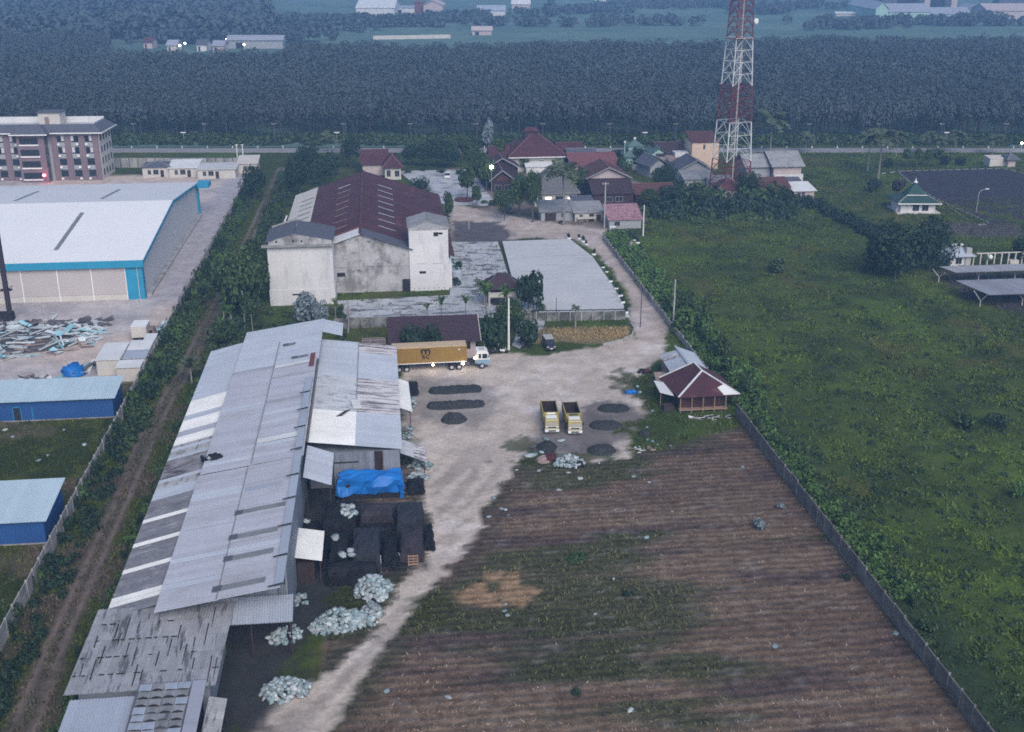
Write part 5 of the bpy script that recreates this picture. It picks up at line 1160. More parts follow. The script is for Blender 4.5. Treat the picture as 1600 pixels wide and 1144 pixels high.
for i in range(285):
    u, v = q.random(), q.random(); x = -76 + 24.5 * u; y0 = 187.5 + 6 * u ** 2; y1 = 209.5 - 5 * max(0, .45 - u) - 0 * u; y = y0 + (y1 - y0) * v
    e = min(1, 4 * min(u * 1.2 + .2, 1 - u), 4 * min(v, 1 - v)); z = 1.7 * e * q.random() + .05
    mk = 'scrap_dark' if v > .72 and q.random() < .6 else q.choice(('scrap', 'scrap', 'scrap', 'scrap_teal', 'scrap_brown' if v < .3 else 'scrap'))
    if u < .25 and q.random() < .5: mk = 'scrap_teal'
    o = put('scrap_piece', scrap_piece(q.choice((0, 0, 1, 1, 2, 3)), mk), sc, Vector((x, y, z)) - Vector(sc.location), 0, q.uniform(.6, 1.25)); o.rotation_euler = (q.uniform(-.35, .35), q.uniform(-.25, .25), q.gauss(.15, .7))
mb = MB(); mb.blob((0, 0, -.3), 11.2, 8.0, 1.4, .1, 16, 6, 5, True); put('base_debris', mb.mesh('base_debris', M['scrap_dark']), sc, (-1.2, -1.8, 0))
def pile(x, y, n, rx, ry, h, mks, label, seed, rz=0.0, kinds=(0, 1, 2, 3), sc_=(.5, 1.0)):
    q = random.Random(seed); t = thing('scrap_pile', label, 'scrap pile', (x, y, 0), rz)
    for i in range(n):
        r = math.sqrt(q.random()); a = q.uniform(0, 6.28); o = put('scrap_piece', scrap_piece(q.choice(kinds), q.choice(mks)), t, (rx * r * math.cos(a), ry * r * math.sin(a), h * (1 - r) * q.random()), 0, q.uniform(*sc_)); o.rotation_euler = (q.uniform(-.3, .3), q.uniform(-.3, .3), q.gauss(1.57 if ry > rx else 0, .5))
    return t
pile(-40.6, 201.5, 46, 1.2, 5.0, 1.8, ('scrap', 'scrap_teal', 'scrap_dark', 'scrap'), 'narrow pile of blue grey sheets against the vine covered wall', 92)
pile(-50.8, 182.2, 44, 1.8, 5.2, 1.5, ('scrap', 'scrap_dark', 'scrap', 'scrap_teal'), 'long pile of pipes and sheets around the blue tarp, behind the blue shed', 93, -.45)
pile(-57.5, 178.6, 22, 2.6, 1.4, 1.0, ('scrap_brown', 'scrap', 'scrap_dark'), 'low pile of brown and grey scrap behind the blue shed roof, left', 94)
pile(-45, 139.5, 12, 3.2, 1.2, .2, ('scrap', 'scrap_brown'), 'thin scatter of pale boards on the grass between the blue sheds', 95, 0, (0, 1), (.3, .6))
mb = MB(); mb.blob((0, 0, .2), 1.9, 2.1, 1.7, .22, 11, 7, 8, True); tag(put('blue_tarp', mb.mesh('blue_tarp', M['tarp_blue'], True), None, (-51.4, 180.2, 0)), 'crumpled blue tarp dome on the pile behind the blue shed', 'tarp')
t = thing('box_truck', 'small truck with a white box body beside the vine covered wall', 'truck', (-43.7, 196.2, 0)); MB().box(-1.45, 1.15, -.2, 3.4, .75, 2.75).build('cargo_box', M['cream'], t); MB().box(-1.5, 1.2, -.25, 3.45, 2.75, 2.82).build('box_roof', M['white'], t)
MB().hexa([(1.2, .2, .4), (2.6, .2, .4), (2.6, 2.4, .4), (1.2, 2.4, .4)], [(1.2, .25, 2.1), (2.2, .3, 2.1), (2.2, 2.3, 2.1), (1.2, 2.35, 2.1)]).build('cab', M['scrap_brown'], t); MB().box(1.5, 2.1, .16, .24, 1.3, 1.9).build('cab_window', M['glass'], t)
for x in (-.9, .5, 1.9): MB().wheel((x, .0, .38), .38, .25).build('wheel', M['black'], t)
def cabin(x0, x1, y0, y1, h, label, wall='cream', roof='roof_white', wins=0, name='site_cabin'):
    t = thing(name, label, 'cabin', ((x0 + x1) / 2, (y0 + y1) / 2, 0)); boxp(t, 'wall', x0, x1, y0, y1, 0, h, wall)
    n = max(1, int((x1 - x0) / 2.2)); dx = (x1 - x0 + .3) / n
    for i in range(n): plate(t, 'roof_panel', [(x0 - .15 + i * dx, y0 - .2, h + .06), (x0 - .15 + (i + 1) * dx - .06, y0 - .2, h + .06), (x0 - .15 + (i + 1) * dx - .06, y1 + .2, h + .22), (x0 - .15 + i * dx, y1 + .2, h + .22)], .1, roof)
    for i in range(wins): boxp(t, 'window', x0 + 1 + i * .9, x0 + 1.6 + i * .9, y0 - .05, y0, h * .45, h * .8, 'glass')
    return t
cabin(-47.4, -43.7, 179.4, 187.2, 2.7, 'white roofed cabin standing leftmost in the cabin cluster'); cabin(-43.4, -39.9, 184.6, 188.6, 2.5, 'white roofed cabin with two dark window holes, behind the grey roofed one', wins=2)
cabin(-41.6, -39.9, 189.0, 192.0, 2.5, 'small white roofed cabin farthest back in the cabin cluster'); cabin(-43.5, -39.9, 180.8, 184.2, 2.3, 'cabin with a bluish grey roof in the middle of the cluster', roof='roof_blue'); cabin(-43.6, -39.9, 176.2, 179.0, 2.4, 'cabin with white panel roof nearest the blue shed')
def blue_shed(x0, x1, y0, y1, hf, hb, label, door):
    t = thing('blue_shed', label, 'shed', ((x0 + x1) / 2, (y0 + y1) / 2, 0)); w = MB(); w.hexa([(x0, y0, -.1), (x1, y0, -.1), (x1, y1, -.1), (x0, y1, -.1)], [(x0, y0, hf), (x1, y0, hf), (x1, y1, hb), (x0, y1, hb)]); rel(t, w, 'wall', 'blue_wall')
    n = int((x1 - x0) / 1.0); sheet_roof(t, (x0 - .3, y0 - .5, hf - .02), (x1 + .5, y0 - .5, hf - .02), (x0 - .3, y1 + .5, hb + .12), n, 1, 'blue_roof', .25, .015)
    boxp(t, 'base_strip', x0, x1 + .02, y0 - .06, y0, 0, .18, 'conc_wall')
    if door: boxp(t, 'door', door, door + 1.0, y0 - .05, y0 + .02, .1, 2.2, 'car_dark'); f = MB(); f.box(door - .1, door, y0 - .06, y0, .1, 2.3); f.box(door + 1.0, door + 1.1, y0 - .06, y0, .1, 2.3); f.box(door - .1, door + 1.1, y0 - .06, y0, 2.2, 2.3); rel(t, f, 'door_frame', 'cyan'); boxp(t, 'panel_frame', door + 2.6, door + 2.7, y0 - .05, y0, .2, 2.2, 'cyan')
    return t
blue_shed(-78, -41.0, 161.2, 167.4, 3.3, 4.0, 'long bright blue shed with a pale blue roof and a door, beyond the grass', -55.2)
blue_shed(-72, -40.9, 123.2, 131.6, 3.2, 4.1, 'bright blue shed with pale blue roof at the left edge, nearest', None)
mb = MB(); g = at(75, 604); mb.tube((g.x, g.y, 0), (g.x - .2, g.y, 5.0), .06, .05, 5); tag(mb.build('lamp_pole', M['pole_grey']), 'thin grey pole behind the long blue shed', 'pole')

# ------------------------------------------------------------------ the two long walls
def long_wall(x, y0, y1, h, bay, rows, label, m='conc_wall', name='boundary_wall', postm='conc_wall', step=1, miss=0.0, thick=.10, lean=.02):
    t = thing(name, label, 'wall', (x, (y0 + y1) / 2, 0)); n = int((y1 - y0) / bay); hh = h / rows; pm = MB(); pm.box(-thick / 2, thick / 2, .07, bay - .07, .01, hh - .03); pm = pm.mesh('panel', M[m]); po = MB(); po.box(-.11, .11, -.09, .09, 0, h + .12); po = po.mesh('post', M[postm])
    for i in range(n):
        dz = rng.uniform(-.08, .08); 
        for j in range(rows):
            if rng.random() < miss: continue
            put('panel', pm, t, (rng.uniform(-.03, .03), y0 + i * bay - (y0 + y1) / 2, j * hh + dz), rng.uniform(-.006, .006))
        put('post', po, t, (0, y0 + i * bay - (y0 + y1) / 2, dz), 0)
    return t
long_wall(50.6, 58, 153, 2.1, 2.4, 4, 'long grey panel wall between the brown field and the green meadow, with posts', 'wall_brown', postm='mossy')
long_wall(51.0, 166, 262, 1.3, 2.6, 2, 'low mossy wall along the bend of the drive')
long_wall(-39.6, 62, 346, 2.2, 2.45, 2, 'long pale panel wall hung with creepers beside the dirt track')
fw_ = thing('boundary_wall', 'stained concrete wall with dark coping behind the dry grass strip', 'wall', (34.5, 198.5, 0)); 
for i in range(9):
    x = 25.0 + i * 2.1; yy = 199.6 - (x - 25) * .055; boxp(fw_, 'panel', x + .1, x + 2.0, yy - .06, yy + .06, 0, 1.7, 'mossy'); boxp(fw_, 'post', x - .1, x + .1, yy - .12, yy + .12, 0, 1.95, 'conc_wall'); boxp(fw_, 'coping', x - .1, x + 2.0, yy - .13, yy + .13, 1.96, 2.08, 'dark')
P = w2([(986, 508), (991, 516), (988, 526), (972, 534), (942, 541)]); mb = MB()
for a, b in zip(P[:-1], P[1:]): mb.beam((*a, .25), (*b, .25), .25, .5)
tag(mb.build('kerb_wall', M['conc_wall']), 'low curved kerb wall round the end of the dry grass strip', 'wall')
rw = thing('boundary_wall', 'dark grimy wall below the stained concrete yard, behind the annex', 'wall', (-4, 199.4, 0))
for i in range(7): boxp(rw, 'panel', -10 + i * 2.4, -7.7 + i * 2.4, 199.3, 199.5, -.1, 1.9 + .1 * (i % 2), 'mossy')
g0, g1 = at(176, 262), at(392, 262); bw = thing('boundary_wall', 'long pale wall with posts in front of the public road, left', 'wall', tuple(g0), math.atan2(g1.y - g0.y, g1.x - g0.x)); L_ = (g1 - g0).length
for i in range(16):
    d = L_ / 16; MB().box(i * d + .1, (i + 1) * d - .1, -.08, .08, 0, 3.0).build('panel', M['conc_wall'], bw); MB().box(i * d - .12, i * d + .12, -.15, .15, 0, 3.3).build('post', M['slate'], bw)
for px in (372, 381):
    g = at(px, 258); t = thing('gate_post', 'slim pale gate post, ' + ('left' if px < 376 else 'right') + ' one of the pair by the wall end', 'post', tuple(g)); MB().tube((0, 0, 0), (0, 0, 6.4), .16, .14, 6).build('post', M['white'], t); MB().box(-.5, .5, -.1, .1, 6.3, 6.45).build('cap', M['white'], t)

# ------------------------------------------------------------------ wooden house, grey shed
wd = thing('wooden_house', 'small wooden house on stilts, maroon hipped roof with white ridge strips', 'house', (46, 157, 0))
x0, x1, yf, yk = 42.6, 50.2, 154.2, 160.6
boxp(wd, 'wall', x0, x1 - .6, yf, yk, .55, 2.9, 'wood_dark')
for i in range(15): boxp(wd, 'plank', x0 + .02 + i * .46, x0 + .40 + i * .46, yf - .05, yf - .003, .62, 2.75, 'maroon_wood')
boxp(wd, 'floor_beam', x0 - .1, x1 - .3, yf - .9, yf - .02, .38, .55, 'wood')
for i in range(5): boxp(wd, 'veranda_post', x0 + i * 1.73, x0 + .13 + i * 1.73, yf - .85, yf - .72, 0, 2.75, 'wood')
for i in range(5): boxp(wd, 'stilt', x0 + .5 + i * 1.6, x0 + .75 + i * 1.6, yf + .5, yf + .8, 0, .55, 'dark')
E0, E1, EB0, EB1, RF, RB = (42.2, 153.0, 2.7), (51.6, 153.2, 2.7), (41.2, 161.3, 2.7), (50.9, 161.5, 2.7), (46.9, 157.6, 5.0), (46.6, 161.4, 5.0)
plate(wd, 'front_roof', [E0, E1, RF], .12, 'maroon'); plate(wd, 'side_roof', [EB0, E0, RF, RB], .12, 'maroon'); plate(wd, 'side_roof', [E1, EB1, RB, RF], .12, 'maroon')
up = Vector((0, 0, .08))
for a, b in ((E0, RF), (E1, RF), (RF, RB), (EB0, RB)):
    mb = MB(); mb.beam(vec(a) + up, vec(b) + up, .27, .10); rel(wd, mb, 'ridge_strip', 'roof_white')
def bl(a, b, t_): return vec(a).lerp(vec(b), t_)
plate(wd, 'corner_sheet', [bl(E0, E1, .74) + up, vec(E1) + up, bl(E1, RF, .42) + up, bl(bl(E0, E1, .74), RF, .30) + up], .05, 'roof_white')
plate(wd, 'side_awning', [(40.2, 156.3, 2.3), (41.9, 154.6, 2.35), (41.9, 159.0, 2.75), (40.2, 160.6, 2.6)], .06, 'roof_white')
boxp(wd, 'awning_post', 40.35, 40.45, 156.6, 156.7, 0, 2.25, 'wood'); boxp(wd, 'side_bench', 40.4, 41.8, 154.0, 155.4, 0, .9, 'wood_dark')
gs = thing('grey_shed', 'pale grey gabled shed behind the wooden house', 'shed', (47, 167, 0))
A_, B_, C_, D_ = at(1030, 554, 2.6), at(1052, 588, 2.6), at(1055, 541, 3.9), at(1084, 580, 3.9); 
sheet_roof(gs, B_, A_, D_, 9, 1, lambda i, j: 'roof_streaky' if i in (6, 7) else 'roof_blue', .3, .02)
d_ = Vector((3.3, .2, -1.3)); sheet_roof(gs, C_ + d_, C_ + d_ + (D_ - C_), C_, 9, 1, 'roof_blue', .3, .02)
mb = MB(); mb.beam(C_ + up, D_ + up, .4, .08); rel(gs, mb, 'ridge_cap', 'roof_blue')
w = MB(); w.hexa([A_ * 1 + Vector((.4, -.3, -2.6)), B_ + Vector((.4, .3, -2.6)), B_ + Vector((5.2, .3, -2.6)), A_ + Vector((5.2, -.3, -2.6))], [A_ + Vector((.4, -.3, -.2)), B_ + Vector((.4, .3, -.2)), B_ + Vector((5.2, .3, -.2)), A_ + Vector((5.2, -.3, -.2))]); rel(gs, w, 'wall', 'scrap_brown')
t = thing('leaning_board', 'bare pinkish board leaning on the left side of the grey shed', 'board', tuple(at(1036, 598))); MB().hexa([(-1.2, -1.2, 0), (1.0, -1.6, 0), (1.0, -1.5, 0), (-1.2, -1.1, 0)], [(-1.2, 1.6, 1.2), (.8, 1.2, 1.4), (.8, 1.3, 1.4), (-1.2, 1.7, 1.2)]).build('board', M['scrap_brown'], t)
pile(46.5, 151.2, 26, 3.4, .9, .4, ('scrap', 'scrap_brown', 'scrap', 'wood_dark'), 'pale rubble and boards strewn before the wooden house', 96, 0, (0, 1, 2), (.2, .5))
pile(33.6, 141.2, 22, 2.2, 1.3, .3, ('scrap', 'scrap_brown'), 'pale broken pieces lying on the field edge right of the oval heap', 97, 0, (2, 3), (.15, .4))

# ------------------------------------------------------------------ the old white factory
of = thing('old_factory', 'old white plastered factory with a great maroon roof and two end towers', 'factory', (-4, 250, 0))
SL = .345; zr = lambda x: 12.2 - SL * abs(x + 5.1)
w = MB(); w.hexa([(-10.5, 222, -.1), (4.5, 222, -.1), (4.5, 222, zr(4.5)), (-5.1, 222, 12.1), (-10.5, 222, zr(-10.5))], [(-10.5, 222.4, -.1), (4.5, 222.4, -.1), (4.5, 222.4, zr(4.5)), (-5.1, 222.4, 12.1), (-10.5, 222.4, zr(-10.5))]); rel(of, w, 'gable_wall', 'grimy_wall')
boxp(of, 'pilaster', -5.4, -4.9, 221.85, 222, 0, 11.5, 'grimy_wall'); boxp(of, 'wall_band', -10.4, 4.4, 221.9, 222, 5.3, 5.5, 'grimy_wall'); boxp(of, 'opening', -10.0, -8.4, 221.93, 222.02, 3.4, 4.2, 'dark'); boxp(of, 'doorway', 3.0, 4.5, 221.3, 222.02, 0, 2.5, 'dark')
w = MB(); w.box(-21.5, 13.0, 223, 287, -.1, 5.2); rel(of, w, 'wall', 'white_wall')
def rq(xa, xb, y0, y1, up_=0.0): return [(xa, y0, zr(xa) + up_), (xb, y0, zr(xb) + up_), (xb, y1, zr(xb) + up_), (xa, y1, zr(xa) + up_)]
for k in range(20):                                               # the roof in bays, slightly uneven
    y0 = 226.6 + k * 3.08; y1 = y0 + 3.04; j = rng.uniform(-.03, .03)
    plate(of, 'roof_bay', rq(-16.4, -5.15, y0, y1, j), .12, 'maroon'); plate(of, 'roof_bay', rq(-5.05, 13.9, y0, y1, j), .12, 'maroon')
    if y0 > 250 : plate(of, 'cream_bay', rq(-22.2, -16.45, y0, y1, j), .12, 'cream')
plate(of, 'end_bay', rq(-11.2, -5.15, 221.3, 226.5, .05), .12, 'roof_white'); plate(of, 'end_bay', rq(-5.05, 5.2, 221.3, 226.5, .05), .12, 'slate'); plate(of, 'rust_edge', rq(-11.0, -5.2, 226.5, 228.0, .09), .1, 'rust_red')
mb = MB(); mb.beam((-5.1, 221.3, 12.32), (-5.1, 288, 12.32), .5, .14); rel(of, mb, 'ridge_cap', 'tile_red')
for k in range(8):
    y = 232.5 + k * 6.1; plate(of, 'skylight', rq(-10.9, -8.0, y, y + .55, .13), .05, 'scrap_brown' if k < 7 else 'cream'); plate(of, 'skylight', rq(-1.5, 2.0, y, y + .55, .13), .05, 'roof_grey')
for k in range(5): y = 255 + k * 5.2; plate(of, 'skylight', rq(-20.0, -17.0, y, y + .6, .13), .05, 'skylight')
mb = MB(); mb.beam((-23.2, 246, 5.6), (-23.0, 268, 5.6), .35, .3); rel(of, mb, 'white_gutter', 'white')
boxp(of, 'pink_return', 12.9, 13.4, 262, 270, .1, 5.4, 'pinkish')
# left block
lx0, lx1, ly0, ly1 = -22.6, -10.3, 214.8, 226.4
boxp(of, 'left_block', lx0, lx1, ly0, ly1, -.1, 11.7, 'white_wall'); boxp(of, 'block_base', lx0 - .12, lx1 + .12, ly0 - .12, ly1, -.1, 3.1, 'white_wall'); boxp(of, 'ledge', lx0 - 1.0, lx1 + .25, ly0 - .8, ly0 + .6, 11.7, 12.0, 'conc_wall')
w = MB(); w.hexa([(lx0 + .3, ly0 - .05, 12.0), (lx1, ly0 - .05, 12.0), (lx1, ly0 - .05, 12.6), (-17.4, ly0 - .05, 14.0), (lx0 + .3, ly0 - .05, 12.6)], [(lx0 + .3, ly0 + .4, 12.0), (lx1, ly0 + .4, 12.0), (lx1, ly0 + .4, 12.6), (-17.4, ly0 + .4, 14.0), (lx0 + .3, ly0 + .4, 12.6)]); rel(of, w, 'parapet', 'grimy_wall')
plate(of, 'block_roof', [(lx0 - .3, ly0 + .3, 12.6), (-17.4, ly0 + .3, 14.15), (-17.4, ly1, 14.15), (lx0 - .3, ly1, 12.6)], .15, 'slate'); plate(of, 'block_roof', [(-17.3, ly0 + .3, 14.12), (lx1 + .3, ly0 + .3, 12.6), (lx1 + .3, ly1, 12.6), (-17.3, ly1, 14.12)], .15, 'slate')
boxp(of, 'vent', -18.4, -16.9, ly0 - .16, ly0 - .05, 2.0, 2.3, 'dark'); mb = MB(); mb.beam((lx0 + .1, ly1 - .3, 12.9), (-17.4, ly1 - .3, 14.5), .3, .3); rel(of, mb, 'roof_edge', 'conc_wall')
for x in (-20.9, -17.8, -16.2): boxp(of, 'vent', x, x + .35, ly0 - .1, ly0, 12.5, 12.85, 'dark')
# right tower
tx0, tx1, ty0, ty1 = 4.5, 12.3, 221.7, 230
boxp(of, 'right_tower', tx0, tx1, ty0, ty1, -.1, 12.6, 'white_wall'); boxp(of, 'cornice', tx0 - .15, tx1 + .15, ty0 - .15, ty1 + .1, 12.6, 12.85, 'grimy_wall')
w = MB(); w.hexa([(tx0, ty0, 12.85), (tx1, ty0, 12.85), (tx1, ty0, 13.2), (8.2, ty0, 14.2), (tx0, ty0, 13.2)], [(tx0, ty0 + .3, 12.85), (tx1, ty0 + .3, 12.85), (tx1, ty0 + .3, 13.2), (8.2, ty0 + .3, 14.2), (tx0, ty0 + .3, 13.2)]); rel(of, w, 'parapet', 'facade_grey')
plate(of, 'tower_roof', [(tx0 - .3, ty0 - .1, 13.2), (8.2, ty0 - .1, 14.35), (8.2, ty1, 14.35), (tx0 - .3, ty1, 13.2)], .15, 'asbestos'); plate(of, 'tower_roof', [(8.25, ty0 - .1, 14.33), (tx1 + .3, ty0 - .1, 13.2), (tx1 + .3, ty1, 13.2), (8.25, ty1, 14.33)], .15, 'asbestos')
boxp(of, 'window', 9.4, 10.3, ty0 - .03, ty0 + .05, 11.2, 12.0, 'dark'); boxp(of, 'window', 10.32, 11.2, ty0 - .03, ty0 + .05, 11.55, 11.95, 'dark'); boxp(of, 'vent', 6.4, 7.7, ty0 - .03, ty0 + .05, 3.6, 4.1, 'dark')
for x in (6.0, 9.0): boxp(of, 'ledge_mark', x, x + 2.0, ty0 - .04, ty0, 5.6, 5.7, 'grimy_wall')
for k in range(7): boxp(of, 'weep_hole', 5.2 + k * 1.0, 5.35 + k * 1.0, ty0 - .03, ty0, .45, .6, 'dark')
t = thing('water_tank', 'blue grey round water tank at the foot of the white tower', 'tank', (14.3, 228.5, 0)); MB().lathe([(1.1, 0), (1.12, .1), (1.1, 2.0), (.95, 2.25), (.3, 2.35)], n=16).build('tank', M['roof_blue'], t); MB().lathe([(.3, 2.35), (.3, 2.48), (.05, 2.5)], n=10).build('lid', M['dark'], t)
pile(14.2, 240, 26, 1.0, 7.0, 1.6, ('scrap', 'scrap_teal', 'scrap_dark'), 'clutter of pale and teal pieces along the white tower side', 98, 0, (2, 3), (.4, .8))

# ------------------------------------------------------------------ round the gate: gazebo, house behind the truck, poles
gz = thing('gazebo', 'raised guard hut with dark hipped roof among dense plants by the gate', 'hut', (21.9, 211.5, 0))
for x in (-2.6, 2.6):
    for y in (-2.2, 2.2): MB().box(x - .14, x + .14, y - .14, y + .14, 0, 3.9).build('post', M['cream'], gz)
MB().box(-2.7, 2.7, -2.3, 2.3, 1.75, 1.95).build('deck', M['scrap_brown'], gz)
MB().box(-2.5, 2.5, -2.36, -2.26, 1.95, 2.95).build('parapet', M['cream'], gz); MB().box(-2.5, 2.5, 2.26, 2.36, 1.95, 3.9).build('back_wall', M['cream'], gz); MB().box(2.52, 2.62, -2.1, 2.1, 1.95, 2.95).build('parapet', M['cream'], gz)
for x in (-1.6, -.4, .9): MB().box(x, x + .8, -2.2, -2.12, 2.98, 3.85).build('window', M['glass'], gz)
r = MB(); a = [(-3.6, -3.2, 3.75), (3.6, -3.2, 3.75), (3.6, 3.2, 3.75), (-3.6, 3.2, 3.75)]; b0, b1 = (-.9, 0, 6.1), (.9, 0, 6.1)
r.slab([a[0], a[1], b1, b0], .12); r.slab([a[1], a[2], b1], .12); r.slab([a[2], a[3], b0, b1], .12); r.slab([a[3], a[0], b0], .12); r.build('roof', M['tile_brown'], gz)
mb = MB()
for c, e in ((a[0], b0), (a[1], b1), (b0, b1)): mb.beam(vec(c) + up, vec(e) + up, .2, .1)
mb.build('hip_ridge', M['slate'], gz); MB().box(-1.8, 1.8, -1.6, 1.6, 0, 1.7).build('undercroft', M['dark'], gz)
hb = thing('house', 'low house with one dark brown roof slope directly behind the container', 'house', (7.5, 186, 0))
boxp(hb, 'wall', .5, 14.4, 182.4, 190, 0, 3.0, 'pinkish'); plate(hb, 'roof', [(-.4, 181.4, 3.0), (15.2, 181.2, 3.0), (15.2, 188, 5.5), (-.4, 188.2, 5.5)], .16, 'tile_brown'); plate(hb, 'back_roof', [(15.2, 191, 4.0), (-.4, 191, 4.0), (-.4, 188.25, 5.48), (15.2, 188.05, 5.48)], .16, 'tile_brown')
for i, x in enumerate((8.4, 9.9, 11.3, 12.8)): f = boxp(hb, 'window', x, x + .75, 182.33, 182.41, 1.2, 2.6, 'rust_red' if i in (1, 2) else 'glass'); fr = MB(); o_ = Vector(hb.location); [fr.box(a_ - o_.x, b_ - o_.x, 182.30 - o_.y, 182.36 - o_.y, 1.15, 2.65) for a_, b_ in ((x - .08, x), (x + .75, x + .83))]; fr.build('frame', M['cream'], f)
mb = MB(); mb.beam((15.25, 181.2, 3.05), (15.25, 188, 5.55), .1, .2); rel(hb, mb, 'verge_board', 'cream')
pole(20.3, 184.3, 9.4, 'tall bare white concrete pole rising left of the parked dark cars', 'white', False, r=.16)
pole(51.6, 193.5, 9.0, 'pale concrete pole beside the low wall at the gate, right of the drive', 'pole_grey', False, r=.13); pole(61.2, 261.5, 7.6, 'pale pole beside the pink tiled shed', 'white', False, r=.13)
pole(53.5, 270.5, 11.5, 'tall grey pole with crossarm in front of the brick red houses', 'pole_grey', True, r=.15); pole(45.6, 194.0, 7.5, 'thin dark pole at the inner corner of the drive', 'pole_dark', False, r=.07)
pole(26.5, 199.2, 8.2, 'thin dark pole left of the stained concrete wall', 'pole_dark', False, r=.06); pole(31.0, 200.5, 4.2, 'thin short pole behind the stained concrete wall', 'pole_dark', False, r=.06); pole(15.2, 282, 7.5, 'thin pole at the front edge of the forecourt', 'pole_dark', False, r=.09); pole(20.3, 273.5, 4.5, 'short thin pole right of the maroon roof', 'pole_grey', False, r=.09)
POT = [(889, 374), (905, 374), (912, 379), (916, 383), (928, 399), (942, 419), (948, 426), (954, 441), (963, 452), (969, 464), (973, 474), (978, 490), (974, 374), (990, 377), (996, 381), (1000, 388), (1004, 397), (968, 367)]
pot0 = None
for i, (px, py) in enumerate(POT):
    g = at(px, py)
    if pot0 is None:
        pot0 = thing('planter', 'white tyre planter with a small dark plant along the drive', 'planter', g, 0, 'white planters along the drive'); MB().lathe([(.40, 0), (.52, .15), (.50, .34), (.34, .40)], n=12).build('pot', M['white'], pot0); put('plant', SH['dark'][0], pot0, (0, 0, .3), 0, (.55, .55, 1.2))
    else: o = copy_tree(pot0, g, rng.uniform(0, 6.28)); o.scale = [rng.uniform(.75, 1.15)] * 3

# ------------------------------------------------------------------ houses
def house(name, label, cat, x0, x1, y0, y1, h, rise, wall, roof, kind='gy', ov=.6, wins=(), doors=(), rz=0.0, gable=None, trim=None, pos=None, wmat='glass'):
    """kind gx/gy: gable with its ridge along x/y; h: hip; m: falling to the front; m2: falling to the right. wins = (x from the left end, z, w, h) on the front"""
    cx, cy = (x0 + x1) / 2, (y0 + y1) / 2; a, b = (x1 - x0) / 2, (y1 - y0) / 2; t = thing(name, label, cat, (cx, cy, 0), rz)
    w = MB(); w.box(-a, a, -b, b, -.2, h)
    g = MB()
    if kind == 'gy': g.hexa([(-a, -b, h), (a, -b, h), (0, -b, h + rise * a / (a + ov))], [(-a, b, h), (a, b, h), (0, b, h + rise * a / (a + ov))])
    elif kind == 'gx': g.hexa([(-a, -b, h), (-a, b, h), (-a, 0, h + rise * b / (b + ov))], [(a, -b, h), (a, b, h), (a, 0, h + rise * b / (b + ov))])
    w.build('wall', M[wall], t)
    if g.f: g.build('gable', M[gable or wall], t)
    A, B = a + ov, b + ov; r = lambda pts, nm='roof': MB().slab(pts, .16).build(nm, M[roof], t); z = h + .08; Z = h + rise + .16
    if kind == 'gy': r([(-A, B, z), (-A, -B, z), (0, -B, Z), (0, B, Z)]); r([(A, -B, z), (A, B, z), (.02, B, Z - .01), (.02, -B, Z - .01)])
    elif kind == 'gx': r([(-A, -B, z), (A, -B, z), (A, 0, Z), (-A, 0, Z)]); r([(A, B, z), (-A, B, z), (-A, .02, Z - .01), (A, .02, Z - .01)])
    elif kind == 'h':
        k = max(.2, A - B) if A >= B else .2; q = [(-A, -B, z), (A, -B, z), (A, B, z), (-A, B, z)]; l, m_ = ((-k, 0, Z), (k, 0, Z)) if A >= B else ((0, -(B - A) - .01, Z), (0, B - A + .01, Z))
        if A >= B: r([q[0], q[1], m_, l]); r([q[1], q[2], m_]); r([q[2], q[3], l, m_]); r([q[3], q[0], l])
        else: r([q[0], q[1], l]); r([q[1], q[2], m_, l]); r([q[2], q[3], m_]); r([q[3], q[0], l, m_])
    elif kind == 'm': r([(-A, -B, z), (A, -B, z), (A, B, Z), (-A, B, Z)])
    elif kind == 'm2': r([(A, -B, z), (A, B, z), (-A, B, Z), (-A, -B, Z)])
    rt = M['ridge_tile' if roof in ('maroon', 'tile_red', 'tile_pink', 'tile_brown') else 'ridge_pale']; k3 = Vector((0, 0, .05)); rg = []
    if kind == 'gy': rg = [((0, -B, Z), (0, B, Z))]
    elif kind == 'gx': rg = [((-A, 0, Z), (A, 0, Z))]
    elif kind == 'h': rg = [(l, m_), (q[0], l), (q[1], m_ if A >= B else l)]
    for a_, b_ in rg:
        if (Vector(a_) - Vector(b_)).length > .6: MB().beam(Vector(a_) + k3, Vector(b_) + k3, .28, .12).build('ridge_tiles', rt, t)
    if trim and kind == 'gy':
        for s in (-1, 1): MB().beam((s * A, -B - .04, z), (0, -B - .04, Z), .08, .32).build('bargeboard', M[trim], t)
    if trim and kind in 'hgxm' and kind != 'gy': MB().box(-A, A, -B - .05, -B + .02, z - .3, z - .02).build('fascia', M[trim], t)
    for (wx, wz, ww, hh) in wins:
        o = MB().box(-a + wx, -a + wx + ww, -b - .04, -b + .02, wz, wz + hh).build('window', M[wmat], t)
        f = MB(); X, Y = -a + wx, -b - .06; f.box(X - .1, X, Y, Y + .05, wz - .1, wz + hh + .1); f.box(X + ww, X + ww + .1, Y, Y + .05, wz - .1, wz + hh + .1); f.box(X, X + ww, Y, Y + .05, wz + hh, wz + hh + .1); f.box(X, X + ww, Y, Y + .05, wz - .1, wz); f.box(X + ww / 2 - .04, X + ww / 2 + .04, Y, Y + .05, wz, wz + hh); f.build('frame', M['asbestos'], o)
    for (wx, ww, hh) in doors: MB().box(-a + wx, -a + wx + ww, -b - .05, -b + .02, 0, hh).build('door', M['wood_dark'], t)
    return t
def ph(px0, px1, py, depth): p, q = at(px0, py), at(px1, py); y = (p.y + q.y) / 2; return p.x, q.x, y, y + depth
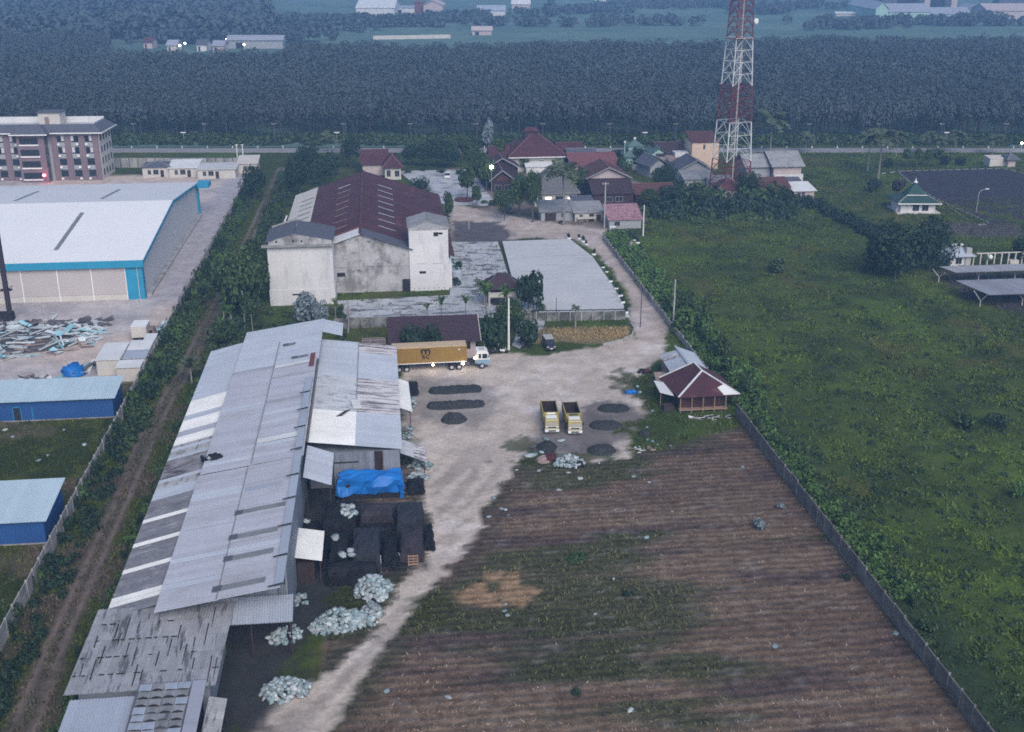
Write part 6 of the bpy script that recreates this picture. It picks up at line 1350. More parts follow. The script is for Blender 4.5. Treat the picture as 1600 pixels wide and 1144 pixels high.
# from the front row to the road
x0, x1, y0, y1 = ph(588, 627, 281, 10); house('house', 'small maroon roofed house just beyond the far end of the old factory', 'house', x0 + 2.6, x1, y0, y1, 3.6, 3.0, 'cream', 'maroon', 'h', .7, [(.6, 1.0, 1.0, 1.8), (3.0, 1.0, 1.2, 1.6)])
house('house', 'back wing of the maroon roofed house beyond the old factory', 'house', x0 - 4, x1 - 4, y0 + 7, y1 + 8, 3.4, 3.4, 'pinkish', 'maroon', 'gx', .6)
x0, x1, y0, y1 = ph(769, 801, 300, 12); house('house', 'brick gabled house with a lit white lamp, left of the big hipped house', 'house', x0, x1, y0, y1, 3.2, 2.8, 'tile_brown', 'tile_brown', 'gy', .9, [(.8, .4, 1.8, 1.5), (3.6, .4, 1.8, 1.5)], trim='asbestos', gable='tile_red')
house('house', 'dark roofed rear house behind the brick gabled one', 'house', x0 - .4, x1 + 3, y1 + .5, y1 + 8, 4.2, 3.0, 'tile_brown', 'tile_brown', 'gy', .9, trim='asbestos')
g = on(768, 262, y0 - 1); t = thing('house_lamp', 'bright lit lamp under the eave of the brick gabled house', 'lamp', (g.x, g.y, 0)); MB().tube((0, 0, 0), (0, 0, g.z), .06, .05, 5).build('pole', M['pole_grey'], t); MB().box(-.45, .45, -.3, .3, g.z - .2, g.z + .5).build('lamp_head', M['lamp'], t)
x0, x1, y0, y1 = ph(799, 881, 268, 17); house('large_house', 'largest house of the village, broad maroon pyramid roof over white walls', 'house', x0, x1, y0, y1, 4.6, 6.4, 'cream', 'maroon', 'h', 1.2, [(4.2, 1.4, 1.9, 1.8), (8.6, 1.6, 1.2, 1.7), (12.2, 1.6, 1.2, 1.7)], trim='white')
cx_, cy_ = (x0 + x1) / 2, (y0 + y1) / 2; t = thing('roof_turret', 'small raised roof cap on top of the pyramid roof', 'roof', (cx_ - 1, cy_, 9.6)); MB().box(-2.2, 2.2, -1.6, 1.6, -.6, 1.6).build('wall', M['tile_brown'], t); MB().hexa([(-2.6, -2, 1.6), (2.6, -2, 1.6), (2.6, 2, 1.6), (-2.6, 2, 1.6)], [(-1.4, -.2, 2.7), (1.4, -.2, 2.7), (1.4, .2, 2.7), (-1.4, .2, 2.7)]).build('roof', M['maroon'], t)
for k in (-1.6, 1.6): MB().tube((k, 0, 2.2), (k, 0, 4.4), .05, .03, 4).build('aerial', M['pole_dark'], t)
house('house', 'maroon roofed side wing right of the largest house', 'house', x1 - 1, x1 + 7, y0 + 5, y0 + 14, 5.0, 2.0, 'facade_grey', 'maroon', 'gx', .5)
house('house', 'low porch with pale roof in front of the largest house', 'porch', x0 + 4, x0 + 12, y0 - 4, y0 - .5, 2.2, .8, 'white_wall', 'roof_white', 'm', .3)
house('house', 'maroon wing left of the largest house, half hidden by trees', 'house', x0 - 6, x0 - .5, y0 + 3, y0 + 12, 3.6, 3.0, 'cream', 'maroon', 'gx', .6)
x0, x1, y0, y1 = ph(893, 966, 275, 8); house('long_house', 'long house with a bright pinkish red roof slope facing the view', 'house', x0, x1, y0, y1, 3.0, 2.6, 'pinkish', 'tile_pink', 'm', .6, [(3, .8, 1.4, 1.3), (8, .8, 1.4, 1.3)])
house('house', 'grey roofed house behind the long pinkish red roof', 'house', x0 + .5, x1 - 5, y1 + 1.5, y1 + 9, 4.4, 1.6, 'facade_grey', 'slate', 'gx', .5)
# the grey hipped house with two lit openings
x0, x1, y0, y1 = ph(838, 902, 322, 13); house('house', 'house with a steep grey hipped roof and two glowing openings below its eave', 'house', x0 - .5, x1, y0, y1, 3.6, 6.2, 'cream', 'tile_grey', 'h', .7, [(1.0, 1.5, 1.0, 1.0), (5.6, 1.2, 2.4, 1.4)], trim='asbestos')
for i, px in enumerate((857, 892)):
    g = on(px, 311, y0 - .3); t = thing('wall_lamp', ('left' if i == 0 else 'right') + ' glowing lamp opening under the grey hipped roof', 'lamp', (g.x, y0 - .12, g.z - .1)); MB().box(-.75, .75, -.06, .04, -.45, .55).build('lit_panel', mat('lit_opening', (1, .95, .9), emit=(1, .94, .86, 1.3)), t); MB().box(-.85, .85, -.04, .05, .56, .66).build('hood', M['white'], t)
x0, x1, y0, y1 = ph(845, 896, 345, 6.5); st = house('stall', 'low grey tin roofed stall left, with a car under it', 'stall', x0, x1, y0, y1, 2.5, 1.3, 'facade_grey', 'asbestos', 'm', .6, [(5.2, 1.0, .8, .8)], [(1.0, 2.8, 2.0)])
x0, x1, y0, y1 = ph(898, 941, 346, 6.5); house('stall', 'low cream stall right, under the same grey tin roofing', 'stall', x0, x1, y0, y1, 2.4, 1.2, 'cream', 'asbestos', 'm', .6, [(1.2, 1.0, .7, .7)], [(3.6, 1.2, 1.9), (5.4, 1.2, 1.7)])
house('lean_to', 'small grey flat roof between the stalls and the brick red houses', 'shed', x1 - 6, x1 - 1, y1 + 1, y1 + 6, 3.2, .6, 'pinkish', 'slate', 'm', .5)
t = thing('street_cart', 'cream roadside counter on legs in front of the stalls', 'counter', tuple(at(918, 347))); MB().box(-2.6, 2.0, -.5, .5, .9, 1.25).build('counter_top', M['cream'], t)
for k in (-2.3, -.4, 1.6): MB().box(k, k + .15, -.4, .4, 0, .9).build('leg', M['wood'], t)
# brick red cluster by the tall pole
x0, x1, y0, y1 = ph(930, 975, 310, 12); house('house', 'red tiled house with a pale front gable, above the brick red sheds', 'house', x0 - 2, x1 + 1, y0, y1, 5.6, 2.9, 'tile_brown', 'tile_red', 'gy', 1.0, gable='pinkish', trim='asbestos')
house('house', 'brown tiled lean-to below the pale front gable', 'house', x0 - 2, x1 + 1, y0 - 8, y0 - 1.2, 3.0, 2.2, 'tile_brown', 'tile_brown', 'm', .5, [(3.6, .9, 1.4, 1.2), (6.0, .9, 1.8, 1.2)])
house('house', 'reddish tiled low house right of the brown lean-to', 'house', x1 + 1.6, x1 + 12, y0 - 8, y0, 2.6, 2.0, 'tile_brown', 'tile_red', 'gx', .5)
x0, x1, y0, y1 = ph(951, 1002, 358, 7); pk = house('shed', 'shed with patchy pink and white tiled roof at the bend of the drive', 'shed', x0, x1, y0, y1, 2.4, 2.2, 'facade_grey', 'tile_patchy', 'm', .4, [(1.4, .9, 1.2, 1.0)])
t = thing('white_cabinet', 'white cabinet standing before the pink tiled shed', 'cabinet', tuple(at(957, 363))); MB().box(-.7, .7, -.4, .4, 0, 1.5).build('cabinet', M['white'], t); MB().box(-.66, -.03, -.44, -.4, .08, 1.42).build('door', M['roof_white'], t); MB().box(.03, .66, -.44, -.4, .08, 1.42).build('door', M['roof_white'], t)
# green mosque in the village
x0, x1, y0, y1 = ph(978, 1012, 262, 9); ms = house('mosque', 'mint green village mosque with stepped roof and white knobs', 'mosque', x0, x1, y0, y1, 3.6, 2.2, 'mint', 'mint_roof', 'h', .8, [(2.4, 1.0, .9, 1.8), (4.2, 1.0, .9, 1.8)], trim='mint_roof')
MB().box(-2.2, 2.2, -1.8, 1.8, 5.0, 6.2).build('upper_wall', M['mint'], ms); MB().hexa([(-2.8, -2.4, 6.2), (2.8, -2.4, 6.2), (2.8, 2.4, 6.2), (-2.8, 2.4, 6.2)], [(-.1, -.1, 8.0), (.1, -.1, 8.0), (.1, .1, 8.0), (-.1, .1, 8.0)]).build('upper_roof', M['mint_roof'], ms); MB().blob((0, 0, 8.3), .4, .4, .45, 0, 8, 6).build('knob', M['white'], ms); MB().blob((-3.6, -2.4, 7.6), .36, .36, .4, 0, 8, 6).build('knob', M['white'], ms); MB().tube((-3.6, -2.4, 4), (-3.6, -2.4, 7.3), .16, .12, 6).build('turret', M['mint'], ms)
house('house', 'mint roofed wing right of the village mosque', 'house', x1 + .5, x1 + 7, y0 + 1, y1, 3.2, 2.6, 'mint', 'mint_roof', 'gy', .6)
tag(MB().box(x0 + 1, x0 + 10, y0 - 4.2, y0 - 4.0, 0, 1.7).build('mosque_wall', M['cream']), 'short cream wall in front of the village mosque', 'wall')
x0, x1, y0, y1 = ph(1016, 1042, 278, 9); house('house', 'grey gabled house behind the round dark tree', 'house', x0 - 1.5, x1 - 1, y0, y1, 3.4, 2.4, 'facade_grey', 'slate', 'gy', .7, rz=.25)
x0, x1, y0, y1 = ph(1034, 1066, 262, 9); house('house', 'dark brown tiled house right of the village mosque', 'house', x0 - 1, x1 + 1, y0 + 2, y1 + 4, 3.6, 3.0, 'pinkish', 'tile_brown', 'gx', .6)
house('house', 'pinkish flat house with an open door below the dark brown tiles', 'house', x0 + 1, x1 + 1, y0 - 6, y0 - .5, 3.0, .8, 'pinkish', 'scrap_brown', 'm', .4, [(4.6, .9, 1.0, 1.2)], [(2.2, 1.0, 2.0)])
x0, x1, y0, y1 = ph(1079, 1122, 264, 9); pc = house('tall_house', 'tall plain peach house with a red tiled top', 'house', x0, x1, y0, y1, 8.2, 2.0, 'peach', 'tile_red', 'm', .3, [(3.6, 6.2, .5, 1.3)])
tag(MB().box(x0 - 5, x0 - .8, y0 + 1, y0 + 5, 0, 5.0).build('white_block', M['white_wall']), 'small white block left of the tall peach house', 'building')
x0, x1, y0, y1 = ph(1062, 1112, 284, 11); house('house', 'slate roofed house with white porch walls, before the tall peach house', 'house', x0, x1, y0, y1, 3.4, 2.8, 'white_wall', 'slate', 'gy', .8, [(1.0, .8, 1.0, 1.3)], [(4.2, 1.0, 2.0)], gable='facade_grey', trim='asbestos')
tag(MB().box(x0, x0 + 1.2, y0 - 1, y0 - .8, 1.6, 2.9).build('red_banner', M['rust_red']), 'small red banner at the left corner of the slate roofed house', 'banner')
house('shed', 'low weathered grey sheds in front of the slate roofed house', 'shed', x0 - 1, x1 - 2, y0 - 9, y0 - 3, 2.6, 1.2, 'facade_grey', 'asbestos', 'm', .5)
house('house', 'small white house with dark doorway left of the tower foot', 'house', x0 + 5, x1 + 2, y0 - 15, y0 - 10, 2.8, .8, 'white_wall', 'asbestos', 'm', .4, [], [(2.4, 1.2, 2.0)])
x0, x1, y0, y1 = ph(1118, 1154, 306, 8); house('house', 'red tiled low house right below the lattice tower', 'house', x0, x1, y0 - 3, y1 - 4, 2.4, 2.4, 'pinkish', 'tile_red', 'h', .5)
# long pale house right of the tower
x0, x1, y0, y1 = ph(1180, 1246, 288, 13); big = house('long_house', 'long pale house with big weathered grey roof, right of the tower', 'house', x0 + 5, x1 + 1, y0, y1, 5.2, 3.2, 'pinkish', 'asbestos', 'gx', .9)
house('house', 'grey roofed wing between the tower and the long pale house', 'house', x0 - 2.5, x0 + 4.6, y0 + 2, y1 - 1, 4.8, 2.8, 'facade_grey', 'asbestos', 'gx', .7)
tag(MB().box(x0 + 5, x1 + 1.4, y0 - .9, y0 - .6, 0, 3.0).build('yard_wall', M['white_wall']), 'white yard wall under the long pale house', 'wall')
x0, x1, y0, y1 = ph(1186, 1236, 312, 6.5); house('house', 'low house with dark red mottled tiles in front of the long pale house', 'house', x0, x1, y0, y1, 2.4, 2.4, 'pinkish', 'tile_red', 'm', .5, [], [(5, 1.0, 1.9)])
house('house', 'small pale cottage with a white front roof edge at the meadow', 'house', x1 + .6, x1 + 6.2, y0 - 1, y1 - 1, 2.5, 1.0, 'pinkish', 'roof_white', 'm', .6, [(2.2, .9, .7, 1.2)], [(1.0, .8, 1.9)])
house('house', 'small grey roof behind the white front roof edge at the meadow', 'house', x1 + .6, x1 + 5.6, y1 + .2, y1 + 4.5, 2.9, .9, 'pinkish', 'slate', 'm', .3)
# the prayer house by the dark lot
x0, x1, y0, y1 = ph(1409, 1463, 334, 8); pr = house('prayer_house', 'white prayer house with two tier green roof and white finial beside the dark lot', 'mosque', x0, x1, y0, y1, 2.9, 2.2, 'white_wall', 'green_roof', 'h', 1.2, [(3.2, .8, 1.5, 1.6), (5.6, .8, 1.5, 1.6)], rz=math.radians(-7), trim='white')
MB().hexa([(-2.6, -2.2, 4.5), (2.6, -2.2, 4.5), (2.6, 2.2, 4.5), (-2.6, 2.2, 4.5)], [(-.08, -.08, 7.4), (.08, -.08, 7.4), (.08, .08, 7.4), (-.08, .08, 7.4)]).build('upper_roof', M['green_roof'], pr)
MB().box(-2.65, 2.65, -2.26, -2.2, 4.38, 4.56).build('upper_fascia', M['white'], pr); MB().lathe([(.5, 7.3), (.55, 7.5), (.25, 7.75), (.1, 8.2), (.02, 8.7)], n=10).build('finial', M['white'], pr); MB().box(-5.4, 5.8, -4.6, 4.4, -.1, .35).build('plinth', M['cream'], pr)
MB().box(-5.2, -4.4, -2.8, 1, 0, 2.6).build('side_porch', M['white_wall'], pr)
# kerb stones round the dark lot
kb0 = None
P = w2([(1377, 272), (1404, 268.5), (1566, 264), (1604, 272)]); P2 = w2([(1404, 270), (1436, 297), (1470, 315), (1547, 350)]); P3 = w2([(1484, 326), (1515, 346)]); P4 = w2([(1528, 352), (1550, 351)])
for PP in (P, P2, P3, P4):
    for a, b in zip(PP[:-1], PP[1:]):
        d = Vector((b[0] - a[0], b[1] - a[1], 0)); n = max(1, int(d.length / 2.6)); ang = math.atan2(d.y, d.x)
        for i in range(n):
            g = Vector((a[0], a[1], 0)) + d * (i / n)
            if kb0 is None: kb0 = tag(MB().box(0, 1.9, -.14, .14, -.05, .26).build('kerb_stone', M['asbestos']), 'pale kerb stone edging the dark lot', 'kerb stone', 'kerb stones of the dark lot'); kb0.location = g; kb0.rotation_euler = (0, 0, ang)
            else: o = kb0.copy(); COL.objects.link(o); o.location = g; o.rotation_euler = (0, 0, ang)
g = at(1525, 333); t = thing('street_lamp', 'single curved lamp post standing at the dark lot', 'street lamp', tuple(g)); MB().chain([(0, 0, 0), (0, 0, 5.2), (.5, 0, 5.9), (1.8, 0, 6.3)], [.09, .07, .06, .05], 6).build('post', M['pole_grey'], t); MB().box(1.6, 2.5, -.2, .2, 6.2, 6.4).build('lamp_head', M['white'], t)
g = at(1424, 285); pole(g.x, g.y, 5.5, 'thin dark lamp post left in the dark lot', 'pole_dark', False, r=.08)
x0, x1, y0, y1 = ph(1545, 1573, 260, 4); house('kiosk', 'cream kiosk wall at the corner of the dark lot by the road', 'kiosk', x0, x1, y0, y1, 2.4, .3, 'cream', 'cream', 'm', .1)
x0, x1, y0, y1 = ph(1574, 1586, 261, 4); house('kiosk', 'small kiosk with dark hipped roof at the corner of the dark lot', 'kiosk', x0, x1, y0, y1, 2.3, 1.6, 'pinkish', 'slate', 'h', .9)
# carports at the right edge
def carport(px0, px1, pyf, pyb, z, label, legs):
    a, b = at(px0, pyf, z), at(px1 + 60, pyf, z); c = at(px0, pyb, z + .5); t = thing('carport', label, 'carport', ((a.x + b.x) / 2, a.y + 2, 0)); D = Vector((-2.6 if z > 2.7 else -2.2, c.y - a.y, .55))
    n = max(8, int((b - a).length)); sheet_roof(t, a, Vector((b.x, a.y - (b.x - a.x) * 0, z)), a + D, n, 1, 'roof_patched', .3, .03)
    for lx in legs:
        m = MB(); q = Vector((a.x + lx, a.y + 1.8, 0)); m.tube(q, q + Vector((0, 0, 1.3)), .13, .12, 6); m.tube(q + Vector((0, 0, 1.2)), q + Vector((-.9, 1.4, z)), .10, .08, 6); m.tube(q + Vector((0, 0, 1.2)), q + Vector((.5, -1.3, z - .1)), .10, .08, 6); rel(t, m, 'y_post', 'pole_grey')
    return t
carport(1546, 1600, 461, 437, 2.9, 'pale grey carport roof on Y shaped posts, nearest at the right edge', (-.6, 8, 16)); carport(1494, 1600, 426, 416, 2.6, 'pale grey carport roof behind the nearest one at the right edge', (-2.6, 6, 14, 20))
x0, x1, y0, y1 = ph(1487, 1520, 418, 5); house('hut', 'small hut with pale blue hipped roof and white top behind the carports', 'hut', x0, x1, y0 + 1, y1 + 1, 2.3, 1.8, 'white_wall', 'roof_blue', 'h', .8, [(1.2, .6, 1.2, 1.2)]); MB().box(-1.5, 1.3, -.4, .4, 4.12, 4.34).build('roof_cap', M['roof_white'], [o for o in bpy.data.objects if o.name.startswith('hut') and o.type == 'EMPTY'][-1])
fr = thing('pipe_frame', 'pale frame of posts and pipes beside the pale blue hut', 'frame', tuple(at(1552, 414)))
for k in range(9): MB().box(-6.5 + k * 1.6, -6.25 + k * 1.6, -.15, .15, 0, 2.6).build('post', M['cream'], fr)
MB().box(-4.2, 7.2, -.12, .12, 2.6, 2.8).build('top_rail', M['cream'], fr); MB().box(-6.8, -5.6, -.5, .5, 0, 4.0).build('tall_post', M['pole_grey'], fr); MB().blob((-1.2, -.4, 1.9), .5, .5, .6, .1, 8, 6).build('white_drum', M['white'], fr); MB().box(3.5, 5.5, -.6, .6, 0, 1.0).build('block', M['cream'], fr)

# ------------------------------------------------------------------ office block at the left edge
ob = thing('office_block', 'four storey brown office block with dark roof skirt and white roof hut', 'office', (-96, 348, 0), math.radians(-3))
bw_, bd_, bh = 13.4, 13, 14.4; MB().box(-38, bw_, 0, bd_, -.2, bh).build('wall', M['facade_grey'], ob); MB().box(-9.0, -1.2, -3.0, 0, -.2, bh).build('bay', M['brick_wall'], ob)
for s in range(-7, 4):
    x = s * 4.0 + (-.9 if s < 0 else .6)
    if -10 < x < -1: continue
    MB().box(x - .75, x + .75, -.35, -.003, 0, bh - .9).build('pier', M['brick_wall'], ob)
    for f in range(4 if s < 3 else 0):
        z = 1.2 + f * 3.35; wn_ = MB().box(x + .95, x + 3.05, -.12, .02, z, z + 1.8).build('window', M['glass'], ob)
        if f in (2, 3): MB().box(x + (.95 if s % 2 else 2.2), x + (1.75 if s % 2 else 3.0), -.2, -.13, z + .3, z + 1.8).build('blind', M['curtain'], wn_)
        MB().box(x + .85, x + 3.1, -.2, -.02, z - 1.35, z - .1).build('spandrel', M['brick_wall' if f == 0 else 'facade_grey'], ob); MB().box(x + (2.4 if s % 2 else 1.0), x + (3.1 if s % 2 else 1.7), -.65, -.21, z - .9, z - .35).build('air_conditioner', M['white'], ob)
for f in range(4):
    z = 1.2 + f * 3.35; MB().box(-8.2, -3.0, -3.12, -2.98, z, z + 1.7).build('window', M['glass'], ob); MB().box(-8.4, -2.8, -3.3, -2.99, z - .55, z - .2).build('balcony_edge', M['white'], ob); MB().box(-1.19, -1.1, -2.6, -.4, z, z + 1.7).build('bay_window', M['glass'], ob)
MB().box(bw_ + .003, bw_ + .12, .2, bd_, 0, bh - .6).build('end_wall', M['cream'], ob)
for f in range(4):
    z = 1.2 + f * 3.35
    for k in range(4): MB().box(bw_ + .10, bw_ + .2, 1.4 + k * 3, 2.5 + k * 3, z, z + 1.8).build('end_window', M['glass'], ob)
sk = MB(); o0, o1 = 1.6, -1.4
def ring_(x0, x1, y0, y1, e, z): return [(x0 - e, y0 - e, z), (x1 + e, y0 - e, z), (x1 + e, y1 + e, z), (x0 - e, y1 + e, z)]
A, B = ring_(-38, bw_, 0, bd_, 1.6, bh - .3), ring_(-38, bw_, 0, bd_, -1.0, bh + 1.9)
for i in range(4): sk.slab([A[i], A[(i + 1) % 4], B[(i + 1) % 4], B[i]], .2)
A, B = ring_(-9.0, -1.2, -3.0, 2, 1.4, bh - .32), ring_(-9.0, -1.2, -3.0, 2, -1.0, bh + 1.88); sk.slab([A[0], A[1], B[1], B[0]], .2); sk.slab([A[1], A[2], B[2], B[1]], .2); sk.slab([A[3], A[0], B[0], B[3]], .2); sk.build('roof_skirt', M['slate'], ob)
gt = MB(); gt.box(-39.7, bw_ + 1.7, -1.75, -1.55, bh - .55, bh - .25); gt.box(bw_ + 1.55, bw_ + 1.75, -1.7, bd_ + 1.7, bh - .55, bh - .25); gt.box(-10.5, .3, -4.55, -4.35, bh - .56, bh - .26); gt.build('gutter', M['white'], ob)
MB().box(-37, bw_ - 1, 1, bd_ - 1, bh + .6, bh + .9).build('flat_roof', M['concrete'], ob); pw = MB(); pw.box(-37, bw_ - 1, bd_ - 1.3, bd_ - 1, bh + .9, bh + 2.6); pw.box(bw_ - 1.3, bw_ - 1, 1.3, bd_ - 1.3, bh + .9, bh + 2.2); pw.build('parapet', M['white_wall'], ob)
MB().box(-4.6, 1.6, 5, 10.4, bh + .9, bh + 4.6).build('roof_hut', M['cream'], ob); MB().box(-5.0, 2.0, 4.6, 10.8, bh + 4.6, bh + 4.85).build('hut_roof', M['slate'], ob); MB().box(-2.8, -1.6, 4.9, 5.01, bh + .9, bh + 3.4).build('hut_door', M['scrap_brown'], ob)
tag(MB().blob((0, 0, 0), .5, .5, .4, 0, 8, 6).build('lit_lamp', M['lamp_red']), 'small red lit lamp on the office block front', 'lamp').location = on(69, 274, 343.5)
for (a, b, py, h, d, lb, rf) in ((224, 266, 277, 3.0, 8, 'small white guard house with dark roof behind the great warehouse', 'slate'), (266, 309, 277, 2.8, 8, 'small white house with pale flat roof behind the great warehouse', 'roof_white'), (310, 368, 279, 2.8, 9, 'long flat white building with open roof edge behind the great warehouse', 'concrete'), (373, 402, 271, 3.0, 8, 'cream guard house nearest the gate posts', 'cream')):
    x0, x1, y0, y1 = ph(a, b, py, d); house('guard_house', lb, 'guard house', x0, x1, y0, y1, h, 1.0 if rf != 'concrete' else .15, 'cream', rf, 'h' if rf == 'slate' else 'm', .4, [(1.6, .9, .8, 1.2), (3.2, .9, 1.4, 1.3)], [(5.2, 1.0, 2.1)])

# ------------------------------------------------------------------ lattice tower
tw = thing('lattice_tower', 'tall red and white lattice telecom tower behind the village', 'tower', (96, 307, 0), math.radians(14))
HT = 72.0; wd_ = lambda z: 4.15 - 2.05 * min(1, z / 52.0) - .55 * max(0, (z - 52) / 20)
bands = [(0, 9.6, 'red_steel'), (9.6, 20.2, 'white_steel'), (20.2, 29.8, 'red_steel'), (29.8, 42.2, 'white_steel'), (42.2, 53, 'red_steel'), (53, 63, 'white_steel'), (63, 72, 'red_steel')]
def corner(k, z): s = wd_(z); return Vector(((-s, s, s, -s)[k], (-s, -s, s, s)[k], z))
for z0, z1, mk in bands:
    lev = max(2, int(round((z1 - z0) / (3.4 if z0 < 40 else 2.4)))); L = MB(); H_ = MB(); D_ = MB()
    for k in range(4):
        L = MB(); L.tube(corner(k, z0), corner(k, z1), .20 - .0012 * z0, .20 - .0012 * z1, 6); L.build('leg', M[mk], tw)
    for i in range(lev):
        a, b = z0 + (z1 - z0) * i / lev, z0 + (z1 - z0) * (i + 1) / lev
        for k in range(4):
            n = (k + 1) % 4; H_.tube(corner(k, b), corner(n, b), .07, .07, 4); mid = (corner(k, b) + corner(n, b)) / 2; D_.tube(corner(k, a), mid, .07, .07, 4); D_.tube(corner(n, a), mid, .07, .07, 4)
            if mk == 'red_steel': D_.tube(corner(k, a), corner(n, b), .06, .06, 4); H_.tube(corner(k, (a + b) / 2), corner(n, (a + b) / 2), .06, .06, 4)
    H_.build('ring_bars', M[mk], tw); D_.build('diagonal_bars', M[mk], tw)
    ld = MB()
    for s in (-.22, .22): ld.tube((s, .3, z0), (s, .3, z1), .045, .045, 4)
    for i in range(int((z1 - z0) / .8)): ld.tube((-.22, .3, z0 + i * .8), (.22, .3, z0 + i * .8), .025, .025, 4)
    ld.build('ladder', M[mk], tw)
    fd = MB(); fd.box(.6, 1.0, .2, .3, z0, z1); fd.build('cable_tray', M['pole_grey'], tw)
for z, s, mk in ((46.4, 1, 'white'), (58, -1, 'white')):
    d = MB(); d.lathe([(.2, 0), (.75, .05), (.78, .5), (.55, .62)], n=14); o = d.build('dish', M[mk], tw); o.location = (s * (wd_(z) + .8), -wd_(z) * .9, z); o.rotation_euler = (math.radians(90), 0, math.radians(20))
for k in range(3): MB().box(-wd_(56) - .5 + k * 2, -wd_(56) - .2 + k * 2, -wd_(56) - .5, -wd_(56) - .3, 55, 57.2).build('panel_antenna', M['white'], tw)
for z in (42, 63): MB().box(-wd_(z) - .5, wd_(z) + .5, -wd_(z) - .5, wd_(z) + .5, z - .06, z).build('platform', M['red_steel'], tw)

# ------------------------------------------------------------------ trees and bushes round the site
def tp(px, py, hpx, wpx, kind, label, group=None, bare=.25, pale=False):
    g = at(px, py); k = (g.x * _sy + g.y * _cy) * _cp + CAMH * _sp; s = k / FOC
    return tree(g.x, g.y, hpx * s / .94, wpx * s / 2, kind, label, group, bare, pale=pale)
T1 = 'trees along the left track'
tp(360, 476, 62, 52, 'dark', 'dark tree on the track verge left of the bushy one', None, .15); tp(404, 475, 70, 40, 'dark', 'dark tree squeezed against the left wall of the old factory', None, .15)
tp(382, 500, 108, 88, 'mid', 'bushy green tree beside the left corner of the old factory', None, .18)
tp(402, 432, 60, 50, 'mid', 'smaller green tree on the track behind the bushy one', None, .2)
tp(398, 315, 52, 42, 'dark', 'round dark tree at the end of the vine covered wall', None, .15)
for px, py, h, w, lb in ((470, 305, 54, 50, 'dark tree left of the old factory roof, nearest'), (505, 292, 44, 44, 'dark tree behind the old factory roof, right of the cluster'), (475, 283, 44, 50, 'dark tree at the back of the cluster left of the factory'), (520, 275, 34, 30, 'olive tree behind the dark cluster by the road'), (548, 262, 44, 36, 'mid green tree left of the small maroon roofed house'), (480, 258, 30, 44, 'bushy tree by the road above the dark cluster')):
    tp(px, py, h, w, 'dark', lb, None, .2)
for px, py, h, w, k, lb in ((763, 232, 40, 24, 'silver', 'pale silvery round tree standing tallest by the road'), (722, 256, 46, 34, 'mid', 'pale green tree left of the silvery one'), (700, 262, 36, 40, 'dark', 'dark tree behind the white car, left'), (670, 262, 40, 44, 'dark', 'dark tree behind the forecourt, centre'), (640, 258, 30, 30, 'dark', 'small dark tree behind the forecourt, left'),
                            (742, 266, 40, 32, 'mid', 'leafy tree just right of the white car'), (782, 262, 44, 30, 'mid', 'tree left of the largest house roof'), (655, 240, 20, 50, 'mid', 'low pale green tree by the road beyond the forecourt'), (752, 290, 40, 30, 'mid', 'tree between white car and brick gabled house'),
                            (730, 312, 52, 28, 'mid', 'slim tree growing from a round bed in the forecourt'), (760, 300, 56, 24, 'mid', 'slim tree left of the brick gabled house'), (700, 342, 40, 22, 'mid', 'small tree beside the white tower roof'), (655, 308, 30, 34, 'dark', 'dark shrubby tree rising over the maroon roof'),
                            (788, 345, 46, 36, 'mid', 'spreading tree leftmost of the three before the stalls'), (812, 340, 56, 34, 'mid', 'middle tree of the three before the stalls'), (832, 347, 78, 36, 'mid', 'tallest tree of the three before the stalls'), (812, 306, 34, 34, 'mid', 'small tree beside the brick gabled house, right'), (818, 268, 26, 22, 'mid', 'small tree against the white wall of the largest house'),
                            (905, 306, 44, 48, 'mid', 'green tree right of the grey hipped roof'), (932, 282, 30, 36, 'dark', 'dark tree below the long pinkish red roof'), (1037, 300, 40, 44, 'dark', 'round dark tree in the middle of the village'), (1001, 262, 30, 26, 'dark', 'dark tree hiding part of the green mosque'),
                            (1170, 312, 44, 36, 'dark', 'round dark tree at the right of the tower foot'), (1225, 320, 28, 22, 'dark', 'dark bush against the low red tiled house')):
    tp(px, py, h, w, k, lb, None, .3 if h > 45 else .15)
tp(1398, 436, 84, 100, 'dark', 'big dark rounded tree left of the pair in the meadow', None, .06); tp(1452, 424, 78, 76, 'dark', 'big dark rounded tree right of the pair, by the carports', None, .06); tp(1372, 428, 50, 50, 'dark', 'smaller dark tree at the left foot of the meadow pair', None, .05); tp(1600, 408, 44, 50, 'dark', 'dark tree cut by the right edge behind the carports', None, .05)
tp(826, 485, 62, 46, 'dark', 'dense dark tree right of the guard hut', None, .1); tp(800, 520, 54, 60, 'mid', 'leafy green tree in front of the guard hut', None, .15); tp(770, 545, 56, 50, 'dark', 'dark tree between the brown roofed house and the white pole', None, .15); tp(822, 545, 44, 40, 'dark', 'dark leafy tree right of the white pole', None, .15)
tp(478, 505, 44, 48, 'silver', 'dusty grey tree at the foot of the old white factory', None, .1); tp(500, 508, 38, 30, 'silver', 'smaller dusty grey tree right of the other dusty one', None, .1)
tp(645, 562, 56, 46, 'dark', 'palm like dark tree behind the container, left', None, .2); tp(676, 562, 52, 40, 'dark', 'palm like dark tree behind the container, right', None, .2)
tp(350, 545, 50, 44, 'mid', 'ragged tree at the far left corner of the long shed', None, .2); tp(395, 520, 58, 26, 'mid', 'thin bare stemmed tree at the far end of the long shed', None, .5, True)
tp(1365, 300, 20, 24, 'dark', 'small dark bush tree beside the left palms', None, .05); tp(1386, 262, 14, 18, 'dark', 'round bush by the road near the palms', None, .05); tp(1478, 258, 14, 20, 'dark', 'round bush at the far side of the dark lot', None, .05); tp(1500, 258, 12, 20, 'dark', 'second round bush at the far side of the dark lot', None, .05)
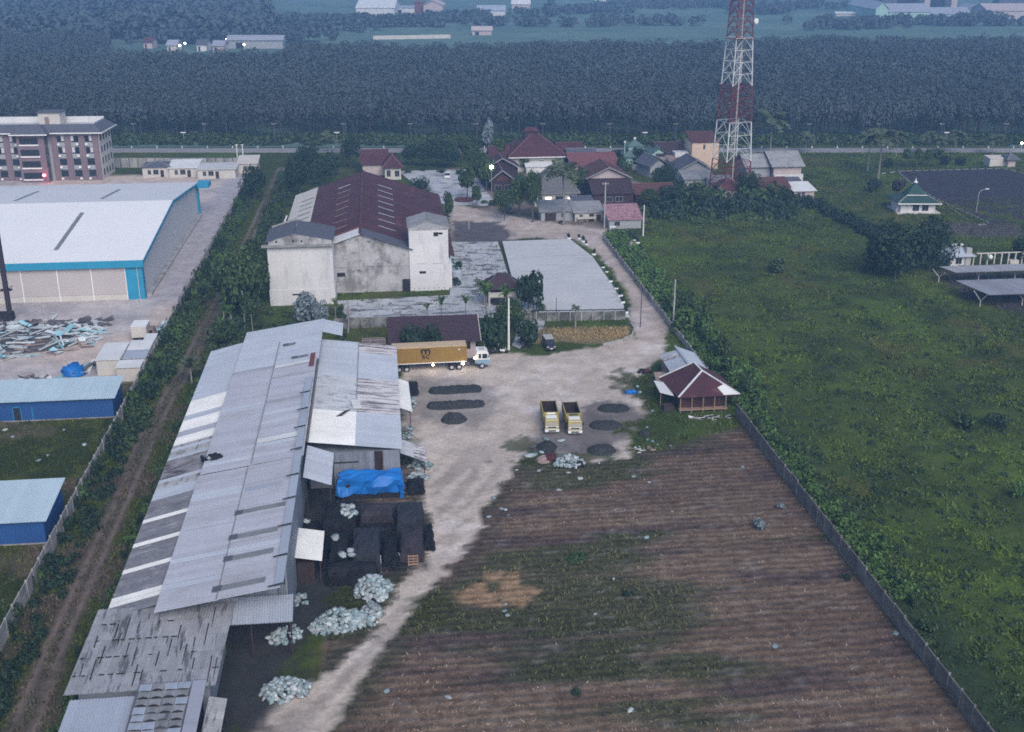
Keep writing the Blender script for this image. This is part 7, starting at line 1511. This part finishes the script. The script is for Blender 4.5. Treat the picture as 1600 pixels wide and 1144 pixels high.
for px in (1416, 1432, 1450, 1465): tp(px, 262, 28, 18, 'mid', 'thin dull young tree in the row at the far side of the dark lot', 'young trees at the far side of the dark lot', .4)
tp(1400, 312, 30, 26, 'purple', 'thin brownish tree left of the prayer house', None, .4)
for i, (px, py, h, w, k, lb) in enumerate(((735, 250, 34, 30, 'dark', 'dark tree between the silvery tree and the largest house'), (788, 282, 30, 26, 'mid', 'small tree at the left front corner of the largest house'), (850, 300, 26, 26, 'mid', 'small tree behind the grey hipped roof'), (890, 262, 26, 26, 'dark', 'dark tree behind the maroon side wing'),
    (975, 275, 26, 22, 'mid', 'small tree between pinkish red roof and green mosque'), (1058, 262, 24, 22, 'dark', 'dark tree behind the white block'), (1015, 325, 30, 36, 'mid', 'bushy tree above the pink tiled shed, right'), (1050, 318, 30, 40, 'dark', 'dark bushy tree under the slate roofed house'),
    (1100, 322, 26, 36, 'mid', 'bushy tree left of the tower foot'), (985, 350, 22, 26, 'mid', 'small tree beside the patchy pink roof'), (745, 322, 30, 20, 'mid', 'thin tree at the front of the brick gabled house'), (580, 262, 26, 30, 'dark', 'dark tree behind the small maroon roofed house'), (612, 262, 22, 30, 'dark', 'dark tree right behind the small maroon roofed house'),
    (690, 246, 26, 44, 'dark', 'broad dark tree between forecourt and road'), (960, 255, 20, 30, 'dark', 'dark tree by the road behind the pinkish red roof'))): tp(px, py, h, w, k, lb, None, .2)
# palms
def pp(px, py, hpx, flpx, label, n=16, name='palm_tree', cat='palm', group=None, **kw):
    g = at(px, py); s = ((g.x * _sy + g.y * _cy) * _cp + CAMH * _sp) / FOC; return palm(g.x, g.y, hpx * s / .94, flpx * s, label, group, n, name, cat, tr=max(.12, .02 * hpx * s), **kw)
pp(881, 352, 76, 27, 'tall coconut palm in front of the grey hipped roof', 20, lean=.5)
pp(1203, 240, 46, 26, 'coconut palm right of the tower, before the dark plantation', 18)
pp(1355, 268, 48, 20, 'coconut palm leftmost of the pair by the meadow edge', 15); pp(1372, 280, 62, 26, 'coconut palm with white stem, rightmost of the pair by the meadow edge', 18)
for i, px in enumerate((1258, 1448, 1460, 1492, 1550, 1400)): pp(px, 240 + (i % 3) * 2, 22 + 4 * (i % 2), 15, 'small bushy palm beside the public road, right part', 12, group='small palms along the public road')
pp(515, 240, 22, 16, 'small palm by the road above the old factory', 12)
pp(899, 515, 32, 8, 'young thin palm in the dry grass strip', 12); pp(728, 497, 22, 14, 'banana plant at the roof edge of the brown roofed house, right', 9, 'banana_plant', 'plant', leaf=BANL, part='leaf', up=(.3, 1.0)); pp(690, 497, 20, 16, 'banana plant in the middle of the brown roof edge', 9, 'banana_plant', 'plant', leaf=BANL, part='leaf', up=(.3, 1.0)); pp(668, 498, 14, 12, 'small dark plant left of the banana plants', 8, 'banana_plant', 'plant', leaf=BANL, part='leaf', up=(.3, 1.0))
pp(760, 510, 46, 22, 'banana plant left of the guard hut', 12, 'banana_plant', 'plant', leaf=BANL, part='leaf', up=(.3, 1.0)); pp(757, 478, 30, 18, 'dark palm against the left post of the guard hut', 12); pp(790, 502, 36, 20, 'bright banana plant below the guard hut', 10, 'banana_plant', 'plant', leaf=BANL, part='leaf', up=(.3, 1.0))
pp(352, 520, 34, 14, 'papaya like plant left of the long shed far corner', 9, 'papaya_plant', 'plant', leaf=BANL, part='leaf', up=(.2, .9)); pp(364, 532, 40, 14, 'thin papaya plant right of the other papaya', 9, 'papaya_plant', 'plant', leaf=BANL, part='leaf', up=(.2, .9)); pp(300, 600, 26, 18, 'spiky palm clump beside the dirt track', 14, up=(.3, 1.1)); pp(525, 505, 26, 12, 'thin banana plant at the corner of the old white factory', 8, 'banana_plant', 'plant', leaf=BANL, part='leaf', up=(.3, 1.0))
for k, (px, py, hp) in enumerate(((544, 520, 40), (545, 505, 20))):
    g = at(px, py); mb = MB(); mb.chain([(g.x, g.y, 0), (g.x + .2, g.y, 2.4), (g.x - .1, g.y, 4.6)], [.18, .14, .07], 6); tag(mb.build('bare_stump', M['bark_pale']), ('taller' if k == 0 else 'shorter') + ' bare pale stem beside the far end of the annex roof', 'tree stump')
g = at(383, 512); mb = MB(); mb.tube((g.x, g.y, 0), (g.x, g.y, 7.0), .09, .06, 6); tag(mb.build('thin_pole', M['pole_grey']), 'thin bare pole at the far left corner of the long shed', 'pole')
# creepers and bushes on the left wall and track
CLD = [leaf_cloud(60, 800 + i, .24) for i in range(5)]
def undergrowth(name, pts, r, cz, seed, mk): return wood(name, np.array(pts), CLD, r, cz, seed, M[mk], .4)
q = random.Random(5); G1 = 'creepers over the left panel wall'; G2 = 'bushes between left wall and dirt track'; G3 = 'bushes along the side of the long shed'
n = 0
for y in np.arange(70, 345, 2.0):
    dens = .30 if y < 112 else .92 if y < 200 else .55
    if 118 < y < 134: dens = .5
    if q.random() < dens:
        s = q.uniform(.6, 1.25); shrub(-39.6 + q.uniform(-.1, .65), y + q.uniform(-1, 1), s, q.uniform(1.5, 2.7) * (1 if q.random() < .8 else .7), q.choice(('dark', 'mid', 'dark')), 'dark green creeper clump hanging over the pale panel wall', G1, 'creeper')
for y in np.arange(150, 340, 2.6):
    k = sstep(150, 165, np.array(y)) * (1 if y < 205 else .75)
    if q.random() < k:
        w = 1.0 if y > 205 else 1.35; shrub(q.uniform(-38.8, -36.3), y, q.uniform(.9, 1.7) * w, q.uniform(1.4, 2.8) * w, q.choice(('dark', 'mid', 'mid', 'bright')), 'dense green bush filling the strip between panel wall and track', G2)
for y in np.arange(68, 180, 2.1):
    if q.random() < .75: shrub(q.uniform(-31.2, -29.6), y, q.uniform(.5, 1.0), q.uniform(.7, 1.5), q.choice(('mid', 'dark', 'bright')), 'low green bush along the foot of the long shed lean-to', G3)
for y in np.arange(180, 350, 2.2):
    if q.random() < .8: shrub(q.uniform(-30.2, -24.5) if y < 212 or y > 300 else q.uniform(-30.5, -27.5), y, q.uniform(.9, 1.8), q.uniform(1.2, 2.6), q.choice(('mid', 'dark', 'mid')), 'green bush on the right side of the track toward the road', 'bushes right of the track by the old factory')
undergrowth('verge_undergrowth', [(q.uniform(-38.6, -36), q.uniform(72, 160)) for i in range(130)], .75, .35, 811, 'leaf_dark'); undergrowth('verge_undergrowth', [(q.uniform(-31.4, -29.4), q.uniform(66, 178)) for i in range(150)], .6, .3, 812, 'leaf'); undergrowth('verge_undergrowth', [(q.uniform(-38.6, -35.6), q.uniform(150, 345)) for i in range(330)], .9, .4, 813, 'leaf'); undergrowth('verge_undergrowth', [(q.uniform(-31, -26), q.uniform(182, 350)) for i in range(260)], .9, .6, 814, 'leaf')
for i in range(26): shrub(q.uniform(-24, -8), q.uniform(183, 211), q.uniform(.7, 1.5), q.uniform(.8, 2.0), q.choice(('mid', 'dark')), 'bush in the overgrown gap between long shed and old factory', 'bushes between long shed and old factory')
# the green mass along the outer side of the right wall
for y in np.arange(92, 205, 1.15):
    big_ = 1.0 + 1.1 * float(sstep(148, 168, np.array(y)))
    for k in range(1):
        if q.random() < (.72 if y > 148 else .5): shrub(51.9 + q.uniform(0, 2.6) * (big_ if y > 140 else .9), y, q.uniform(.8, 1.4) * big_, q.uniform(1.2, 2.3) * big_, q.choice(('bright', 'mid', 'mid')), 'lush green bush growing along the outer side of the long grey wall', 'lush bushes behind the long grey wall')
undergrowth('wall_undergrowth', [(q.uniform(51.7, 57), q.uniform(200, 264)) for i in range(150)], 1.1, .7, 815, 'leaf_bright')
undergrowth('wall_undergrowth', [(51.8 + 3.2 * q.random() ** 1.5, q.uniform(100, 205)) for i in range(260)], .8, .5, 816, 'leaf_bright')
def spots(n, f): return [tuple(f())[:2] for i in range(n)]
undergrowth('village_thicket', spots(90, lambda: at(q.uniform(1012, 1246), q.uniform(306, 342))), 1.9, 1.0, 817, 'leaf_dark'); undergrowth('village_thicket', spots(130, lambda: at(q.uniform(1005, 1262), q.uniform(304, 352))), 1.15, .6, 822, 'leaf'); undergrowth('village_thicket', spots(26, lambda: at(q.uniform(1020, 1220), q.uniform(306, 322))), 2.7, 1.6, 823, 'leaf')
def hl(): u = q.random(); return at(1262 + 130 * u + q.uniform(-9, 9), 318 + 62 * u + q.uniform(-5, 5))
undergrowth('hedge_row', spots(90, hl), 1.35, .8, 818, 'leaf_dark')
def md(x0, x1, y0, y1):
    while True:
        g = at(q.uniform(x0, x1), q.uniform(y0, y1))
        if g.x > 56.5: return g
undergrowth('meadow_weeds', spots(260, lambda: md(1080, 1640, 380, 1150)), .55, .12, 819, 'leaf'); undergrowth('meadow_weeds', spots(120, lambda: md(1080, 1640, 420, 1150)), .5, .12, 821, 'leaf_dark')
for (px, py, w, h, k, lb) in ((1210, 425, 44, 26, 'mid', 'broad bushy clump of tall grass in the middle of the meadow'), (1502, 668, 50, 34, 'mid', 'pale tall reed clump in the right part of the meadow'), (1560, 668, 44, 30, 'dark', 'dark bush beside the pale reed clump at the right'), (1360, 855, 56, 26, 'bright', 'bright yellow green bush behind the long grey wall'), (1185, 825, 32, 26, 'silver', 'dry greyish bush in the brown field'), (1218, 795, 20, 14, 'silver', 'small dry bush above the greyish one in the brown field'),
                              (1322, 905, 22, 12, 'dark', 'dark weed clump at the foot of the long grey wall'), (1590, 780, 36, 30, 'bright', 'light green bush at the right edge of the view'), (980, 930, 22, 10, 'dark', 'low dark weeds in the brown field, upper'), (900, 1086, 26, 14, 'dark', 'low dark weed clump in the brown field, lowest'), (905, 872, 60, 8, 'mid', 'long strip of low green weeds across the brown field')):
    g = at(px, py); s = ((g.x * _sy + g.y * _cy) * _cp + CAMH * _sp) / FOC; shrub(g.x, g.y, w * s / 2, max(.5, h * s * .8), k, lb, None, 'bush')
for (px, py) in ((640, 270), (662, 268), (690, 270), (716, 272), (738, 276), (625, 300), (745, 300), (755, 318), (770, 322), (740, 540), (755, 548), (735, 552), (812, 500), (835, 492), (846, 486), (780, 512), (716, 420), (712, 448), (1078, 300), (1005, 318), (985, 330), (1010, 340), (982, 372), (990, 372)):
    g = at(px, py); shrub(g.x, g.y, q.uniform(.9, 1.8), q.uniform(1.0, 2.2), q.choice(('dark', 'mid')), 'garden bush among the houses and yards', 'garden bushes')
t = thing('round_bed', 'round reddish brick bed at the foot of the slim forecourt tree', 'flower bed', tuple(at(725, 314))); MB().lathe([(2.6, 0), (2.6, .6), (2.3, .6), (2.2, .35)], n=18).build('bed_wall', M['tile_red'], t)

# ------------------------------------------------------------------ evening haze
hz = MB(); hz.box(-E_ - 40, E_ + 40, -840, 6240, -2.2, 84.0)
hm = bpy.data.materials.new('haze'); hm.use_nodes = True; N = hm.node_tree.nodes; N.clear(); L = hm.node_tree.links
pv = N.new('ShaderNodeVolumePrincipled'); pv.inputs['Color'].default_value = (.30, .57, 1.0, 1); pv.inputs['Density'].default_value = HAZE; pv.inputs['Anisotropy'].default_value = 0.0
ou = N.new('ShaderNodeOutputMaterial'); L.new(pv.outputs[0], ou.inputs['Volume'])
hz.build('haze', hm, kind='stuff')
